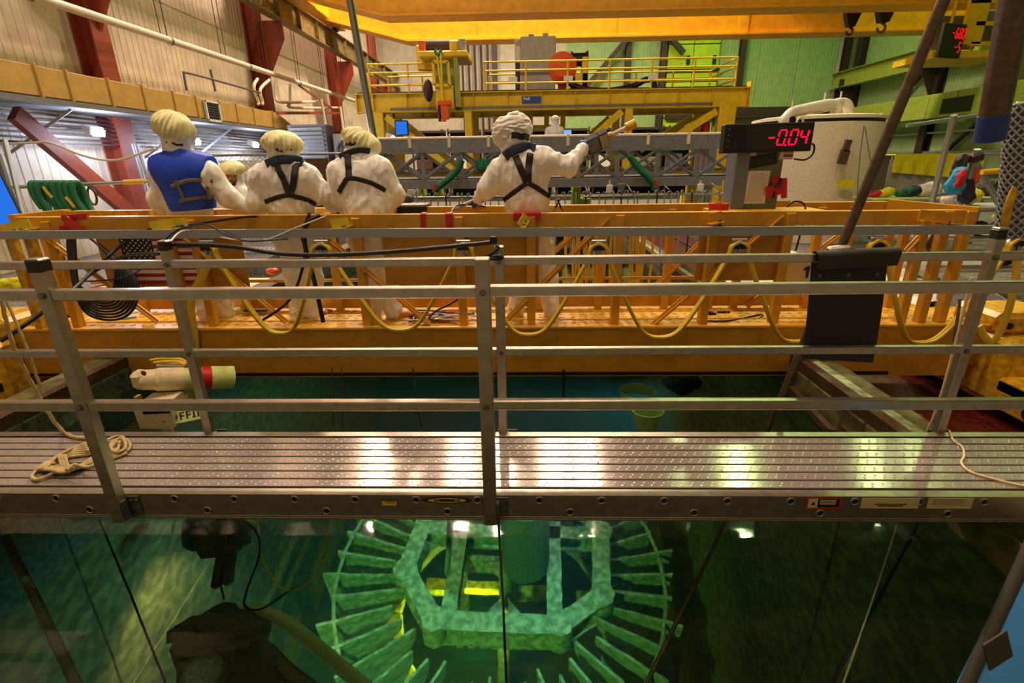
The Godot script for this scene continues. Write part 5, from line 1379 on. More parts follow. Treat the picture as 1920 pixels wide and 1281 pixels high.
# ---------------------------------------------------------------- the walkway bridge the workers stand on
func bridge() -> void:
	var br := thing("walkway_bridge", "orange steel walkway bridge with handrails on which the four workers stand", "bridge", V(-0.3, -0.34, -4.7))
	# near girder: a channel with a dark heel, far girder, deck between
	var gi := obj("girder", MB.new().extrude([V2(-0.07, -0.23), V2(0.06, -0.23), V2(0.06, -0.205), V2(-0.03, -0.205), V2(-0.03, 0.215), V2(0.08, 0.215), V2(0.08, 0.24), V2(-0.07, 0.24)], V(-5.4, -0.13, -4.40), V(3.97, -0.13, -4.40)), M.bridge_orange, br)
	obj("girder_lip", MB.new().rod(V(-5.4, 0.118, -4.325), V(4.15, 0.118, -4.325), 0.016, 8), M.deck_yellow, gi)
	obj("heel_strip", MB.new().lim(V(-5.4, -0.345, -4.335), V(3.3, -0.315, -4.318)), M.black_rubber, gi)
	obj("bolt_hole", MB.new().lathe([V2(0, 0), V2(0.032, 0), V2(0.036, 0.012), V2(0.02, 0.014), V2(0.02, 0.004), V2(0, 0.004)], Transform3D(Basis(Vector3.RIGHT, PI / 2), Vector3(3.637, -0.324, -4.37)), 14), M.black_iron, gi)
	obj("end_plate", MB.new().lim(V(3.95, -0.38, -4.32), V(3.985, 0.14, -4.5)), M.bridge_orange, gi)
	obj("girder", MB.new().ibeam(V(-5.4, -0.13, -5.05), V(3.97, -0.13, -5.05), 0.16, 0.46, 0.02), M.bridge_orange, br)
	var dk := MB.new().lim(V(-4.6, 0.09, -4.36), V(4.0, 0.108, -5.0))
	obj("deck", dk, M.deck_yellow, br)
	var tread := MB.new()
	for i in 86:
		for k in 6: tread.obox(V(-4.55 + i * 0.1, 0.11, -4.5 - k * 0.09), V(0.045, 0.006, 0.012), Basis(Vector3.UP, 0.7 if (i + k) % 2 == 0 else -0.7))
	obj("tread_lug", tread, M.deck_yellow, br).set_meta("kind", "stuff")
	obj("kick_plate", MB.new().lim(V(-4.45, 0.13, -4.98), V(3.45, 0.24, -4.992)), M.bridge_orange, br)
	# handrails: angle sections, flat face outward
	var ang := [V2(-0.004, -0.11), V2(0.004, -0.11), V2(0.004, -0.004), V2(0.1, -0.004), V2(0.1, 0.004), V2(-0.004, 0.004)]
	obj("handrail", MB.new().extrude(ang, Vector3(-4.516, 1.122, -4.45), Vector3(3.805, 1.091, -4.45), Vector3.UP), M.bridge_orange, br)
	obj("handrail", MB.new().extrude(ang, Vector3(-4.46, 1.129, -4.97), Vector3(3.406, 1.127, -4.97), Vector3.UP), M.bridge_orange, br)
	obj("end_rail", MB.new().beam(Vector3(3.402, 1.102, -4.97), Vector3(3.802, 1.069, -4.45), 0.07, 0.1), M.bridge_orange, br)
	obj("end_rail", MB.new().beam(Vector3(-4.529, 1.099, -4.45), Vector3(-4.468, 1.103, -4.97), 0.07, 0.1), M.bridge_orange, br)
	obj("mid_rail", MB.new().lim(V(-4.45, 0.41, -4.955), V(3.4, 0.44, -4.97)), M.bridge_orange, br)
	# posts of square section, near then far
	var post := func(b: Vector3, z: float, w: float) -> void:
		obj("post", MB.new().lim(V(b.x - w * 0.5, 0.1, z - w * 0.5), V(b.x + w * 0.5, 1.09, z + w * 0.5), 0.006), M.bridge_orange, br)
	for b: Vector3 in [Vector3(-4.233, 0.161, -4.46), Vector3(-3.173, 0.144, -4.46), Vector3(-2.93, 0.132, -4.46), Vector3(-1.475, 0.108, -4.46), Vector3(-0.575, 0.103, -4.46), Vector3(0.049, 0.089, -4.46), Vector3(0.812, 0.095, -4.46), Vector3(1.613, 0.08, -4.46), Vector3(2.252, 0.077, -4.46), Vector3(3.386, 0.04, -4.46), Vector3(3.559, 0.054, -4.46), Vector3(3.736, 0.068, -4.46)]:
		post.call(b, -4.46, 0.075)
	for b: Vector3 in [Vector3(-4.779, 0.055, -4.96), Vector3(-3.963, 0.05, -4.96), Vector3(-2.857, 0.061, -4.96), Vector3(-1.907, 0.055, -4.96), Vector3(0.729, 0.038, -4.96), Vector3(1.394, 0.034, -4.96), Vector3(1.835, 0.031, -4.96), Vector3(2.085, 0.041, -4.96), Vector3(2.793, 0.037, -4.96), Vector3(3.085, 0.035, -4.96), Vector3(3.465, 0.032, -4.96), Vector3(3.613, 0.031, -4.96)]:
		post.call(b, -4.965, 0.07)
	for d: Array in [[Vector3(-4.344, 1.013, -4.45), Vector3(-3.461, 0.154, -4.45)], [Vector3(-3.025, 0.939, -4.45), Vector3(-2.237, 0.147, -4.45)], [Vector3(-1.769, 0.935, -4.45), Vector3(-0.896, 0.124, -4.45)], [Vector3(-0.212, 0.12, -4.45), Vector3(0.721, 1.068, -4.45)], [Vector3(1.152, 0.091, -4.45), Vector3(2.186, 1.07, -4.45)], [Vector3(3.289, 0.761, -4.45), Vector3(3.459, 1.007, -4.45)]]:
		obj("diagonal", MB.new().beam(d[0], d[1], 0.012, 0.06, Vector3.BACK).beam(d[0], d[1], 0.05, 0.01, Vector3.BACK), M.bridge_orange, br)
	for d: Array in [[Vector3(0.562, 0.934, -4.95), Vector3(0.233, 0.655, -4.95)], [Vector3(1.271, 0.326, -4.95), Vector3(1.763, 0.846, -4.95)], [Vector3(2.847, 0.703, -4.95), Vector3(3.011, 0.843, -4.95)], [Vector3(2.218, 0.127, -4.95), Vector3(2.404, 0.29, -4.95)], [Vector3(0.239, 0.14, -4.95), Vector3(-0.251, 0.059, -4.95)]]:
		obj("diagonal", MB.new().beam(d[0], d[1], 0.012, 0.055, Vector3.BACK).beam(d[0], d[1], 0.05, 0.01, Vector3.BACK), M.bridge_orange, br)
	# sheet panels fixed inside the near rail
	var pan := func(a: Vector3, b: Vector3, z: float) -> MeshInstance3D:
		return obj("kick_panel", MB.new().lim(V(a.x, a.y, z), V(b.x, b.y, z - 0.012), 0.003), M.panel_orange, br)
	pan.call(Vector3(-3.877, 1.018, -4.52), Vector3(-2.549, 0.479, -4.52), -4.505)
	pan.call(Vector3(-1.278, 1.069, -4.52), Vector3(0.118, 0.478, -4.52), -4.505)
	pan.call(Vector3(1.519, 0.98, -4.52), Vector3(2.285, 0.496, -4.52), -4.505)
	pan.call(Vector3(1.767, 1.152, -4.95), Vector3(2.473, 1.125, -4.95), -4.93)
	obj("work_shelf", MB.new().lim(Vector3(1.658, 1.099, -4.9), Vector3(2.603, 1.079, -4.9) + V(0, -0.012, 0.34)), M.deck_yellow, br)
	obj("work_shelf", MB.new().lim(Vector3(-4.714, 1.14, -4.93), Vector3(-3.596, 1.167, -4.93) + V(0, -0.09, 0.05)), M.truck_yellow, br)
	# L brackets that carry the festoon rail
	var bk := [[Vector3(-3.209, 1.027, -4.32), Vector3(-2.879, 1.064, -4.32), 1.0], [Vector3(-1.643, 1.024, -4.32), Vector3(-1.489, 1.053, -4.32), 1.0], [Vector3(-0.041, 0.998, -4.32), Vector3(0.013, 1.081, -4.36), 0.0], [Vector3(1.522, 1.042, -4.32), Vector3(1.635, 1.058, -4.36), -1.0], [Vector3(3.222, 1.054, -4.32), Vector3(3.547, 1.02, -4.32), -1.0], [Vector3(-4.646, 0.996, -4.32), Vector3(-4.252, 1.065, -4.32), 1.0]]
	for k in 6:
		var a: Vector3 = bk[k][0]
		var b: Vector3 = bk[k][1]
		var o := MB.new().beam(a + V(0, 0.02, 0), b + V(0, 0.02, 0), 0.008, 0.085).beam(a + V(0, -0.02, 0.03), b + V(0, -0.02, 0.03), 0.07, 0.008)
		o.beam(a.lerp(b, 0.8) + V(0, -0.02, 0.06), a.lerp(b, 0.8) + V(0, -0.02, -0.16), 0.05, 0.01)
		obj("rail_bracket", o, M.bracket_yellow if k != 4 and k != 3 else M.bridge_orange, br)
		for e in 2: obj("bracket_bolt", MB.new().rod(a.lerp(b, 0.7 + e * 0.15) + V(0, -0.06, 0.04), a.lerp(b, 0.7 + e * 0.15) + V(0, 0.0, 0.04), 0.01, 6), M.dull_steel, br)
	for x: Vector3 in [Vector3(-4.335, 0.227, -4.3), Vector3(-4.5, 0.228, -4.3)]:
		obj("bracket_post", MB.new().lim(V(x.x - 0.035, 0.1, -4.33), V(x.x + 0.035, 0.98, -4.39)), M.truck_yellow, br)
	obj("festoon_rail", MB.new().extrude([V2(-0.022, -0.035), V2(-0.012, -0.035), V2(-0.018, -0.03), V2(-0.018, 0.031), V2(0.018, 0.031), V2(0.018, -0.03), V2(0.012, -0.035), V2(0.022, -0.035), V2(0.022, 0.035), V2(-0.022, 0.035)], Vector3(-4.76, 1.003, -4.25), Vector3(4.367, 0.956, -4.25)), M.galvanised, br)
	# end trucks standing in the rail trenches
	for s: Array in [[4.35, "yellow wheel truck under the right end of the orange bridge"], [-5.05, "yellow wheel truck under the left end of the orange bridge"]]:
		var x: float = s[0]
		var tr := obj("end_truck", MB.new().lim(V(x - 0.26, -0.42, -3.6), V(x + 0.26, -0.28, -5.8), 0.03).lim(V(x - 0.3, -0.52, -4.1), V(x + 0.3, 0.05, -5.2), 0.04).lim(V(x - 0.26, -0.56, -3.45), V(x - 0.2, -0.28, -5.9), 0.02).lim(V(x + 0.2, -0.56, -3.45), V(x + 0.26, -0.28, -5.9), 0.02), M.truck_yellow, br)
		for z: float in [-3.75, -5.6]:
			obj("wheel", MB.new().lathe([V2(0, -0.08), V2(0.2, -0.08), V2(0.2, -0.06), V2(0.16, -0.05), V2(0.16, 0.05), V2(0.2, 0.06), V2(0.2, 0.08), V2(0, 0.08)], Transform3D(Basis(Vector3.BACK, PI / 2), V(x, -0.46, z)), 22), M.truck_yellow, tr)
			obj("axle", MB.new().rod(V(x - 0.3, -0.46, z), V(x + 0.3, -0.46, z), 0.05, 10), M.black_iron, tr)
		var rail := struct("trench_rail", MB.new().extrude([V2(-0.07, 0), V2(0.07, 0), V2(0.07, 0.015), V2(0.012, 0.02), V2(0.012, 0.03), V2(0.03, 0.035), V2(0.03, 0.05), V2(-0.03, 0.05), V2(-0.03, 0.035), V2(-0.012, 0.03), V2(-0.012, 0.02), V2(-0.07, 0.015)], V(x, -0.665, -1), V(x, -0.665, -17.5)), M.dark_steel)
		tag(rail, "steel rail in the %s trench beside the pool" % ("right" if x > 0 else "left"), "rail")
		var gb := thing("drive_gearbox", "yellow drive housing above the %s wheel truck" % ("right" if x > 0 else "left"), "gearbox", V(x, 0.05, -4.7))
		obj("housing", MB.new().lim(V(x - 0.28, 0.05, -4.25), V(x + 0.3, 0.24, -4.75), 0.04), M.truck_yellow, gb)
		for e: float in [-0.2, 0.2]: obj("cover_bolt", MB.new().rod(V(x + e, 0.14, -4.22), V(x + e, 0.14, -4.3), 0.03, 8), M.black_iron, gb)
	# festoon trolleys and the flat cable slung between them
	var tx := [Vector3(-2.694, 0.955, -4.25), Vector3(-1.714, 0.949, -4.25), Vector3(-0.518, 0.937, -4.25), Vector3(0.605, 0.926, -4.25), Vector3(1.759, 0.927, -4.25), Vector3(2.879, 0.928, -4.25), Vector3(3.991, 0.926, -4.25)]
	var names := ["nearest the flag", "by the second worker's legs", "in front of the middle orange panel", "right of the meter worker's leg", "in front of the right orange panel", "right of the brown pole", "at the right edge"]
	for k in 7:
		var p: Vector3 = tx[k]
		var t := thing("festoon_trolley", "small grey cable trolley under the festoon rail %s" % names[k], "trolley", p + V(0, -0.1, 0), "festoon trolleys")
		obj("saddle", MB.new().obox(p + V(0, -0.028, 0), V(0.13, 0.03, 0.06), Basis.IDENTITY, 0.008).lathe([V2(0, -0.035), V2(0.045, -0.035), V2(0.045, 0.035), V2(0, 0.035)], Transform3D(Basis(Vector3.RIGHT, PI / 2), p + V(0, -0.09, 0)), 14), M.galvanised, t)
		obj("clamp", MB.new().obox(p + V(0, -0.075, 0.045), V(0.1, 0.045, 0.012), Basis.IDENTITY, 0.006), M.black_iron, t)
		obj("clamp_bolt", MB.new().rod(p + V(0, -0.06, 0.04), p + V(0, -0.13, 0.045), 0.008, 6), M.steel, t)
	var loops := [[Vector3(-3.027, 0.097, -4.3), 0.6], [Vector3(-2.172, 0.119, -4.22), 0.0], [Vector3(-1.105, 0.144, -4.22), 0.0], [Vector3(0.018, 0.093, -4.22), 0.0], [Vector3(1.17, 0.062, -4.22), 0.0], [Vector3(2.34, 0.024, -4.2), 0.0], [Vector3(3.398, 0.009, -4.2), 0.0]]
	var fc := thing("festoon_cable", "flat yellow festoon cable hanging in loops along the near side of the orange bridge", "cable", V(0, 0.05, -4.2))
	for k in 6:
		var a: Vector3 = tx[k] + V(0.035, -0.06, 0.02)
		var b: Vector3 = tx[k + 1] + V(-0.035, -0.06, 0.02)
		var lo: Vector3 = loops[k + 1][0]
		if k < 4 or k == 5:
			pass
		var w := b.x - a.x
		for c in 2:
			var z := c * 0.03
			var pts := curve([tx[k] + V(0, -0.045, z), a + V(0.03, -0.02, z), a + V(0.055, -0.12, z), V(lerpf(a.x, lo.x, 0.42), lerpf(a.y, lo.y, 0.6), lo.z + z), V(lerpf(a.x, lo.x, 0.72), lerpf(a.y, lo.y, 0.93), lo.z + z), V(lo.x, lo.y, lo.z + z), V(lerpf(b.x, lo.x, 0.72), lerpf(b.y, lo.y, 0.93), lo.z + z), V(lerpf(b.x, lo.x, 0.42), lerpf(b.y, lo.y, 0.6), lo.z + z), b + V(-0.055, -0.12, z), b + V(-0.03, -0.02, z), tx[k + 1] + V(0, -0.045, z)], 6)
			obj("cable_loop", MB.new().tube(pts, 0.0155, 7), M.yellow_cable, fc)
			for e in 2:
				var q := []
				for v: Vector3 in pts: q.append(v + V(0, 0.009 - e * 0.018, 0.0125))
				obj("cable_seam", MB.new().tube(q, 0.0022, 4), M.cable_seam, fc)
	obj("cable_loop", MB.new().tube(curve([tx[0] + V(0, -0.05, 0), tx[0] + V(-0.03, -0.2, 0), loops[0][0] + V(0.04, 0.3, 0), loops[0][0], loops[0][0] + V(-0.04, -0.25, 0)], 6), 0.036, 8, -1.0, 0.3, Vector3.BACK), M.yellow_cable, fc)
	obj("cable_loop", MB.new().tube(curve([tx[6] + V(0, -0.05, 0), Vector3(4.043, 0.576, -4.2), Vector3(4.07, 0.208, -4.2), Vector3(4.026, 0.015, -4.2), Vector3(3.939, 0.055, -4.2), Vector3(3.866, 0.152, -4.2)], 6), 0.036, 8, -1.0, 0.35, Vector3.BACK), M.yellow_cable, fc)
	# far festoon strands seen through the bridge over the water
	for k in 9:
		var x: float = [1062, 1075, 1085, 1098, 1112, 1128, 1141, 1180, 1195][k]
		var a: Vector3 = Vector3(0.395, 0.892, -5.1)
		var s := 5.1 / 946.0 * 1.05
		var p := a + V((x - 1060) * s, 0.06, 0)
		var d := [0.6, 0.68, 0.62, 0.7, 0.7, 0.68, 0.7, 0.66, 0.7][k] as float
		tag(obj("far_cable_loop", MB.new().tube(curve([p, p + V(0.0, -d * 0.6, 0), p + V(0.02, -d * 0.95, 0), p + V(0.055, -d - 0.05, 0), p + V(0.09, -d * 0.95, 0), p + V(0.11, -d * 0.6, 0), p + V(0.11, 0, 0)], 5), 0.013, 6), M.yellow_cable), "%s yellow cable loop from the left on the far side of the bridge" % ["first", "second", "third", "fourth", "fifth", "sixth", "seventh", "eighth", "ninth"][k], "cable", "cable loops on the far side of the bridge")
	for k in 2: tag(obj("far_strand", MB.new().rod([Vector3(1.032, 0.885, -5.1), Vector3(1.105, 0.884, -5.1)][k], [Vector3(1.078, 0.178, -5.1), Vector3(1.154, 0.263, -5.1)][k], [0.012, 0.022][k], 6), M.yellow_cable), ["thin yellow strand hanging behind the bridge", "broad yellow strand hanging behind the bridge"][k], "cable")

	# on and about the bridge
	flag()
	var tapes := [[Vector3(-0.903, 1.106, -4.43), Vector3(-0.861, 0.984, -4.43), "narrow red tape strip over the handrail, left of two above the middle panel"], [Vector3(-0.687, 1.104, -4.43), Vector3(-0.629, 0.995, -4.43), "narrow red tape strip over the handrail, right of two above the middle panel"], [Vector3(-0.101, 1.106, -4.43), Vector3(0.132, 1.054, -4.43), "wide red tape over the handrail in front of the meter worker"]]
	for k in 3: tag(obj("red_tape", MB.new().lim(tapes[k][0] + V(0, 0.012, 0), tapes[k][1] + V(0, 0, 0.006), 0.002).lim(tapes[k][0] + V(0, 0.016, 0), V(tapes[k][1].x, tapes[k][0].y + 0.01, -4.56)), M.red_tape), tapes[k][2], "tape")
	tag(obj("red_ribbon", MB.new().beam(Vector3(-4.028, 1.101, -4.42), Vector3(-3.895, 0.996, -4.4), 0.09, 0.006, Vector3.BACK).beam(Vector3(-4.078, 1.116, -4.46), Vector3(-3.848, 1.127, -4.46), 0.03, 0.05, Vector3.UP), M.red_tape), "red ribbon tied on the handrail above the black cable coil", "ribbon")
	for k in 2:
		var c: Vector3 = [Vector3(-4.065, 1.013, -4.43), Vector3(-2.973, 1.093, -4.9)][k]
		tag(obj("red_clip", MB.new().obox(c, [V(0.08, 0.09, 0.02), V(0.03, 0.08, 0.02)][k], Basis(Vector3.BACK, 0.1), 0.004), M.red_tape), ["small red tag below the ribbon", "small red tag on the far handrail by the first worker"][k], "tag")
	display_post()
	# black box on the far rail
	var bb := thing("black_case", "black hard case on the far handrail between the third and fourth workers", "case", Vector3(-1.085, 1.077, -4.9))
	obj("lid", MB.new().lim(Vector3(-1.22, 1.162, -4.9), Vector3(-0.937, 1.144, -4.9) + V(0, -0.012, -0.2), 0.005), M.dull_steel, bb)
	obj("body", MB.new().lim(Vector3(-1.221, 1.147, -4.9), Vector3(-0.942, 1.075, -4.9) + V(0, 0, -0.2), 0.008), M.black_iron, bb)
	tag(obj("cable_reel_box", MB.new().lim(Vector3(-1.374, 1.203, -5.6), Vector3(-1.237, 1.119, -5.6) + V(0, 0, -0.2), 0.02), M.case_dark), "dark instrument box behind the black hard case", "box")
	for k in 2:
		var ch := []
		var c: Vector3 = Vector3(0.318, 1.094, -4.86)
		for i in 20: ch.append(c + V([-0.05, 0.03][k] + 0.05 * sin(i * 0.16) * [1, -1][k], 0.1 * sin(i * 0.16), 0.03 * cos(i * 1.6)))
		tag(obj("loop_chain", MB.new().tube(ch, 0.008, 5), M.black_iron), ["left short black chain over the far handrail beside the meter worker", "right short black chain over the far handrail beside the meter worker"][k], "chain")
	tag(obj("tape_roll", MB.new().lathe([V2(0.045, 0), V2(0.085, 0), V2(0.085, 0.055), V2(0.045, 0.055)], Transform3D(Basis.IDENTITY, Vector3(1.736, 1.1, -4.72)), 24), M.red_tape), "red tape roll lying on the yellow shelf beside the display cabinet", "tape roll")
	for k in 2: tag(obj("loose_lead", MB.new().tube(curve([[Vector3(-0.665, 1.096, -4.6), Vector3(2.329, 1.118, -4.7)][k], [Vector3(-0.644, 1.148, -4.75), Vector3(2.392, 1.163, -4.7)][k], [Vector3(-0.598, 1.155, -4.9), Vector3(2.481, 1.134, -4.7)][k], [Vector3(-0.467, 1.144, -4.95), Vector3(2.449, 1.025, -4.6)][k], [Vector3(-0.381, 1.128, -4.95), Vector3(2.397, 0.753, -4.55)][k]], 6), 0.009, 6), M.black_cable), ["bent black lead on the far handrail left of the meter worker", "black lead looping down beside the display cabinet"][k], "lead")
	# black cable coil hanging on the left
	var coil := MB.new()
	for k in 9:
		var f := k * 0.02
		coil.tube(curve([Vector3(-4.02, 0.979, -4.4) + V(f * 0.35, 0, 0), Vector3(-4.027, 0.846, -4.36) + V(f * 0.4, 0, 0), Vector3(-4.018, 0.523, -4.3) + V(f * 0.3, f * 0.2, 0.0), Vector3(-3.989, 0.301, -4.3) + V(f, f * 0.9, 0), Vector3(-3.813, 0.224, -4.3) + V(0, f * 1.3, 0), Vector3(-3.614, 0.263, -4.3) + V(-f * 0.6, f * 1.2, 0), Vector3(-3.473, 0.422, -4.3) + V(-f, f, 0), Vector3(-3.498, 0.603, -4.36) + V(-f, f, 0), Vector3(-3.716, 0.836, -4.4) + V(-f, f, 0), Vector3(-3.927, 0.994, -4.42) + V(-f * 0.3, 0, 0), Vector3(-4.02, 0.979, -4.4) + V(f * 0.35, 0, 0)], 5), 0.012, 6)
	tag(obj("cable_coil", coil, M.black_cable), "big coil of black cable hanging from the handrail left of the flag", "coil")
	var wires := [["black_cable", "black lead sagging from the bracket over the flag to the lower left", 0.013, [Vector3(-3.164, 1.034, -4.26), Vector3(-3.378, 0.948, -4.25), Vector3(-3.45, 0.804, -4), Vector3(-2.99, 0.781, -3.2), Vector3(-3.042, 0.652, -2.9), Vector3(-3.125, 0.566, -2.75)]],
		["black_cable", "black lead rising from the taped post to the coil", 0.012, [Vector3(-2.504, 0.972, -3.4), Vector3(-3.317, 0.838, -4.1), Vector3(-3.663, 0.709, -4.2), Vector3(-3.863, 0.594, -4.2)]],
		["blue_cable", "thin blue cable looped over the festoon rail beside the flag", 0.007, [Vector3(-3.86, 0.603, -4.2), Vector3(-3.499, 0.628, -4.2), Vector3(-3.261, 0.728, -4.2), Vector3(-2.963, 0.995, -4.2), Vector3(-2.765, 1.067, -4.2), Vector3(-2.629, 1.07, -4.2), Vector3(-2.489, 0.99, -4.2), Vector3(-2.319, 0.936, -4.2), Vector3(-1.978, 0.95, -4.2)]],
		["white_cable", "thin pale cable crossing from the taped post towards the second worker", 0.006, [Vector3(-2.347, 1.061, -3.3), Vector3(-2.819, 1.029, -4.2), Vector3(-2.485, 0.952, -4.22), Vector3(-2.216, 0.932, -4.22), Vector3(-1.881, 1.047, -4.22), Vector3(-1.707, 1.114, -4.4)]],
		["black_cable", "long black cable running from the taped post to the middle post", 0.012, [Vector3(-1.937, 1.132, -2.72), Vector3(-1.61, 1.118, -2.72), Vector3(-1.323, 1.074, -2.72), Vector3(-1.001, 1.068, -2.72), Vector3(-0.65, 1.085, -2.72), Vector3(-0.187, 1.124, -2.72)]],
		["black_cable", "black lead lying over the handrail between the first two workers", 0.01, [Vector3(-2.971, 1.049, -4.3), Vector3(-2.701, 1.08, -4.4), Vector3(-2.387, 1.113, -4.44), Vector3(-2.183, 1.095, -4.5)]],
		["black_cable", "black cable standing behind the second worker's leg", 0.013, [Vector3(-1.882, 1.084, -4.4), Vector3(-1.853, 1.129, -4.4), Vector3(-1.922, 0.964, -4.35), Vector3(-1.922, 0.781, -4.35), Vector3(-2.111, 0.399, -4.35), Vector3(-2.434, 0.18, -4.35)]],
		["black_cable", "black cable bundle hanging straight beside the second trolley", 0.02, [Vector3(-1.761, 1.119, -4.4), Vector3(-1.866, 1.054, -4.35), Vector3(-1.908, 0.873, -4.35), Vector3(-1.872, 0.543, -4.35), Vector3(-1.847, 0.176, -4.35)]],
		["black_cable", "crooked black cable on the deck under the middle panel", 0.009, [Vector3(-0.503, 0.399, -4.6), Vector3(-0.703, 0.285, -4.55), Vector3(-0.849, 0.222, -4.5), Vector3(-0.92, 0.14, -4.45)]],
		["black_cable", "thin black cable curving over the deck right of the fourth worker", 0.008, [Vector3(1.67, 0.119, -4.5), Vector3(1.841, 0.118, -4.5), Vector3(2.029, 0.107, -4.6), Vector3(2.269, 0.117, -4.7), Vector3(2.021, 0.081, -4.45), Vector3(1.843, 0.102, -4.5), Vector3(1.825, 0.092, -4.42)]]]
	for w: Array in wires: tag(obj("cable", MB.new().tube(curve(w[3], 7), w[2], 7), M[w[0]]), w[1], "cable")
	# loose cords heaped on the deck
	for k in 14:
		var c: Vector3 = Vector3(-0.807, 0.092, -4.6)
		c.y = 0.125
		var p := []
		for i in 6: p.append(c + V(rng.randf_range(-0.32, 0.32), 0.008 + k * 0.0035, rng.randf_range(-0.16, 0.14)))
		tag(obj("loose_wire", MB.new().tube(curve(p, 6), 0.006, 5), [M.white_cable, M.black_cable, M.white_cable, M.cloth_red][k % 4]), "loose thin cord in the heap on the deck below the middle panel", "cord", "cords heaped on the deck")
	tag(obj("rag_pile", MB.new().obox(Vector3(-3.718, 0.188, -4.45) + V(0, 0.02, 0), V(0.14, 0.02, 0.12), Basis(Vector3.UP, 0.4), 0.006), M.paper), "folded white rag on the deck below the flag", "rag")
	tag(obj("wire_brush", MB.new().obox(Vector3(-2.729, 0.149, -4.85), V(0.24, 0.02, 0.05), Basis.IDENTITY, 0.006), M.case_dark), "dark brush lying by the kick plate between the first two workers", "brush")
	for k in 2: tag(obj("plug_lead", MB.new().rod([Vector3(1.76, 0.116, -4.75), Vector3(1.875, 0.112, -4.8)][k], [Vector3(1.834, 0.094, -4.75), Vector3(1.994, 0.111, -4.8)][k], [0.03, 0.014][k], 8), M.black_iron), ["black plug lying on the deck at the right", "black pin of the plug lying on the deck at the right"][k], "plug")
	# beyond the bridge on the left: floor covers and clutter
	tag(obj("floor_cover", MB.new().lim(V(-6.9, -0.30, -5.6), V(-3.95, -0.285, -8.4)).lim(V(-5.4, -0.62, -5.9), V(-4.0, -0.29, -8.2)), M.sheet_cream), "cream plastic sheet covering the floor beyond the left end of the bridge", "sheet")
	tag(obj("grey_mat", MB.new().lim(Vector3(-6.518, -0.27, -5.951), Vector3(-6.486, -0.27, -7.161) + V(0, 0.012, 0), 0.004), M.sheet_slate), "slate blue mat on the cream sheet at the left", "mat")
	for k in 3:
		var p: Vector3 = [Vector3(-7.776, -0.28, -7.572), Vector3(-7.632, -0.28, -7.745), Vector3(-8.028, -0.28, -7.476)][k]
		tag(obj("yellow_bag", Blob.new().fill([[p + V(-0.2, 0.08, 0), p + V(0.25, 0.1, 0), 0.1, 0.14]], 0.03, 30.0, 0.03, [[p + V(0, 0.004, 0), Vector3.DOWN]], Vector3(5, 5, 5), k).mesh_into(MB.new()), [M.dull_white, M.sheet_yellow, M.sheet_yellow][k]), ["pale yellow bundle on the cream sheet at the lower left", "yellow bag beyond the left bracket posts", "yellow bag at the far left behind the rails"][k], "bag")
	for k in 4: tag(obj("floor_lead", MB.new().tube(curve([Vector3(-6.695, -0.26, -6.281) + V(0, 0, k * 0.1), Vector3(-6.791, -0.26, -7.635) + V(0, 0, -k * 0.2), Vector3(-5.032, -0.26, -6.929), Vector3(-4.8, -0.26, -7.752) + V(0, 0, -k * 0.2)], 6), 0.01, 5), [M.cloth_red, M.black_cable, M.cloth_red, M.white_cable][k]), ["red lead snaking nearest over the cream sheet", "black lead snaking over the cream sheet", "red lead snaking farther over the cream sheet", "white lead snaking over the cream sheet"][k], "lead")
	tag(obj("orange_bag", MB.new().ball(Vector3(-4.143, -0.1, -8.073), V(0.1, 0.06, 0.1)), M.orange_reel), "small orange bag behind the second worker", "bag")
	tag(obj("yellow_sheet", MB.new().lim(Vector3(-4.165, -0.29, -7.676), Vector3(-4.202, -0.29, -9.393) + V(0.1, 0.012, 0)), M.sheet_yellow), "yellow sheet on the floor behind the second worker", "sheet")
	# beyond the bridge on the right
	var pl := thing("tread_plate", "diamond tread plate leaning beyond the right end of the bridge", "plate", V(4.4, -0.3, -5.6))
	var p00: Vector3 = Vector3(4.829, 0.322, -5.9)
	var p10: Vector3 = Vector3(5.554, -0.141, -5.3)
	var p01: Vector3 = Vector3(4.681, -0.26, -5.7)
	var p11: Vector3 = Vector3(5.384, -0.613, -5.1)
	obj("plate", MB.new().grid(func(u: float, w: float) -> Vector3: return p00.lerp(p10, u).lerp(p01.lerp(p11, u), w), 4, 4, 0.012), M.galvanised, pl)
	var lug := MB.new()
	var nrm := (p10 - p00).cross(p01 - p00).normalized()
	if nrm.z < 0.0: nrm = -nrm
	for i in 30:
		for j in 16:
			var c := p00.lerp(p10, (i + 0.5) / 30.0).lerp(p01.lerp(p11, (i + 0.5) / 30.0), (j + 0.5) / 16.0) + nrm * 0.008
			var q := MB.aim((p10 - p00).rotated(nrm, 0.8 if (i + j) % 2 == 0 else -0.8), nrm)
			lug.obox(c, V(0.012, 0.008, 0.04), q)
	obj("tread_lug", lug, M.galvanised, pl).set_meta("kind", "stuff")
	var sg := thing("number_board", "tan board with a black figure beside the black cover", "sign", Vector3(2.549, 0.39, -4.75))
	obj("board", MB.new().lim(Vector3(2.39, 0.63, -4.75), Vector3(3.057, 0.335, -4.75) + V(0, 0, -0.02), 0.003), M.hoist_cream, sg)
	text("lettering", "1", 0.11, Transform3D(Basis.IDENTITY, Vector3(2.635, 0.515, -4.738)), M.ink, sg, false, true)
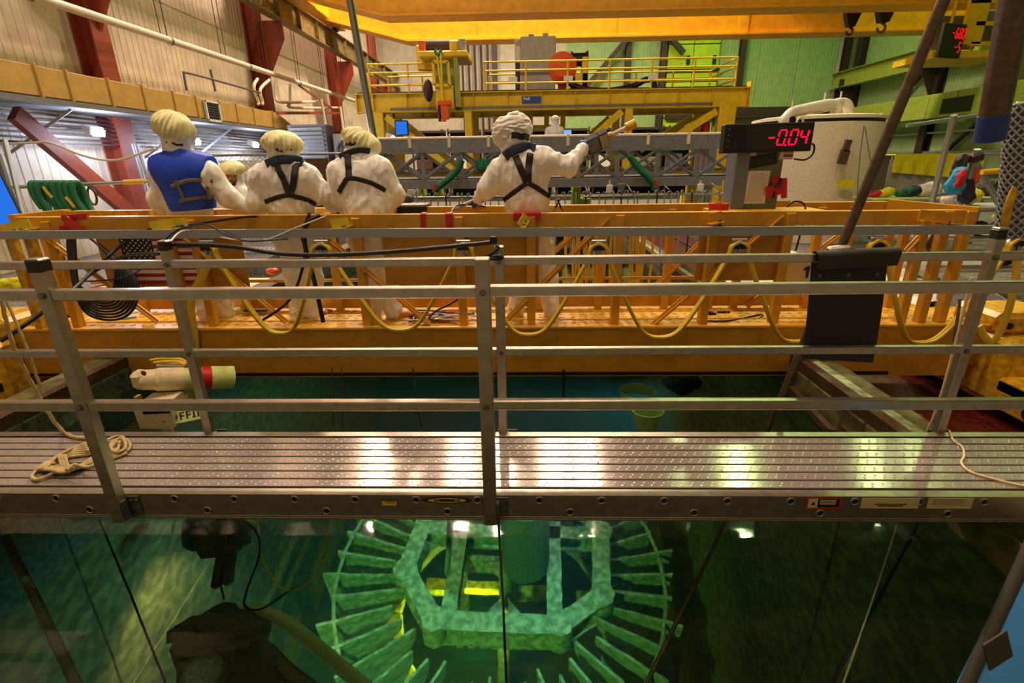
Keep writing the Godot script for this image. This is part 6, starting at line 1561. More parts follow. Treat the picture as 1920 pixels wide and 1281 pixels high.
	for k in 4:
		var p: Vector3 = [Vector3(5.551, -0.28, -8.046), Vector3(5.132, -0.28, -6.73), Vector3(4.437, -0.28, -6.749), Vector3(6.864, -0.28, -9.351)][k]
		tag(obj("plastic_heap", Blob.new().fill([[p + V(-0.35, 0.06, 0.1), p + V(0.35, 0.1, -0.1), 0.1, 0.16], [p + V(0, 0.06, 0.2), p + V(0.1, 0.12, -0.25), 0.1, 0.12]], 0.035, 30.0, 0.045, [[p + V(0, 0.004, 0), Vector3.DOWN]], Vector3(5, 5, 5), k + 4).mesh_into(MB.new()), [M.dull_white, M.sheet_plastic, M.dull_white, M.sheet_plastic][k]), ["white sheeting heap behind the black cover", "grey sheeting heap by the right end posts", "white sheeting heap under the number board", "grey sheeting heap farthest behind the right end posts"][k], "sheeting")
	tag(obj("plastic_sheet", MB.new().grid(func(u: float, w: float) -> Vector3: return V(2.8 + u * 2.9, -0.1 + 0.05 * sin(u * 17.0 + w * 9.0) * cos(w * 23.0 - u * 6.0) + 0.03 * sin(u * 41.0), -5.7 - w * 3.4), 48, 48, 0.006), M.dull_white), "big rumpled white sheet over the floor beyond the right end of the bridge", "sheet")
	for k in 5: tag(obj("floor_lead", MB.new().tube(curve([V(2.9 + k * 0.2, -0.02, -5.8), V(3.6 + k * 0.25, 0.0, -6.3 - k * 0.2), V(3.3 + k * 0.4, 0.0, -7.0), V(4.4, -0.02, -7.4 + k * 0.3)], 7), 0.011, 6), [M.yellow_cable, M.black_cable, M.yellow_cable, M.white_cable, M.black_cable][k]), "%s loose lead across the rumpled white sheet" % ["nearest yellow", "nearest black", "farther yellow", "white", "farther black"][k], "lead")
	tag(obj("valve_hub", MB.new().lathe([V2(0, -0.03), V2(0.09, -0.03), V2(0.1, 0), V2(0.09, 0.03), V2(0, 0.03)], Transform3D(Basis(Vector3.RIGHT, 1.2), Vector3(3.628, 0.79, -4.6)), 6), M.tool_brown), "brown six sided valve hub between the right end posts", "valve")

func flag() -> void:
	var a: Vector3 = Vector3(-3.655, 0.934, -4.5)
	var b: Vector3 = Vector3(-2.912, 0.512, -4.5)
	var im := Image.create(494, 260, false, Image.FORMAT_RGB8)
	for s in 13: im.fill_rect(Rect2i(0, s * 20, 494, 20), Color("a8182c") if s % 2 == 0 else Color("e6dcda"))
	im.fill_rect(Rect2i(0, 0, 198, 140), Color("1a1828"))
	for r in 9:
		for c in (6 if r % 2 == 0 else 5):
			var cx := 16.5 + c * 33.0 + (0.0 if r % 2 == 0 else 16.5)
			var cy := 14.0 + r * 14.0
			for y in range(int(cy) - 7, int(cy) + 8):
				for x in range(int(cx) - 7, int(cx) + 8):
					var d := Vector2(x - cx, y - cy)
					var an := fposmod(atan2(d.x, -d.y), TAU / 5.0) - TAU / 10.0
					if d.length() < 2.9 / cos(absf(absf(an) - TAU / 10.0) * 1.9 - 0.3) + absf(an) * 4.2: im.set_pixel(x, y, Color("efe9e6"))
	var m := StandardMaterial3D.new()
	m.resource_name = "flag_print"
	m.albedo_texture = ImageTexture.create_from_image(im)
	m.roughness = 0.7
	var o := MB.new().quad(V(a.x, b.y, -4.49), V(b.x, b.y, -4.49), V(b.x, a.y, -4.49), V(a.x, a.y, -4.49))
	o.quad(V(b.x, b.y, -4.502), V(a.x, b.y, -4.502), V(a.x, a.y, -4.502), V(b.x, a.y, -4.502))
	tag(obj("flag", o, m), "flag with stars and red and white stripes on the left orange panel", "flag")

# the cabinet with the red number
func display_post() -> void:
	var t := thing("display_cabinet", "olive cabinet on the yellow shelf with a printed sheet and red tape", "cabinet", Vector3(2.086, 1.086, -4.78))
	var lo: Vector3 = Vector3(1.848, 1.091, -4.75)
	var hi: Vector3 = Vector3(2.325, 1.59, -4.75)
	obj("body", MB.new().lim(V(lo.x + 0.1, lo.y, -4.76), V(hi.x - 0.06, hi.y, -5.0), 0.006), M.cabinet_olive, t)
	obj("channel", MB.new().lim(V(lo.x, lo.y, -4.73), V(lo.x + 0.115, hi.y, -4.95), 0.006), M.truss_grey, t)
	obj("top_lip", MB.new().lim(V(lo.x + 0.08, hi.y - 0.01, -4.74), V(hi.x - 0.05, hi.y + 0.012, -5.0)), M.cabinet_grey, t)
	# printed sheet with lines of text too small to read
	var im := Image.create(128, 200, false, Image.FORMAT_RGB8)
	im.fill(Color("dcd6cb"))
	var r := RandomNumberGenerator.new()
	r.seed = 5
	for i in 19:
		var x := 22 if i > 0 else 36
		while x < (108 if i > 0 else 92):
			var w := 3 + r.randi() % 9
			im.fill_rect(Rect2i(x, 18 + i * 9, w, 3 if i > 0 else 4), Color("6a655e"))
			x += w + 3
	var pm := StandardMaterial3D.new()
	pm.resource_name = "printed_sheet"
	pm.albedo_texture = ImageTexture.create_from_image(im)
	pm.roughness = 0.7
	var a: Vector3 = Vector3(1.953, 1.145, -4.755)
	var b: Vector3 = Vector3(2.165, 1.425, -4.755)
	obj("notice", MB.new().quad(V(a.x, a.y, -4.754), V(b.x - 0.01, a.y, -4.754), V(b.x, b.y, -4.754), V(a.x + 0.02, b.y, -4.754)), pm, t)
	obj("black_strip", MB.new().beam(Vector3(1.926, 1.482, -4.757), Vector3(2.205, 1.531, -4.757), 0.1, 0.004, Vector3.BACK), M.black_tape, t)
	var dl := obj("danger_label", MB.new().lim(Vector3(1.924, 1.596, -4.757), Vector3(2.017, 1.551, -4.757) + V(0, 0, 0.003)), M.paper, t)
	obj("label_band", MB.new().lim(Vector3(1.927, 1.591, -4.753), Vector3(2.008, 1.573, -4.753) + V(0, 0, 0.002)), M.sticker_red, dl)
	text("lettering", "DANGER", 0.014, Transform3D(Basis.IDENTITY, Vector3(1.966, 1.582, -4.75)), M.ink_white, dl, false, true)
	var wl := obj("warning_label", MB.new().lim(Vector3(2.222, 1.596, -4.757), Vector3(2.341, 1.516, -4.757) + V(0, 0, 0.003)), M.paper, t)
	obj("label_band", MB.new().lim(Vector3(2.257, 1.596, -4.753), Vector3(2.33, 1.568, -4.753) + V(0, 0, 0.002)), M.sticker_yellow, wl)
	obj("label_band", MB.new().lim(Vector3(2.258, 1.556, -4.753), Vector3(2.335, 1.538, -4.753) + V(0, 0, 0.002)), M.sticker_red, wl)
	var rt := thing("red_tape_bundle", "wad of shiny red tape on the olive cabinet beside the printed sheet", "tape", Vector3(2.237, 1.19, -4.73))
	obj("wad", MB.new().beam(Vector3(2.141, 1.237, -4.73), Vector3(2.31, 1.289, -4.73), 0.1, 0.03, Vector3.BACK, 0.008).beam(Vector3(2.202, 1.381, -4.72), Vector3(2.239, 1.236, -4.72), 0.07, 0.02, Vector3.BACK, 0.006).beam(Vector3(2.275, 1.362, -4.72), Vector3(2.303, 1.19, -4.72), 0.05, 0.02, Vector3.BACK, 0.006), M.red_tape, rt)
	obj("handle", MB.new().tube(curve([Vector3(2.19, 1.315, -4.69), Vector3(2.213, 1.284, -4.68), Vector3(2.231, 1.315, -4.69), Vector3(2.242, 1.363, -4.7)], 5), 0.012, 7).rod(Vector3(2.209, 1.191, -4.72), Vector3(2.21, 1.246, -4.71), 0.012, 6), M.case_dark, rt)
	var d := thing("number_display", "black display box showing -0.04 in red on top of the olive cabinet", "display", Vector3(2.073, 1.593, -4.7))
	var c: Vector3 = Vector3(2.058, 1.691, -4.7)
	var q := Basis(Vector3.BACK, 0.012)
	obj("case", MB.new().obox(c, V(0.74, 0.23, 0.1), q, 0.006), M.black_iron, d)
	obj("lens", MB.new().obox(c + V(0.03, 0.0, 0.051), V(0.64, 0.19, 0.004), q), M.case_lens, d)
	var dm := MB.new()
	var xs := [0.05, 0.135, 0.183, 0.232, 0.318]
	var chs := ["-", "0", ".", "0", "4"]
	for k in 5: digit(dm, chs[k], Transform3D(q, c + q * V(xs[k] - 0.065 + (0.005 if chs[k] == "." else 0.0), -0.058, 0.057)), 0.058, 0.115, 0.0125)
	obj("figures", dm, M.led_red, d)
	for k in 4: obj("key", MB.new().lathe([V2(0, 0), V2(0.008, 0), V2(0.007, 0.006), V2(0, 0.006)], Transform3D(Basis(Vector3.RIGHT, PI / 2), c + V(-0.335, 0.07 - k * 0.045, 0.05)), 8), M.dull_steel, d)
	obj("lead", MB.new().tube(curve([c + V(0.36, -0.05, 0), c + V(0.41, -0.06, 0.01), c + V(0.42, -0.13, 0.0), c + V(0.36, -0.18, 0.0), c + V(0.28, -0.17, -0.03)], 5), 0.008, 6), M.black_cable, d)
	obj("knob", MB.new().obox(c + V(0.2, 0.14, 0.0), V(0.05, 0.06, 0.03), q, 0.01), M.black_iron, d)

# ---------------------------------------------------------------- the workers
func people() -> void:
	# first, in a blue life vest, right arm held out to the side
	var J := {"head": Vector3(-3.071, 1.771, -4.72), "crown": Vector3(-3.039, 1.9, -4.72), "neck": Vector3(-3.073, 1.621, -4.72), "chest": Vector3(-3.06, 1.426, -4.72), "waist": Vector3(-3.08, 1.217, -4.72), "hips": Vector3(-3.115, 0.976, -4.72), "sl": Vector3(-3.271, 1.488, -4.72), "sr": Vector3(-2.819, 1.456, -4.68), "el": Vector3(-3.377, 1.242, -4.74), "wl": Vector3(-3.412, 1.022, -4.86), "er": Vector3(-2.712, 1.259, -4.72), "wr": Vector3(-2.608, 1.152, -4.86), "kl": Vector3(-3.191, 0.517, -4.74), "kr": Vector3(-2.991, 0.533, -4.78), "al": Vector3(-3.14, 0.162, -4.7), "ar": Vector3(-3.002, 0.149, -4.8)}
	var r := person(J, "worker in white coveralls with a tall yellow cap and a blue life vest")
	var t: Node3D = r[0]
	var b: Blob = r[1]
	bouffant(t, J.head + V(0.01, 0.085, 0.02), Basis(Vector3.BACK, -0.42) * Basis(Vector3.UP, 0.5), V(0.165, 0.13, 0.15), 26)
	face(t, J.head + V(0.02, -0.01, -0.045), MB.aim(V(0.45, -0.1, -1)))
	head_band(t, J.head + V(0, -0.045, 0), Basis(Vector3.BACK, -0.25), 0.118, 0.016, -0.9, 0.9)
	var vb := Blob.new().fill([[J.chest + V(-0.09, 0.07, 0), J.chest + V(0.09, 0.07, 0), 0.21, 0.21, V(1, 1, 1.2)], [J.chest, J.waist, 0.215, 0.212, V(0.95, 1, 1.15)], [J.sl + V(0.05, 0.03, 0), J.sr + V(-0.05, 0.03, 0), 0.105, 0.105]], 0.012, 38.0, 0.0, [[Vector3(-2.912, 1.162, -4.72), V(0.05, -1, 0)], [Vector3(-3.193, 1.645, -4.72), V(-0.3, 1, 0).normalized()], [Vector3(-2.843, 1.631, -4.72), V(0.3, 1, 0).normalized()], [Vector3(-3.258, 1.383, -4.72), V(-1, -0.38, 0).normalized()], [Vector3(-2.816, 1.377, -4.72), V(1, -0.08, 0).normalized()]], V(5, 5, 5), 2)
	var vest := obj("life_vest", vb.mesh_into(MB.new()), M.vest_blue, t)
	for s: Array in [[Vector3(-3.028, 1.42, -4.6), Vector3(-3.004, 1.234, -4.6)], [Vector3(-2.833, 1.436, -4.6), Vector3(-2.811, 1.25, -4.6)], [Vector3(-3.085, 1.363, -4.6), Vector3(-2.928, 1.415, -4.6), Vector3(-2.754, 1.404, -4.6)], [Vector3(-3.051, 1.239, -4.6), Vector3(-2.914, 1.265, -4.6), Vector3(-2.767, 1.277, -4.6)]]:
		obj("webbing", strap(vb, s if s.size() > 2 else [s[0], s[0].lerp(s[1], 0.5), s[1]], 0.032, -4.0), M.webbing_grey, vest)
	for s: Array in [[Vector3(-3.127, 1.309, -4.6), Vector3(-3.093, 1.344, -4.62)], [Vector3(-3.156, 1.189, -4.6), Vector3(-3.052, 1.234, -4.6)]]:
		obj("side_strap", strap(b, [s[0], s[0].lerp(s[1], 0.5), s[1]], 0.035, -4.0), M.webbing, t)
	hand(t, J.wr, V(0.5, -0.25, -0.6), V(0.1, 0.9, -0.2), 0.5, -1.0)
	hand(t, J.wl, V(0.2, -0.4, -0.8), V(0.1, 0.9, -0.3), 0.6, 1.0)
	shoe(t, J.al + V(0, -0.09, 0.02), V(-0.2, 0, -1), M.suit)
	shoe(t, J.ar + V(0, -0.09, 0.0), V(0.5, 0, -0.8), M.boot_yellow)

	# second, back to us, black harness over a dark collar
	J = {"head": Vector3(-2.138, 1.652, -4.72), "crown": Vector3(-2.12, 1.757, -4.72), "neck": Vector3(-2.148, 1.537, -4.72), "chest": Vector3(-2.161, 1.369, -4.72), "waist": Vector3(-2.137, 1.158, -4.72), "hips": Vector3(-2.135, 0.917, -4.72), "sl": Vector3(-2.365, 1.427, -4.7), "sr": Vector3(-1.945, 1.422, -4.7), "el": Vector3(-2.432, 1.221, -4.68), "wl": Vector3(-2.502, 1.064, -4.84), "er": Vector3(-1.83, 1.267, -4.72), "wr": Vector3(-1.754, 1.089, -4.9), "kl": Vector3(-2.209, 0.509, -4.74), "kr": Vector3(-2.076, 0.499, -4.78), "al": Vector3(-2.238, 0.14, -4.72), "ar": Vector3(-2.105, 0.138, -4.76)}
	r = person(J, "worker with a round yellow cap and a black Y harness, second from the left")
	t = r[0]; b = r[1]
	bouffant(t, J.head + V(0, 0.06, -0.01), Basis(Vector3.BACK, -0.12), V(0.168, 0.105, 0.165), 24)
	face(t, J.head + V(0.0, -0.01, -0.05), MB.aim(V(0.1, -0.15, -1)))
	head_band(t, J.head + V(0, 0.005, 0), Basis(Vector3.BACK, -0.16), 0.124, 0.034, -1.2, 1.0)
	harness(t, b, [Vector3(-2.257, 1.539, -4.6), Vector3(-2.149, 1.568, -4.55), Vector3(-2.069, 1.575, -4.55), Vector3(-1.987, 1.566, -4.55), Vector3(-1.953, 1.535, -4.6)], 0.075, [[Vector3(-2.157, 1.546, -4.6), Vector3(-2.109, 1.419, -4.55), Vector3(-2.078, 1.294, -4.55)], [Vector3(-1.998, 1.544, -4.6), Vector3(-2.015, 1.418, -4.55), Vector3(-2.068, 1.294, -4.55)]], [[Vector3(-2.324, 1.221, -4.6), Vector3(-2.178, 1.264, -4.55), Vector3(-2.075, 1.281, -4.55)], [Vector3(-2.075, 1.281, -4.55), Vector3(-1.968, 1.239, -4.55), Vector3(-1.891, 1.189, -4.6)]], M.collar_navy)
	hand(t, J.wr, V(0.3, -0.2, -0.8), V(0, 0.95, -0.2), 0.6, -1.0)
	hand(t, J.wl, V(0.2, -0.3, -0.8), V(0, 0.95, -0.3), 0.6, 1.0)
	shoe(t, J.al + V(0, -0.09, 0.02), V(-0.1, 0, -1), M.suit)
	shoe(t, J.ar + V(0, -0.09, 0.0), V(0.4, 0, -0.8), M.boot_orange)

	# third, bent forward to the right
	J = {"head": Vector3(-1.465, 1.666, -4.78), "crown": Vector3(-1.447, 1.765, -4.82), "neck": Vector3(-1.491, 1.555, -4.76), "chest": Vector3(-1.471, 1.374, -4.72), "waist": Vector3(-1.431, 1.152, -4.7), "hips": Vector3(-1.418, 0.912, -4.7), "sl": Vector3(-1.666, 1.453, -4.74), "sr": Vector3(-1.296, 1.471, -4.72), "el": Vector3(-1.706, 1.235, -4.76), "wl": Vector3(-1.698, 1.065, -4.94), "er": Vector3(-1.191, 1.262, -4.76), "wr": Vector3(-1.346, 1.1, -4.95), "kl": Vector3(-1.494, 0.503, -4.74), "kr": Vector3(-1.34, 0.497, -4.76), "al": Vector3(-1.498, 0.124, -4.72), "ar": Vector3(-1.279, 0.15, -4.7)}
	r = person(J, "worker bent forward in a puffy yellow cap beside the bright steel tube", "", 0.017, 1.06)
	t = r[0]; b = r[1]
	bouffant(t, J.head + V(0.015, 0.05, -0.02), Basis(Vector3.BACK, -0.55) * Basis(Vector3.UP, 0.7), V(0.18, 0.105, 0.15), 24)
	face(t, J.head + V(0.02, -0.02, -0.05), MB.aim(V(0.5, -0.35, -1)))
	head_band(t, J.head + V(-0.01, 0.03, 0), Basis(Vector3.BACK, -0.1), 0.126, 0.045, -1.5, 0.2)
	harness(t, b, [Vector3(-1.639, 1.591, -4.62), Vector3(-1.552, 1.616, -4.58), Vector3(-1.436, 1.644, -4.56), Vector3(-1.358, 1.635, -4.6)], 0.05, [[Vector3(-1.545, 1.616, -4.6), Vector3(-1.532, 1.512, -4.55), Vector3(-1.53, 1.412, -4.55)]], [[Vector3(-1.652, 1.291, -4.6), Vector3(-1.583, 1.364, -4.55), Vector3(-1.521, 1.416, -4.55), Vector3(-1.347, 1.376, -4.5), Vector3(-1.229, 1.304, -4.6)]], M.webbing)
	hand(t, J.wr, V(-0.3, -0.2, -0.8), V(0, 0.95, -0.2), 0.7, -1.0)
	hand(t, J.wl, V(0.3, -0.2, -0.8), V(0, 0.95, -0.2), 0.7, 1.0)
	shoe(t, J.al + V(0, -0.09, 0.02), V(0.3, 0, -1), M.boot_orange)
	shoe(t, J.ar + V(0, -0.09, 0.0), V(0.8, 0, -0.5), M.boot_orange)

	# fourth, holding a survey meter out to the right
	J = {"head": Vector3(-0.095, 1.728, -4.74), "crown": Vector3(-0.103, 1.84, -4.74), "neck": Vector3(-0.078, 1.597, -4.74), "chest": Vector3(-0.013, 1.419, -4.72), "waist": Vector3(0.015, 1.189, -4.72), "hips": Vector3(0.033, 0.919, -4.72), "sl": Vector3(-0.227, 1.448, -4.74), "sr": Vector3(0.164, 1.541, -4.68), "el": Vector3(-0.331, 1.313, -4.74), "wl": Vector3(-0.432, 1.204, -4.86), "er": Vector3(0.382, 1.485, -4.72), "wr": Vector3(0.512, 1.626, -4.84), "kl": Vector3(-0.054, 0.491, -4.74), "kr": Vector3(0.206, 0.484, -4.76), "al": Vector3(-0.104, 0.131, -4.74), "ar": Vector3(0.25, 0.129, -4.74)}
	r = person(J, "worker in a white cloth cap holding out a long pole with a meter")
	t = r[0]; b = r[1]
	var cp := Blob.new().fill([[Vector3(-0.159, 1.772, -4.74), Vector3(-0.043, 1.796, -4.74), 0.125, 0.105], [Vector3(-0.103, 1.814, -4.74), Vector3(-0.085, 1.824, -4.76), 0.11, 0.11], [Vector3(-0.202, 1.73, -4.74), Vector3(-0.184, 1.678, -4.74), 0.06, 0.05]], 0.012, 60.0, 0.014, [], V(6, 26, 6), 5)
	obj("head_cover", cp.mesh_into(MB.new()), M.hood, t)
	obj("cap_knot", Blob.new().fill([[Vector3(-0.204, 1.858, -4.74), Vector3(-0.203, 1.857, -4.72), 0.038, 0.036]], 0.008, 80.0, 0.006, [], V(20, 20, 20)).mesh_into(MB.new()), M.hood, t)
	face(t, J.head + V(0.04, -0.02, -0.05), MB.aim(V(0.7, -0.05, -1)))
	head_band(t, J.head + V(0.0, 0.012, 0), Basis(Vector3.BACK, -0.12), 0.132, 0.05, -0.15, 1.5)
	harness(t, b, [Vector3(-0.178, 1.571, -4.64), Vector3(-0.125, 1.609, -4.59), Vector3(-0.043, 1.645, -4.58), Vector3(0.034, 1.645, -4.6), Vector3(0.085, 1.632, -4.64)], 0.085, [[Vector3(-0.08, 1.578, -4.6), Vector3(-0.035, 1.466, -4.55), Vector3(0.015, 1.361, -4.55)], [Vector3(0.043, 1.598, -4.6), Vector3(0.029, 1.478, -4.55), Vector3(0.024, 1.361, -4.55)]], [[Vector3(-0.193, 1.208, -4.62), Vector3(-0.092, 1.283, -4.55), Vector3(0.01, 1.353, -4.55)], [Vector3(0.024, 1.357, -4.55), Vector3(0.116, 1.303, -4.55), Vector3(0.216, 1.235, -4.62)]], M.collar_navy)
	hand(t, J.wr, V(0.12, 0.45, -0.35), V(-0.3, 0.3, 0.8), 1.1, 1.0)
	hand(t, J.wl, V(-0.3, -0.1, -0.35), V(0.0, 0.6, 0.7), 1.1, -1.0)
	shoe(t, J.al + V(0, -0.09, 0.02), V(-0.3, 0, -1), M.boot_yellow)
	shoe(t, J.ar + V(0, -0.09, 0.0), V(0.5, 0, -1), M.boot_yellow)
	meter()

	# fifth, farther back on the left, facing us
	J = {"head": Vector3(-4.157, 1.392, -7.5), "crown": Vector3(-4.138, 1.486, -7.5), "neck": Vector3(-4.171, 1.246, -7.5), "chest": Vector3(-4.256, 1.054, -7.5), "waist": Vector3(-4.309, 0.874, -7.5), "hips": Vector3(-4.356, 0.644, -7.5), "sl": Vector3(-4.042, 1.13, -7.45), "sr": Vector3(-4.372, 1.119, -7.45), "el": Vector3(-3.959, 0.884, -7.35), "wl": Vector3(-4.028, 0.752, -7.2), "er": Vector3(-4.53, 0.901, -7.4), "wr": Vector3(-4.468, 0.706, -7.25), "kl": Vector3(-4.341, 0.176, -7.45), "kr": Vector3(-4.504, 0.178, -7.45), "al": Vector3(-4.461, -0.287, -7.5), "ar": Vector3(-4.628, -0.286, -7.5)}
	J.al.y = -0.2; J.ar.y = -0.2
	r = person(J, "bearded worker with glasses facing us between the first two workers", "", 0.022)
	t = r[0]
	bouffant(t, J.head + V(-0.01, 0.1, 0.02), Basis(Vector3.RIGHT, 0.25), V(0.17, 0.1, 0.165), 22)
	face(t, J.head + V(0, -0.012, 0.062), MB.aim(V(0.08, -0.08, 1)), true, true)
	obj("collar", MB.new().tube(curve([Vector3(-3.85, 1.237, -7.3), Vector3(-3.813, 1.137, -7.28), Vector3(-3.814, 0.993, -7.26)], 4), 0.06, 8, -1.0, 0.5, Vector3.BACK), M.collar_navy, t)
	hand(t, J.wr, V(0.1, -0.5, 0.6), V(-0.6, 0.5, 0.3), 0.6, 1.0)
	hand(t, J.wl, V(-0.1, -0.5, 0.6), V(0.6, 0.5, 0.3), 0.6, -1.0)
	shoe(t, J.al + V(0, -0.09, 0), V(0.2, 0, 1), M.suit)
	shoe(t, J.ar + V(0, -0.09, 0), V(-0.2, 0, 1), M.suit)

	# sixth, far away on the gantry walkway, back to us
	var g := V(1.0, 1.22, -18.6)
	J = {"head": g + V(0.02, 1.58, 0), "crown": g + V(0.02, 1.68, 0), "neck": g + V(0.02, 1.4, 0), "chest": g + V(0.02, 1.2, 0), "waist": g + V(0, 1.0, 0), "hips": g + V(0, 0.85, 0), "sl": g + V(-0.2, 1.3, 0), "sr": g + V(0.22, 1.3, 0), "el": g + V(-0.28, 1.02, -0.05), "wl": g + V(-0.2, 0.9, -0.3), "er": g + V(0.3, 1.02, -0.05), "wr": g + V(0.2, 0.9, -0.3), "kl": g + V(-0.1, 0.46, 0), "kr": g + V(0.1, 0.46, 0), "al": g + V(-0.1, 0.09, 0), "ar": g + V(0.1, 0.09, 0)}
	r = person(J, "distant worker in white standing on the gantry walkway beside a small blue screen", "", 0.024)
	t = r[0]
	obj("head_cover", MB.new().ball(J.head + V(0, 0.07, 0), V(0.14, 0.12, 0.15), Basis.IDENTITY, 10, 14), M.hood, t)
	face(t, J.head + V(0, -0.01, -0.05), MB.aim(V(0, -0.1, -1)))
	for s: float in [-1.0, 1.0]:
		hand(t, J.wl if s < 0 else J.wr, V(0, -0.3, -0.8), V(0, 0.9, -0.3), 0.5, -s)
		shoe(t, (J.al if s < 0 else J.ar) + V(0, -0.09, 0), V(0, 0, -1), M.suit)

func harness(t: Node3D, b: Blob, collar: Array, wide: float, straps: Array, waist: Array, cm: Material) -> void:
	obj("collar", strap(b, collar, wide, -4.0), cm, t)
	for s: Array in straps: obj("harness_strap", strap(b, s, 0.058, -4.0), M.webbing, t)
	for s: Array in waist: obj("waist_strap", strap(b, s, 0.042, -4.0, 10), M.webbing, t)

# survey meter on a telescopic pole, held in both hands
func meter() -> void:
	var a: Vector3 = Vector3(-0.696, 1.099, -4.93)
	var b: Vector3 = Vector3(0.962, 1.827, -4.93)
	var t := thing("survey_meter", "long telescopic pole with a grey meter box and yellow tip held by a worker", "meter", a)
	obj("pole", MB.new().rod(a, a.lerp(b, 0.74), 0.018, 10), M.galvanised, t)
	obj("probe_tube", MB.new().rod(a.lerp(b, 0.87), b, 0.02, 10), M.dull_white, t)
	obj("tip", MB.new().rod(a.lerp(b, 0.965), a.lerp(b, 1.015), 0.04, 12), M.truck_yellow, t)
	obj("clip", MB.new().rod(a.lerp(b, 0.865), a.lerp(b, 0.89), 0.032, 10), M.truck_yellow, t)
	var d := (b - a).normalized()
	var q := MB.aim(d, V(-0.4, 0.75, 0.55))
	var c := a.lerp(b, 0.79)
	obj("case", MB.new().obox(c, V(0.1, 0.15, 0.13), q, 0.012), M.case_dark, t)
	obj("case", MB.new().obox(a.lerp(b, 0.845), V(0.09, 0.15, 0.09), q, 0.012), M.case_dark, t)
	obj("dial", MB.new().obox(c + q * V(-0.052, 0.005, 0), V(0.004, 0.11, 0.095), q), M.sheet_slate, t)
	obj("front_plate", MB.new().obox(a.lerp(b, 0.845) + q * V(-0.047, 0.0, 0), V(0.004, 0.12, 0.075), q), M.cabinet_grey, t)
	obj("bracket", MB.new().obox(a.lerp(b, 0.75) + q * V(0, -0.03, 0), V(0.05, 0.05, 0.04), q, 0.008), M.dull_steel, t)

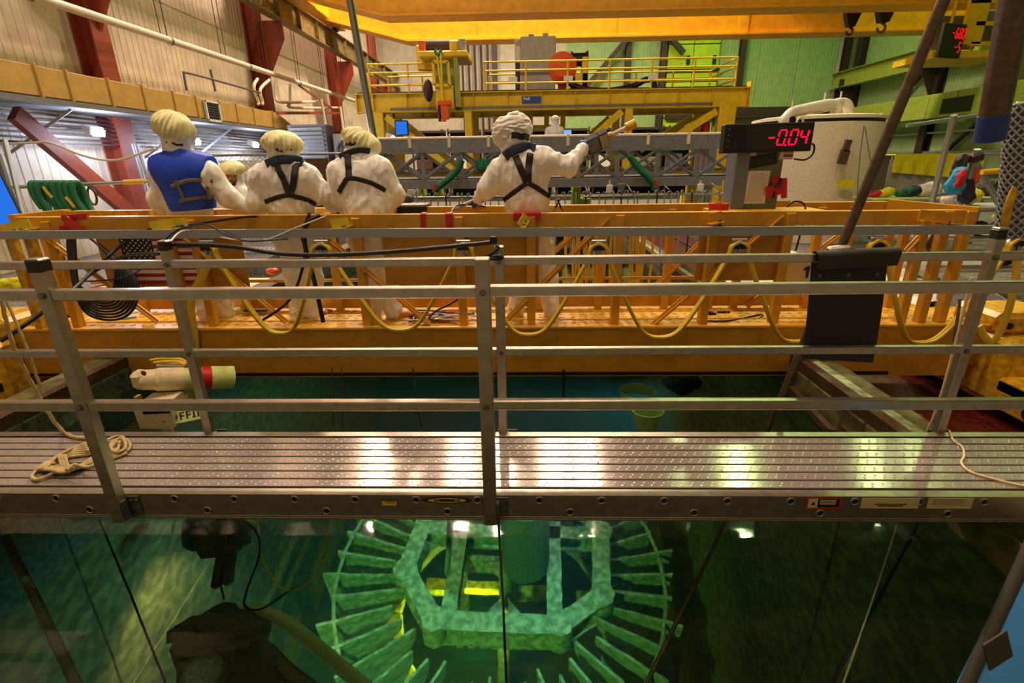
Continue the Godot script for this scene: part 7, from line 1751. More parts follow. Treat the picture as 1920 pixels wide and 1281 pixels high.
# ---------------------------------------------------------------- aluminium plank with its guard rails, in front
func plank() -> void:
	var z0 := -2.063
	var z1 := -2.674
	var x0 := -4.6
	var x1 := 3.1
	var t := thing("scaffold_plank", "long ribbed aluminium scaffold plank crossing the pool in front", "plank", V(-0.75, -0.15, -2.37))
	var n := 7
	var edge := 0.062
	var p := (z0 - z1 - edge * 2.0) / n
	for i in n:
		var za := z0 - edge - p * i - 0.006
		var pr := [V2(p * 0.5 - 0.006, -0.026), V2(p * 0.5 - 0.006, -0.0045)]
		pr.append(V2(p * 0.5 - 0.008, -0.002)); pr.append(V2(-p * 0.5 + 0.008, -0.002))
		pr.append(V2(-p * 0.5 + 0.006, -0.0045)); pr.append(V2(-p * 0.5 + 0.006, -0.026))
		obj("tread_board", MB.new().extrude(pr, V(x0, 0, za - p * 0.5 + 0.003), V(x1, 0, za - p * 0.5 + 0.003)), M.plank_tread, t)
	obj("groove_floor", MB.new().lim(V(x0, -0.034, z0 - 0.05), V(x1, -0.024, z1 + 0.05)), M.groove, t)
	for s: Array in [[z0, -1.0], [z1, 1.0]]:
		var z: float = s[0]
		var d: float = s[1]
		var ch := obj("side_channel", MB.new().lim(V(x0, -0.004, z), V(x1, 0.0, z + d * 0.05), 0.0015).lim(V(x0, -0.149, z + d * 0.002), V(x1, -0.002, z + d * 0.007)).lim(V(x0, -0.149, z), V(x1, -0.138, z + d * 0.06), 0.002).lim(V(x0, -0.128, z - d * 0.0005), V(x1, -0.138, z + d * 0.005), 0.001), M.plank_channel, t)
		if d < 0.0:
			for k in 18:
				for e in 2:
					if e == 1 and k % 2 == 0: continue
					var at := V(-2.661 + k * 0.3025 + e * 0.151, -0.029 if e == 0 else -0.098, z)
					obj("rung_end", MB.new().lathe([V2(0.0125, -0.006), V2(0.0125, 0.0005), V2(0.018, 0.0035), V2(0.0215, 0.001), V2(0.0215, -0.004)], Transform3D(Basis(Vector3.RIGHT, PI / 2), at), 16), M.plank_channel, ch)
					obj("rung_bore", MB.new().lathe([V2(0, 0.0006), V2(0.0145, 0.0014)], Transform3D(Basis(Vector3.RIGHT, PI / 2), at), 14), M.groove, ch)
			plank_marks(ch, z)
	# raised grip dimples
	var mm := MultiMesh.new()
	mm.transform_format = MultiMesh.TRANSFORM_3D
	mm.mesh = MB.new().lathe([V2(0.0066, 0), V2(0.0056, 0.0014), V2(0.0026, 0.0024), V2(0, 0.0026)], Transform3D.IDENTITY, 7).mesh()
	var per := 120
	mm.instance_count = n * per * 2
	var c := 0
	for i in n:
		var za := z0 - edge - p * (i + 0.5)
		for k in per:
			for e in 2:
				mm.set_instance_transform(c, Transform3D(Basis.IDENTITY, V(-2.95 + k * 0.049 + e * 0.014 + (i % 2) * 0.006 + 0.75, 0.148, za + 2.37 + (0.012 if e == 0 else -0.008))))
				c += 1
	var mi := MultiMeshInstance3D.new()
	mi.name = "grip_dimples"
	mi.multimesh = mm
	mi.material_override = M.plank_dimple
	mi.set_meta("kind", "stuff")
	t.add_child(mi)
	# guard rails either side
	rail("near", z0 + 0.035, [Vector3(-2.017, 0.368, -2.03), Vector3(-0.175, 0.368, -2.03), V(2.9, 0, 0)], [1.182, 1.167, 1.12], [0.028, 0.03], "aluminium guard rail along the near edge of the plank")
	rail("far", z1 - 0.02, [Vector3(-1.946, 0.027, -2.69), Vector3(-0.141, 0.027, -2.69), Vector3(2.435, 0.028, -2.69)], [1.158, 1.11, 1.18], [0.024, 0.026], "aluminium guard rail along the far edge of the plank")
	# black tape round three post tops
	for q: Array in [[V(Vector3(-2.017, 0.368, -2.03).x, 1.152, z0 + 0.035), 0.0265, "black tape wrapped round the top of the near left rail post"], [V(Vector3(-1.946, 0.027, -2.69).x, 1.128, z1 - 0.02), 0.0215, "black tape wrapped round the top of the far left rail post"], [V(Vector3(2.435, 0.028, -2.69).x, 1.145, z1 - 0.02), 0.0215, "black tape wrapped round the top of the far right rail post"]]:
		tag(obj("tape_wrap", MB.new().obox(q[0], V(q[1] * 2.0 + 0.008, 0.055, q[1] * 2.0 + 0.012), Basis.IDENTITY, 0.006), M.black_tape), q[2], "tape")
	# lead and box on the middle post
	var bx := thing("cable_box", "small black box on the middle far rail post at the end of the long cable", "box", Vector3(-0.173, 1.057, -2.66))
	obj("box", MB.new().lim(Vector3(-0.187, 1.163, -2.66), Vector3(-0.149, 1.124, -2.66) + V(0, 0, -0.03), 0.004), M.black_iron, bx)
	obj("coil", MB.new().tube(curve([Vector3(-0.154, 1.12, -2.65), Vector3(-0.143, 1.105, -2.64), Vector3(-0.188, 1.074, -2.63), Vector3(-0.199, 1.057, -2.63), Vector3(-0.14, 1.069, -2.62), Vector3(-0.127, 1.053, -2.63), Vector3(-0.181, 1.057, -2.6)], 6), 0.009, 7), M.black_cable, bx)
	tag(obj("post_lead", MB.new().tube(curve([Vector3(-0.207, 1.046, -2.66), Vector3(-0.212, 0.709, -2.66), Vector3(-0.202, 0.185, -2.66), Vector3(-0.189, 0.004, -2.68)], 6), 0.006, 6), M.black_cable), "black lead running down beside the middle far rail post", "lead")
	# draped black cover
	var cv := thing("rubber_cover", "dark rubber sheet folded over the far guard rail at the right", "cover", Vector3(1.799, 0.42, -2.73))
	var a: Vector3 = Vector3(1.517, 1.052, -2.66)
	var b: Vector3 = Vector3(1.936, 1.071, -2.66)
	var e0: Vector3 = Vector3(1.595, 0.435, -2.76)
	var e1: Vector3 = Vector3(2.004, 0.407, -2.76)
	var m0: Vector3 = Vector3(1.536, 0.955, -2.74)
	var m1: Vector3 = Vector3(1.936, 0.963, -2.74)
	obj("back_sheet", MB.new().grid(func(u: float, w: float) -> Vector3: return m0.lerp(m1, u).lerp(e0.lerp(e1, u), w) + V(0, 0.05 * (1.0 - w), 0.012 * sin(w * 3.0)) , 8, 16, 0.006), M.black_rubber, cv)
	var f0: Vector3 = Vector3(1.52, 0.978, -2.64)
	var f1: Vector3 = Vector3(1.921, 0.997, -2.64)
	obj("front_flap", MB.new().grid(func(u: float, w: float) -> Vector3:
		var top := a.lerp(b, u)
		var r := V(0, 0.002, -0.055)
		if w < 0.4: return top + r * (1.0 - w / 0.4) + V(0, 0.012 * sin(w / 0.4 * PI), 0.012 * w / 0.4)
		return (top + V(0, 0, 0.012)).lerp(f0.lerp(f1, u), (w - 0.4) / 0.6), 8, 14, 0.005), M.black_rubber, cv)
	for k in 3: obj("eyelet", MB.new().lathe([V2(0.004, 0), V2(0.009, 0), V2(0.009, 0.003), V2(0.004, 0.003)], Transform3D(Basis(Vector3.RIGHT, PI / 2), [Vector3(1.572, 0.934, -2.7), Vector3(1.723, 0.935, -2.7), Vector3(1.871, 0.937, -2.7)][k]), 12), M.dull_steel, cv)
	# brown tool pole standing behind the rail, with its socket
	var tp := thing("tool_pole_brown", "long brown tool pole slanting down past the black cover into the pool", "pole", Vector3(1.573, -0.118, -2.95))
	obj("upper_shaft", MB.new().rod(Vector3(1.705, 1.076, -2.78), Vector3(1.831, 2.242, -2.6), 0.024, 14, 0.026), M.tool_brown, tp)
	obj("lower_shaft", MB.new().rod(Vector3(1.584, -0.267, -3), Vector3(1.705, 1.076, -2.78), 0.017, 12, 0.02), M.tool_brown, tp)
	obj("tape_collar", MB.new().obox(Vector3(1.678, 1.068, -2.76), V(0.11, 0.03, 0.05), Basis(Vector3.BACK, 0.1), 0.01), M.white_tape, tp)
	obj("red_lead", MB.new().tube(curve([Vector3(1.61, 1.07, -2.75), Vector3(1.637, 1.049, -2.74), Vector3(1.722, 1.069, -2.75), Vector3(1.803, 1.057, -2.75)], 5), 0.005, 6), M.cloth_red, tp)
	# bright steel tube held by the third worker
	tag(obj("steel_tube", MB.new().rod(Vector3(-1.476, 2.945, -4.93), Vector3(-1.361, 1.608, -4.9), 0.032, 14).rod(Vector3(-1.361, 1.608, -4.9), Vector3(-1.329, 1.086, -4.88), 0.03, 14), M.steel), "bright steel tube rising past the third worker's yellow cap", "tube")
	# ropes
	var rp := thing("rope_coil", "coiled pale rope lying on the plank by the near left post", "rope", Vector3(-2.485, 0, -2.366))
	var y := 0.012
	var turns := MB.new()
	for k in 7:
		var g := (k - 3) * 0.013
		var lift := 0.010 + k * 0.004
		turns.rope(curve([Vector3(-2.582, 0, -2.233) + V(g, lift, g * 0.4), Vector3(-2.606, 0, -2.344) + V(g * 0.6, lift, -g * 0.5), Vector3(-2.541, 0, -2.431) + V(0, lift, -g * 1.3), Vector3(-2.408, 0, -2.46) + V(-g, lift, -g * 0.9), Vector3(-2.328, 0, -2.421) + V(-g * 1.6, lift, 0), Vector3(-2.336, 0, -2.325) + V(-g, lift, g), Vector3(-2.41, 0, -2.244) + V(0, lift, g * 1.2), Vector3(-2.535, 0, -2.253) + V(g, lift, g), Vector3(-2.582, 0, -2.233) + V(g, lift, g * 0.4)], 10), 0.009)
	turns.rope(curve([Vector3(-2.483, 0.02, -2.219), Vector3(-2.53, 0.012, -2.163), Vector3(-2.591, 0.012, -2.191), Vector3(-2.614, 0.012, -2.26), Vector3(-2.546, 0.03, -2.288)], 10), 0.0095)
	for k in 3: turns.rope(curve([Vector3(-2.604, 0, -2.376) + V(k * 0.016, 0.012, 0), Vector3(-2.551, 0, -2.324) + V(k * 0.016, 0.045, 0), Vector3(-2.468, 0, -2.243) + V(k * 0.016, 0.012, 0)], 8), 0.0095)
	obj("turn", turns, M.rope, rp)
	var ends := MB.new()
	ends.rope(curve([Vector3(-2.468, 0.02, -2.526), Vector3(-2.445, 0.012, -2.601), Vector3(-2.325, 0.012, -2.528), Vector3(-2.27, 0.012, -2.447), Vector3(-2.303, 0.02, -2.389), Vector3(-2.377, 0.03, -2.451), Vector3(-2.388, 0.02, -2.538), Vector3(-2.302, 0.03, -2.406), Vector3(-2.385, 0.02, -2.422)], 10), 0.009)
	ends.rope(curve([Vector3(-2.398, 0.03, -2.474), Vector3(-2.378, 0.03, -2.545), Vector3(-2.281, 0.03, -2.451), Vector3(-2.281, 0.03, -2.395), Vector3(-2.334, 0.04, -2.412), Vector3(-2.355, 0.045, -2.473)], 10), 0.009)
	ends.rope(curve([Vector3(-2.39, 0.05, -2.189), Vector3(-2.382, 0.055, -2.231), Vector3(-2.294, 0.055, -2.211), Vector3(-2.282, 0.05, -2.269)], 10), 0.0095)
	ends.rope(curve([Vector3(-2.462, 0.03, -2.4), Vector3(-2.487, 0.02, -2.467), Vector3(-2.423, 0.03, -2.509), Vector3(-2.332, 0.03, -2.486)], 10), 0.009)
	obj("loose_turns", ends, M.rope, rp)
	tag(obj("hanging_rope", MB.new().rope(curve([Vector3(-2.99, 0.835, -2.72), Vector3(-2.997, 0.583, -2.7), Vector3(-2.974, 0.346, -2.7), Vector3(-2.929, 0.155, -2.69), Vector3(-2.863, 0.027, -2.67), Vector3(-2.73, 0.012, -2.6), Vector3(-2.611, 0.012, -2.576)], 16), 0.011), M.rope), "pale rope hanging from the far rail at the left edge down onto the plank", "rope")
	tag(obj("hanging_rope", MB.new().rope(curve([Vector3(-2.998, 0.827, -2.75), Vector3(-2.946, 0.576, -2.72), Vector3(-2.925, 0.247, -2.7)], 20), 0.008), M.rope), "thinner pale rope beside the hanging rope at the left edge", "rope")
	tag(obj("tan_string", MB.new().tube(curve([Vector3(2.484, 0.006, -2.678), Vector3(2.423, 0.006, -2.57), Vector3(2.416, 0.006, -2.501), Vector3(2.354, 0.006, -2.41), Vector3(2.287, 0.006, -2.343), Vector3(2.267, 0.006, -2.261), Vector3(2.341, 0.006, -2.192), Vector3(2.449, 0.006, -2.127)], 8), 0.006, 7), M.cord_tan), "thin tan cord wriggling across the plank at the right", "cord")
	tag(obj("tan_string", MB.new().tube(curve([Vector3(2.387, 0.914, -2.72), Vector3(2.424, 0.511, -2.74), Vector3(2.445, 0.132, -2.76), Vector3(2.445, -0.052, -2.78)], 6), 0.007, 6), M.cord_tan), "tan cord hanging beside the far right rail post", "cord")
	tag(obj("post_chain", MB.new().tube(curve([Vector3(2.515, 0.748, -2.9), Vector3(2.535, 0.619, -2.9), Vector3(2.55, 0.485, -2.9)], 6), 0.008, 5), M.dull_steel), "thin chain hanging beside the far right rail post", "chain")
	# leaning case in the lower right corner
	var lc := thing("leaning_case", "blue padded case with a grey diamond patch leaning in the lower right corner", "case", Vector3(1.906, -0.462, -1.45))
	var c0: Vector3 = Vector3(1.787, 0.242, -1.5)
	var c1: Vector3 = Vector3(1.494, -0.233, -1.28)
	var c2: Vector3 = Vector3(1.905, -0.186, -1.2)
	var c3: Vector3 = Vector3(1.993, 0.287, -1.45)
	obj("shell", MB.new().grid(func(u: float, w: float) -> Vector3: return c0.lerp(c3, u).lerp(c1.lerp(c2, u), w) + V(0, 0, 0.015 * sin(u * PI) * sin(w * PI)), 8, 8, 0.05), M.case_blue, lc)
	obj("edge_trim", MB.new().rod(c0 + V(-0.008, 0, 0.02), c1 + V(-0.008, 0, 0.02), 0.02, 10), M.case_dark, lc)
	var dc: Vector3 = Vector3(1.539, 0.001, -1.27)
	var du := (c2 - c1).normalized()
	var dw := (c0 - c1).normalized()
	obj("diamond_patch", MB.new().slab([V2(0, -0.075), V2(0.05, 0.0), V2(0, 0.075), V2(-0.05, 0.0)], Transform3D(Basis(V(0.9, -0.3, 0.1).normalized(), V(0.25, 0.9, -0.2).normalized(), V(0, 0.15, 1).normalized()), dc + V(0, 0, 0.012)), 0.006), M.case_dark, lc)

func rail(_which: String, z: float, at: Array, tops: Array, half: Array, label: String) -> void:
	var t := thing("guard_rail", label, "guard rail", V(0, 0, z))
	var x := -4.4
	for k in 3:
		var px: float = at[k].x
		var s: float = half[0] if k != 1 else half[1]
		obj("post", MB.new().lim(V(px - s, -0.13, z - s), V(px + s, tops[k], z + s), 0.004), M.plank_channel, t)
		obj("foot_bracket", MB.new().lim(V(px - s - 0.01, -0.12, z - s - 0.008), V(px + 0.085, -0.01, z - s), 0.002).lim(V(px + s, -0.12, z - 0.01), V(px + s + 0.012, -0.01, z + 0.02), 0.002), M.dull_steel, t)
		for e in 4: obj("bolt", MB.new().rod(V(px + 0.045 + (e % 2) * 0.028, -0.035 - (e / 2) * 0.05, z - s + 0.006), V(px + 0.045 + (e % 2) * 0.028, -0.035 - (e / 2) * 0.05, z - s - 0.012), 0.008, 6), M.dull_steel, t)
	for y: float in [1.05, 0.53]:
		for seg: Array in [[-4.4, at[1].x], [at[1].x, 3.0]]:
			var dy := 0.004 if seg[0] > -4.0 else 0.0
			var h := 0.046 if z > -2.4 else 0.044
			obj("rail_bar", MB.new().lim(V(seg[0] + 0.001, y - h + dy, z - 0.02), V(seg[1] - 0.001, y + dy, z + 0.02), 0.004), M.aluminium, t)
		for k in 3:
			obj("bolt", MB.new().lathe([V2(0, 0), V2(0.014, 0), V2(0.014, 0.004), V2(0.009, 0.004), V2(0.009, 0.012), V2(0, 0.013)], Transform3D(Basis(Vector3.RIGHT, PI / 2), V(at[k].x, y - 0.022, z + half[1])), 10), M.dull_steel, t)

func plank_marks(ch: Node3D, z: float) -> void:
	# maker's oval, and the stickers along the side channel
	var c: Vector3 = Vector3(-0.391, -0.031, -2.06)
	c.z = z + 0.0005
	var oval := func(rx: float, ry: float, zz: float) -> MB:
		var p := []
		for k in 28: p.append(V2(signf(cos(TAU * k / 28)) * pow(absf(cos(TAU * k / 28)), 1.25) * rx, sin(TAU * k / 28) * ry))
		return MB.new().slab(p, Transform3D(Basis.IDENTITY, V(c.x, c.y, z + zz)), 0.0006)
	obj("logo_oval", oval.call(0.122, 0.02, 0.0006), M.ink, ch)
	obj("logo_field", oval.call(0.095, 0.0145, 0.0012), M.sticker_yellow, ch)
	text("lettering", "WERNER", 0.018, Transform3D(Basis(V(1.3, 0, 0), V(0.25, 1, 0), V(0, 0, 1)), c + V(0, 0, 0.0022)), M.ink, ch, false, true)
	var s := obj("sticker", MB.new().lim(Vector3(-0.713, -0.033, -2.06) + V(0, 0, -2.0) * 0.0, Vector3(-0.641, -0.061, -2.06) + V(0, 0, 0.0)).lim(Vector3(-0.713, -0.036, -2.059), Vector3(-0.641, -0.061, -2.059) + V(0, 0, 0.0006)), M.sticker_yellow, ch)
	text("lettering", "CENTER", 0.0095, Transform3D(Basis.IDENTITY, Vector3(-0.676, -0.041, -2.058)), M.ink, s, false, true)
	var w := obj("sticker", MB.new().lim(Vector3(1.342, -0.005, -2.061), Vector3(1.514, -0.072, -2.061) + V(0, 0, 0.0008)), M.sticker_red, ch)
	obj("sticker_field", MB.new().lim(Vector3(1.353, -0.013, -2.059), Vector3(1.405, -0.062, -2.059) + V(0, 0, 0.0006)), M.sticker_cream, w)
	obj("sticker_field", MB.new().lim(Vector3(1.398, -0.013, -2.059), Vector3(1.5, -0.058, -2.059) + V(0, 0, 0.0006)), M.ink, w)
	for k in 5: obj("text_line", MB.new().lim(Vector3(1.406, -0.017, -2.058) + V(0, -0.0058 * k, 0), Vector3(1.484, -0.02, -2.058) + V(-0.004 * (k % 2), -0.0058 * k, 0.0004)), M.sticker_cream, w)
	obj("symbol", MB.new().slab([V2(-0.01, -0.01), V2(0.01, -0.01), V2(0, 0.011)], Transform3D(Basis.IDENTITY, Vector3(1.377, -0.036, -2.058)), 0.0006), M.ink, w)
	var f := obj("sticker", MB.new().lim(Vector3(1.604, -0.007, -2.061), Vector3(1.876, -0.066, -2.061) + V(0, 0, 0.0008)), M.sticker_cream, ch)
	c = Vector3(1.736, -0.021, -2.06)
	obj("logo_oval", oval.call(0.045, 0.007, 0.0014), M.ink, f)
	text("lettering", "WERNER", 0.0068, Transform3D(Basis(V(1.5, 0, 0), V(0.25, 1, 0), V(0, 0, 1)), Vector3(1.734, -0.019, -2.058)), M.sticker_cream, f, false, true)
	for k in 2: obj("text_line", MB.new().lim(Vector3(1.667, -0.039, -2.059) + V(0.016 * k, -0.009 * k, 0), Vector3(1.819, -0.044, -2.059) + V(-0.016 * k, -0.009 * k, 0.0004)), M.ink, f)
	var g := obj("sticker", MB.new().lim(Vector3(1.915, -0.005, -2.061), Vector3(2.125, -0.065, -2.061) + V(0, 0, 0.0008)), M.sticker_cream, ch)
	for k in 4: obj("text_line", MB.new().lim(Vector3(1.936, -0.013, -2.059) + V(0, -0.0095 * k, 0), Vector3(2.09, -0.015, -2.059) + V(-0.01 * (k % 2), -0.0095 * k, 0.0004)), M.case_dark, g)

# ---------------------------------------------------------------- what hangs and lies in the pool
func pool_lamp(at: Vector3, dir: Vector3, label: String, energy: float, colour: String, r: float, spot: float) -> void:
	var t := thing("pool_lamp", label, "lamp", at)
	var q := MB.aim(-dir)
	var xf := Transform3D(Basis(q.x, q.z, -q.y), at)
	obj("housing", MB.new().lathe([V2(r, -0.005), V2(r * 1.02, 0.0), V2(r, r * 1.3), V2(r * 0.7, r * 1.9), V2(0, r * 2.0)], xf, 20), M.black_iron, t)
	obj("lens", MB.new().lathe([V2(0, 0.004), V2(r * 0.98, 0.005), V2(r * 0.98, 0.012), V2(0, 0.013)], xf, 20), M.lamp_pool, t)
	var l := SpotLight3D.new()
	l.name = "lamp_light"
	l.transform = Transform3D(MB.aim(-dir), dir.normalized() * 0.02)
	l.spot_angle = spot
	l.spot_angle_attenuation = 0.6
	l.spot_range = 30.0
	l.spot_attenuation = 2.0
	l.light_color = Color(colour)
	l.light_energy = energy
	l.light_size = r
	l.shadow_enabled = true
	t.add_child(l)

func pool_things() -> void:
	pool_lamp(Vector3(-3.171, -3.1, -3.919), V(-0.12, -1.0, 0.1), "glowing underwater lamp beside the upper dark gripper", 9.0, "fff0c0", 0.17, 36.0)
	pool_lamp(Vector3(1.605, -1.3, -5.05), V(-0.8, -0.8, 0.1), "black underwater floodlight glowing cyan beyond the bridge", 18.0, "8fe8f0", 0.17, 45.0)
	pool_lamp(V(-2.3, -2.4, -1.4), V(0.42, -0.85, -1.0), "underwater lamp hung below the viewer and aimed at the pale frame", 19.0, "a4ff78", 0.15, 34.0)
	pool_lamp(V(-0.6, -6.42, -4.98), V(-0.3, -1.0, -0.25), "underwater lamp tucked below the front beam of the pale frame", 6.0, "f4ff50", 0.1, 80.0)
	# the core frame with its fins
	var cy := -6.0
	var cf := thing("core_frame", "large pale green underwater frame ringed with radial fins", "frame", V(-0.37, -8.9, -5.6))
	var pts := [Vector3(-1.673, -6, -5.461), Vector3(-1.183, -6, -4.825), Vector3(0.414, -6, -4.797), Vector3(0.986, -6, -5.163), Vector3(1.093, -6, -6.101), V(0.5, -6.0, -6.85), V(-0.85, -6.0, -6.85), Vector3(-1.527, -6, -6.369)]
	for k in 8:
		var a: Vector3 = pts[k]
		var b: Vector3 = pts[(k + 1) % 8]
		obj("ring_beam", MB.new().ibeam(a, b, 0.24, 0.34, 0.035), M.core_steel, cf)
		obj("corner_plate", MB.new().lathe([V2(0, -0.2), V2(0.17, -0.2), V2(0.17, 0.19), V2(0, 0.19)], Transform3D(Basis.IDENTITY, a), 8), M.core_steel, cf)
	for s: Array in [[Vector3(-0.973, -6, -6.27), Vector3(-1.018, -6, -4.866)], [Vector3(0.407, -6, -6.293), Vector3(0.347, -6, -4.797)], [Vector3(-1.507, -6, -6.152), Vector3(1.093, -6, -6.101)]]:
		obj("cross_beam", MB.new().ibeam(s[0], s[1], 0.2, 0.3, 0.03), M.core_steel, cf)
	obj("cross_beam", MB.new().lim(Vector3(-0.934, -6.06, -5.878), Vector3(-0.255, -6.06, -5.799) + V(0, -0.3, 0)), M.core_steel, cf)
	for s: Array in [[Vector3(-1.491, -6.6, -5.854), Vector3(-1.07, -6.6, -5.653)], [Vector3(-0.919, -6.6, -5.85), Vector3(-0.336, -6.6, -5.692)], [Vector3(-0.127, -6.6, -5.791), Vector3(0.319, -6.6, -5.606)], [Vector3(0.71, -6.6, -5.711), Vector3(0.975, -6.6, -5.485)]]:
		obj("lower_plate", MB.new().lim(s[0], s[1] + V(0, -0.12, 0), 0.02), M.core_yellow, cf)
	for s: Array in [[Vector3(-0.547, -6, -5.005), Vector3(-0.333, -6, -5.251), Vector3(-0.336, -6, -4.969)], [Vector3(-0.261, -6, -5.238), Vector3(-0.025, -6, -4.961), Vector3(-0.232, -6, -4.972)], [Vector3(-0.557, -6, -5.72), Vector3(-0.33, -6, -5.774), Vector3(-0.372, -6, -5.496)], [Vector3(-0.2, -6, -5.793), Vector3(-0.098, -6, -5.578), Vector3(-0.195, -6, -5.523)]]:
		var g := MB.new()
		var d := V(0, -0.04, 0)
		g.tri(s[0], s[1], s[2]); g.tri(s[2] + d, s[1] + d, s[0] + d)
		for k in 3: g.quad(s[k] + d, s[(k + 1) % 3] + d, s[(k + 1) % 3], s[k])
		obj("gusset", g, M.core_steel, cf)
	obj("centre_post", MB.new().rod(Vector3(-0.275, -5.5, -5.446), V(-0.37, -8.9, -5.6), 0.1, 14), M.core_fin, cf)
	obj("hanging_shroud", MB.new().lathe([V2(0.02, -0.9), V2(0.32, -0.5), V2(0.32, 0.8), V2(0.29, 0.8), V2(0.29, -0.46), V2(0.02, -0.85)], Transform3D(Basis.IDENTITY, Vector3(-0.02, -5, -5.426)), 20), M.machine_grey, cf)
	for k in 10: obj("tooth", MB.new().lim(Vector3(-0.922, -6.2, -4.863) + V(k * 0.15, 0, 0), Vector3(-0.827, -6.2, -4.814) + V(k * 0.16, -0.25, 0), 0.01), M.core_steel, cf)
	var cc := V(-0.37, cy, -5.6)
	for k in 44:
		var a := TAU * k / 44.0 + 0.05
		var d := V(cos(a), 0, sin(a))
		var r0 := 1.42 + 0.1 * sin(k * 2.1)
		var r1 := 2.36 + 0.1 * sin(k * 3.7)
		var h := 0.5 + 0.08 * sin(k * 1.3)
		var fm := MB.new()
		var tw := V(-d.z, 0, d.x) * 0.018
		var o := [cc + d * r0 + V(0, 0.02, 0), cc + d * r1 + V(0, 0.06, 0), cc + d * (r1 - 0.06) + V(0, -h, 0), cc + d * (r0 + 0.25) + V(0, -h, 0), cc + d * (r0 + 0.02) + V(0, -h * 0.35, 0)]
		for i in range(1, 4): fm.tri(o[0] + tw, o[i] + tw, o[i + 1] + tw).tri(o[0] - tw, o[i + 1] - tw, o[i] - tw)
		for i in 5: fm.quad(o[i] - tw, o[(i + 1) % 5] - tw, o[(i + 1) % 5] + tw, o[i] + tw)
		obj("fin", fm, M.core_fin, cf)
	for r: Array in [[2.24, 0.02, 0.028], [1.85, -0.6, 0.06]]:
		var ring := []
		for k in 65: ring.append(cc + V(cos(TAU * k / 64) * r[0], r[1], sin(TAU * k / 64) * r[0]))
		obj("fin_ring", MB.new().tube(ring, r[2], 8), M.core_fin, cf)
	for k in 9:
		var a := 1.7 + k * 0.24
		obj("inner_pad", MB.new().obox(cc + V(cos(a) * 1.6, -0.8, sin(a) * 1.6), V(0.4, 0.1, 0.34), Basis(Vector3.UP, -a), 0.03), M.core_yellow, cf)
	obj("lower_ring", MB.new().lathe([V2(1.5, -0.1), V2(1.75, -0.1), V2(1.75, 0.1), V2(1.5, 0.1), V2(1.5, -0.1)], Transform3D(Basis.IDENTITY, cc + V(0, -1.1, 0)), 40), M.core_fin, cf)
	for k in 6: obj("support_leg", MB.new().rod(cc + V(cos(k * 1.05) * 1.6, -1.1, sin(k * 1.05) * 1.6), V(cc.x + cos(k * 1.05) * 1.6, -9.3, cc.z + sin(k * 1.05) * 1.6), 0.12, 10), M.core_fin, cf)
	# dark grippers
	var y1 := -1.0
	var gp := thing("gripper_head", "dark underwater gripper with two pointed jaws hanging under the plank", "gripper", Vector3(-1.716, -1, -2.19))
	var gx: Transform3D = Transform3D(Basis(Vector3(0.943, 0.189, -0.273), Vector3(-0.331, 0.594, -0.733), Vector3(0.023, 0.782, 0.623)), Vector3(-2.002, -1, -2.738))
	var s: float = 0.003563
	var u := gx.origin
	var out := func(pp: Array) -> Array:
		var q := []
		for e: Vector2 in pp: q.append(V2(e.x * s, -e.y * s))
		q.reverse()
		return q
	obj("body", MB.new().slab(out.call([V2(-38, -16), V2(25, -16), V2(30, 0), V2(42, 22), V2(32, 32), V2(36, 40), V2(38, 52), V2(26, 54), V2(22, 62), V2(0, 66), V2(-30, 60), V2(-42, 30), V2(-40, 10)]), gx, 0.16), M.machine_dark, gp)
	obj("lug", MB.new().slab(out.call([V2(24, 36), V2(40, 34), V2(40, 48), V2(24, 50)]), gx * Transform3D(Basis.IDENTITY, V(0, 0, 0.03)), 0.14), M.machine_dark, gp)
	obj("jaw", MB.new().slab(out.call([V2(-10, 58), V2(6, 58), V2(-6, 122), V2(-12, 126), V2(-19, 120)]), gx * Transform3D(Basis.IDENTITY, V(0, 0, 0.05)), 0.06), M.machine_dark, gp)
	obj("jaw", MB.new().slab(out.call([V2(2, 56), V2(20, 56), V2(12, 122), V2(6, 126), V2(1, 120)]), gx * Transform3D(Basis.IDENTITY, V(0, 0, 0.05)), 0.06), M.machine_dark, gp)
	obj("plate", MB.new().slab(out.call([V2(-20, -10), V2(15, -10), V2(18, 44), V2(-22, 48)]), gx * Transform3D(Basis.IDENTITY, V(0, 0, 0.15)), 0.04), M.machine_dark, gp)
	obj("upper_mast", MB.new().rod(u + V(0, 0.1, 0.0), u + V(0.0, 0.75, -0.1), 0.07, 10), M.machine_dark, gp)
	var gt := thing("manipulator_carriage", "bulky dark underwater carriage with a grey drum at the bottom left", "carriage", Vector3(-1.662, -1.6, -1.971))
	var vx: Transform3D = Transform3D(Basis(Vector3(0.965, 0.163, -0.205), Vector3(-0.259, 0.707, -0.658), Vector3(0.037, 0.688, 0.724)), Vector3(-1.755, -1.5, -2.168))
	var sv: float = 0.003085
	var o2 := func(pp: Array) -> Array:
		var q := []
		for e: Vector2 in pp: q.append(V2((e.x - 430) * sv, -(e.y - 1200) * sv))
		q.reverse()
		return q
	obj("body", MB.new().slab(o2.call([V2(360, 1136), V2(405, 1142), V2(404, 1124), V2(420, 1120), V2(442, 1128), V2(450, 1142), V2(470, 1150), V2(490, 1168), V2(508, 1182), V2(508, 1200), V2(500, 1215), V2(516, 1240), V2(522, 1310), V2(370, 1310), V2(368, 1220), V2(354, 1180), V2(362, 1160)]), vx, 0.2), M.machine_dark, gt)
	obj("flange", MB.new().slab(o2.call([V2(358, 1138), V2(400, 1142), V2(398, 1162), V2(358, 1162)]), vx * Transform3D(Basis.IDENTITY, V(0, 0, 0.18)), 0.08), M.machine_dark, gt)
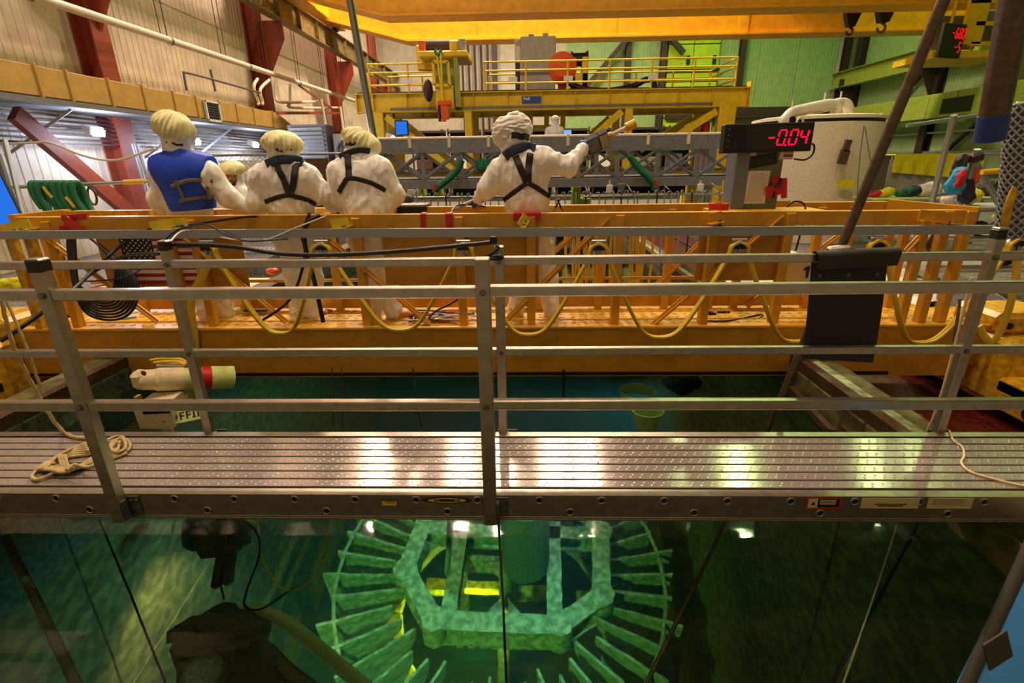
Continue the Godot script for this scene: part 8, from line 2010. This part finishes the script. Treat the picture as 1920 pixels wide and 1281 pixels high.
	obj("side_plate", MB.new().slab(o2.call([V2(455, 1188), V2(500, 1190), V2(498, 1200), V2(456, 1198)]), vx * Transform3D(Basis.IDENTITY, V(0, 0, 0.2)), 0.06), M.machine_grey, gt)
	obj("bracket", MB.new().slab(o2.call([V2(418, 1190), V2(436, 1190), V2(434, 1310), V2(416, 1310)]), vx * Transform3D(Basis.IDENTITY, V(0, 0, 0.2)), 0.05), M.machine_dark, gt)
	obj("drum", MB.new().lathe([V2(0, -0.15), V2(0.1, -0.15), V2(0.1, 0.13), V2(0.07, 0.15), V2(0, 0.15)], Transform3D(Basis(Vector3.RIGHT, 0.3), Vector3(-1.715, -1.42, -1.913)), 20), M.machine_grey, gt)
	obj("link", MB.new().tube(curve([Vector3(-1.911, -1.45, -2.406), Vector3(-1.944, -1.3, -2.452), Vector3(-1.995, -1.15, -2.528)], 4), 0.006, 6), M.black_cable, gt)
	# hoses and cords under water
	tag(obj("jetting_hose", MB.new().tube(curve([Vector3(-1.767, -1.5, -2.344), Vector3(-1.693, -1.5, -2.362), Vector3(-1.534, -1.6, -2.357), Vector3(-1.337, -1.8, -2.316), Vector3(-1.134, -2, -2.261), Vector3(-0.893, -2.2, -2.178)], 7), 0.045, 10), M.hoist_green), "thick pale yellow hose arching from the dark carriage to the lower middle", "hose")
	tag(obj("lower_hose", MB.new().tube(curve([Vector3(-1.545, -1.6, -2.166), Vector3(-1.364, -1.6, -2.042), Vector3(-1.2, -1.7, -1.987)], 6), 0.05, 10), M.machine_dark), "thick dark hose leaving the carriage at the bottom", "hose")
	tag(obj("side_hose", MB.new().tube(curve([Vector3(-2.028, -1.6, -2.24), Vector3(-1.98, -1.6, -2.109), Vector3(-1.95, -1.7, -1.976)], 6), 0.03, 8), M.hoist_green), "short yellowish hose on the left flank of the dark carriage", "hose")
	for k in 2: tag(obj("signal_cable", MB.new().tube(curve([[Vector3(-1.823, -0.8, -2.646), Vector3(-1.822, -0.8, -2.656)][k], [Vector3(-1.738, -0.9, -2.607), Vector3(-1.767, -0.9, -2.679)][k], [Vector3(-1.677, -1, -2.491), Vector3(-1.699, -1, -2.534)][k], [Vector3(-1.655, -1.1, -2.269), Vector3(-1.544, -1.1, -2.37)][k], [Vector3(-1.65, -1.2, -2.224), Vector3(-1.409, -1.1, -2.286)][k], [Vector3(-1.551, -1.2, -2.214), Vector3(-1.284, -1, -2.299)][k], [Vector3(-1.406, -1.1, -2.286), Vector3(-1.239, -0.9, -2.441)][k], [Vector3(-1.4, -1.1, -2.294), Vector3(-1.245, -0.7, -2.611)][k]], 7), 0.007, 6), M.black_cable if k == 0 else M.yellow_cable), ["black cord looping below the upper gripper", "yellow cord curving up from the black loop to the plank"][k], "cord")
	var lines := [[Vector3(-2.589, -0.5, -2.454), Vector3(-1.86, -1.4, -1.813), 0.006, "rope_dark", "dark line slanting over the left pool wall below the plank"], [Vector3(-0.139, -0.083, -2.02), Vector3(-0.091, -0.7, -1.558), 0.006, "black_cable", "black line hanging straight from the middle of the plank"], [Vector3(1.18, -0.5, -2.487), Vector3(0.536, -0.9, -1.664), 0.011, "tool_brown", "dark slanting pole right of the frame fins"], [Vector3(2.153, -0.5, -2.46), Vector3(1.305, -0.6, -1.525), 0.004, "cord_tan", "thin tan line slanting in the right half of the pool"], [Vector3(2.271, -0.5, -2.46), Vector3(1.37, -0.9, -1.665), 0.009, "black_cable", "dark cable slanting beside the thin tan line"], [Vector3(-3.108, -0.47, -2.361), Vector3(-1.875, -0.6, -1.452), 0.022, "rope_dark", "thick dark line in the lower left corner"], [Vector3(-0.652, -2, -3.545), Vector3(-0.866, -4, -4.28), 0.03, "machine_grey", "grey probe rod standing over the left of the frame"]]
	for e: Array in lines: tag(obj("slanting_line", MB.new().tube([e[0], e[0].lerp(e[1], 0.5) + V(0.004, -0.01, 0), e[1]], e[2], 7), M[e[3]]), e[4], "line")
	# bucket and what stands below the bridge
	var bk := thing("hanging_bucket", "pale yellow green bucket hanging in the water by the cyan floodlight", "bucket", Vector3(1.096, -1.1, -4.108))
	var bx := Transform3D(Basis.IDENTITY, Vector3(1.072, -0.95, -4.026))
	obj("shell", MB.new().lathe([V2(0, -0.05), V2(0.1, -0.05), V2(0.135, 0.28), V2(0.142, 0.28), V2(0.142, 0.29), V2(0.128, 0.29), V2(0.095, -0.04), V2(0, -0.04)], bx, 26), M.bucket, bk)
	obj("bail", MB.new().rod(bx * V(-0.06, 0.27, 0.1), bx * V(0.05, 0.1, 0.08), 0.004, 5), M.steel, bk)
	tag(obj("round_basket", MB.new().lathe([V2(0.15, -0.1), V2(0.17, 0.12), V2(0.16, 0.12), V2(0.14, -0.1)], Transform3D(Basis.IDENTITY, Vector3(1.059, -0.75, -4.385)), 22), M.bucket), "faint round rim in the water behind the bucket", "basket")
	tag(obj("drop_chain", MB.new().rod(Vector3(0.347, -0.284, -4.3), Vector3(0.353, -0.7, -4.313), 0.012, 6), M.black_iron), "short dark chain dropping into the water below the bridge", "chain")
	for k in 3: tag(obj("drop_line", MB.new().rod([Vector3(-1.766, -0.214, -4.2), Vector3(-1.678, -0.214, -4.2), Vector3(-1.025, -0.216, -4.2)][k], [Vector3(-1.717, -0.9, -3.925), Vector3(-1.602, -0.9, -3.838), Vector3(-0.93, -0.9, -3.939)][k], [0.005, 0.004, 0.008][k], 6), M.black_cable), ["left thin dark line dropping into the water", "right thin dark line dropping into the water", "dark hose dropping into the water below the third worker"][k], "line")
	# chain hoist lying on the left curb
	hoist()
	for k in 2: tag(obj("curb_tag", MB.new().obox([Vector3(-3.915, -0.277, -3.35), Vector3(-3.947, -0.287, -4.2)][k] + V(0, 0, 0.01), V(0.06, 0.07, 0.006), Basis(Vector3.BACK, 0.2) * Basis(Vector3.UP, 0.8), 0.002), M.yellow_tape), ["yellow tag stuck on the left pool wall", "yellow tape scrap on the left curb angle"][k], "tag")
	var gw := MB.new()
	for k in 3: gw.beam(Vector3(2.388, -0.42, -4.34) + V(k * 0.12, 0, 0), Vector3(2.292, -0.42, -3.394) + V(k * 0.12, 0, 0), 0.05, 0.05)
	tag(obj("gate_angle", gw, M.angle_brown), "dark steel angle frame at the right water line beside the lower pole", "frame")
	tag(obj("curb_clip", MB.new().tube(curve([Vector3(2.643, -0.283, -3.2), Vector3(2.732, -0.24, -3.3), Vector3(2.813, -0.245, -3.35), Vector3(2.876, -0.253, -3.35)], 5), 0.012, 7), M.dull_steel), "bent steel clip on the right curb", "clip")

func hoist() -> void:
	var t := thing("chain_hoist", "cream and green chain hoist with black letters hanging at the left curb", "hoist", Vector3(-2.796, -0.425, -3.5))
	var a: Vector3 = Vector3(-2.824, 0.006, -3.45)
	var b: Vector3 = Vector3(-2.461, -0.109, -3.75)
	var ax := (b - a).normalized()
	var q := MB.aim(ax)
	var xf := Transform3D(Basis(q.x, q.z, -q.y), a)
	var L := a.distance_to(b)
	obj("motor", MB.new().lathe([V2(0, -0.1), V2(0.06, -0.1), V2(0.075, -0.08), V2(0.08, 0.0), V2(0.09, 0.02), V2(0.09, L * 0.38), V2(0, L * 0.38)], xf, 24), M.hoist_cream, t)
	obj("motor_band", MB.new().lathe([V2(0, L * 0.38), V2(0.088, L * 0.38), V2(0.088, L * 0.62), V2(0, L * 0.62)], xf, 14), M.hoist_green, t)
	obj("red_band", MB.new().lathe([V2(0, L * 0.62), V2(0.1, L * 0.62), V2(0.1, L * 0.76), V2(0, L * 0.76)], xf, 8), M.red_tape, t)
	obj("end_cover", MB.new().lathe([V2(0, L * 0.76), V2(0.1, L * 0.76), V2(0.098, L * 1.1), V2(0, L * 1.1)], xf, 8), M.hoist_green, t)
	obj("end_cap", MB.new().obox(a + ax * -0.02 + V(-0.05, 0.02, 0.04), V(0.1, 0.14, 0.12), Basis.IDENTITY, 0.03), M.hoist_cream, t)
	obj("badge", MB.new().lathe([V2(0, 0), V2(0.02, 0), V2(0.02, 0.004), V2(0, 0.004)], Transform3D(Basis(Vector3.RIGHT, PI / 2), Vector3(-2.801, 0.106, -3.34)), 16), M.sticker_red, t)
	# lower gear case, its lettered side facing right
	var c: Vector3 = Vector3(-2.782, -0.213, -3.4)
	var gq := Basis(Vector3.UP, 0.5) * Basis(Vector3.RIGHT, -0.5)
	var pr := [V2(-0.13, -0.1), V2(0.1, -0.12), V2(0.12, -0.1), V2(0.12, 0.1), V2(-0.1, 0.1), V2(-0.14, 0.04)]
	obj("gear_case", MB.new().slab(pr, Transform3D(Basis(Vector3.UP, 0.12), c + V(0, 0, -0.08)), 0.2), M.hoist_cream, t)
	obj("black_plate", MB.new().obox(Vector3(-2.739, -0.16, -3.28), V(0.19, 0.07, 0.006), Basis(Vector3.UP, 0.12), 0.002), M.black_tape, t)
	var sc: Vector3 = Vector3(-2.581, -0.244, -3.38)
	var sd := obj("side_plate", MB.new().obox(sc, V(0.3, 0.13, 0.012), gq, 0.004), M.hoist_green, t)
	text("lettering", "COFFING", 0.056, Transform3D(gq, sc + gq * V(0.0, -0.012, 0.0075)), M.ink, sd, false, true)
	obj("bracket", MB.new().lim(Vector3(-2.73, -0.153, -3.5), Vector3(-2.654, -0.227, -3.5) + V(0, 0, -0.12), 0.01), M.hoist_green, t)
	obj("hanger", MB.new().lim(Vector3(-3.003, -0.127, -3.42), Vector3(-2.978, -0.218, -3.42) + V(0, 0, -0.05)), M.bridge_orange, t)
	obj("chain_guide", MB.new().lim(Vector3(-2.854, -0.357, -3.42), Vector3(-2.787, -0.466, -3.42) + V(0, 0, -0.05), 0.008), M.dull_white, t)
	obj("trolley", MB.new().lim(Vector3(-2.929, 0.064, -3.62), Vector3(-2.701, 0.031, -3.62) + V(0, 0, -0.1), 0.01), M.dull_white, t)
	tag(obj("cable_wad", MB.new().tube(curve([Vector3(-3.021, 0.064, -3.7), Vector3(-2.894, 0.082, -3.7), Vector3(-2.765, 0.072, -3.7), Vector3(-2.722, 0.051, -3.66), Vector3(-2.898, 0.043, -3.66), Vector3(-2.942, 0.069, -3.64), Vector3(-2.752, 0.086, -3.62), Vector3(-2.667, 0.066, -3.6)], 6), 0.012, 7), M.yellow_cable), "wad of yellow cable lying on top of the chain hoist", "cable")
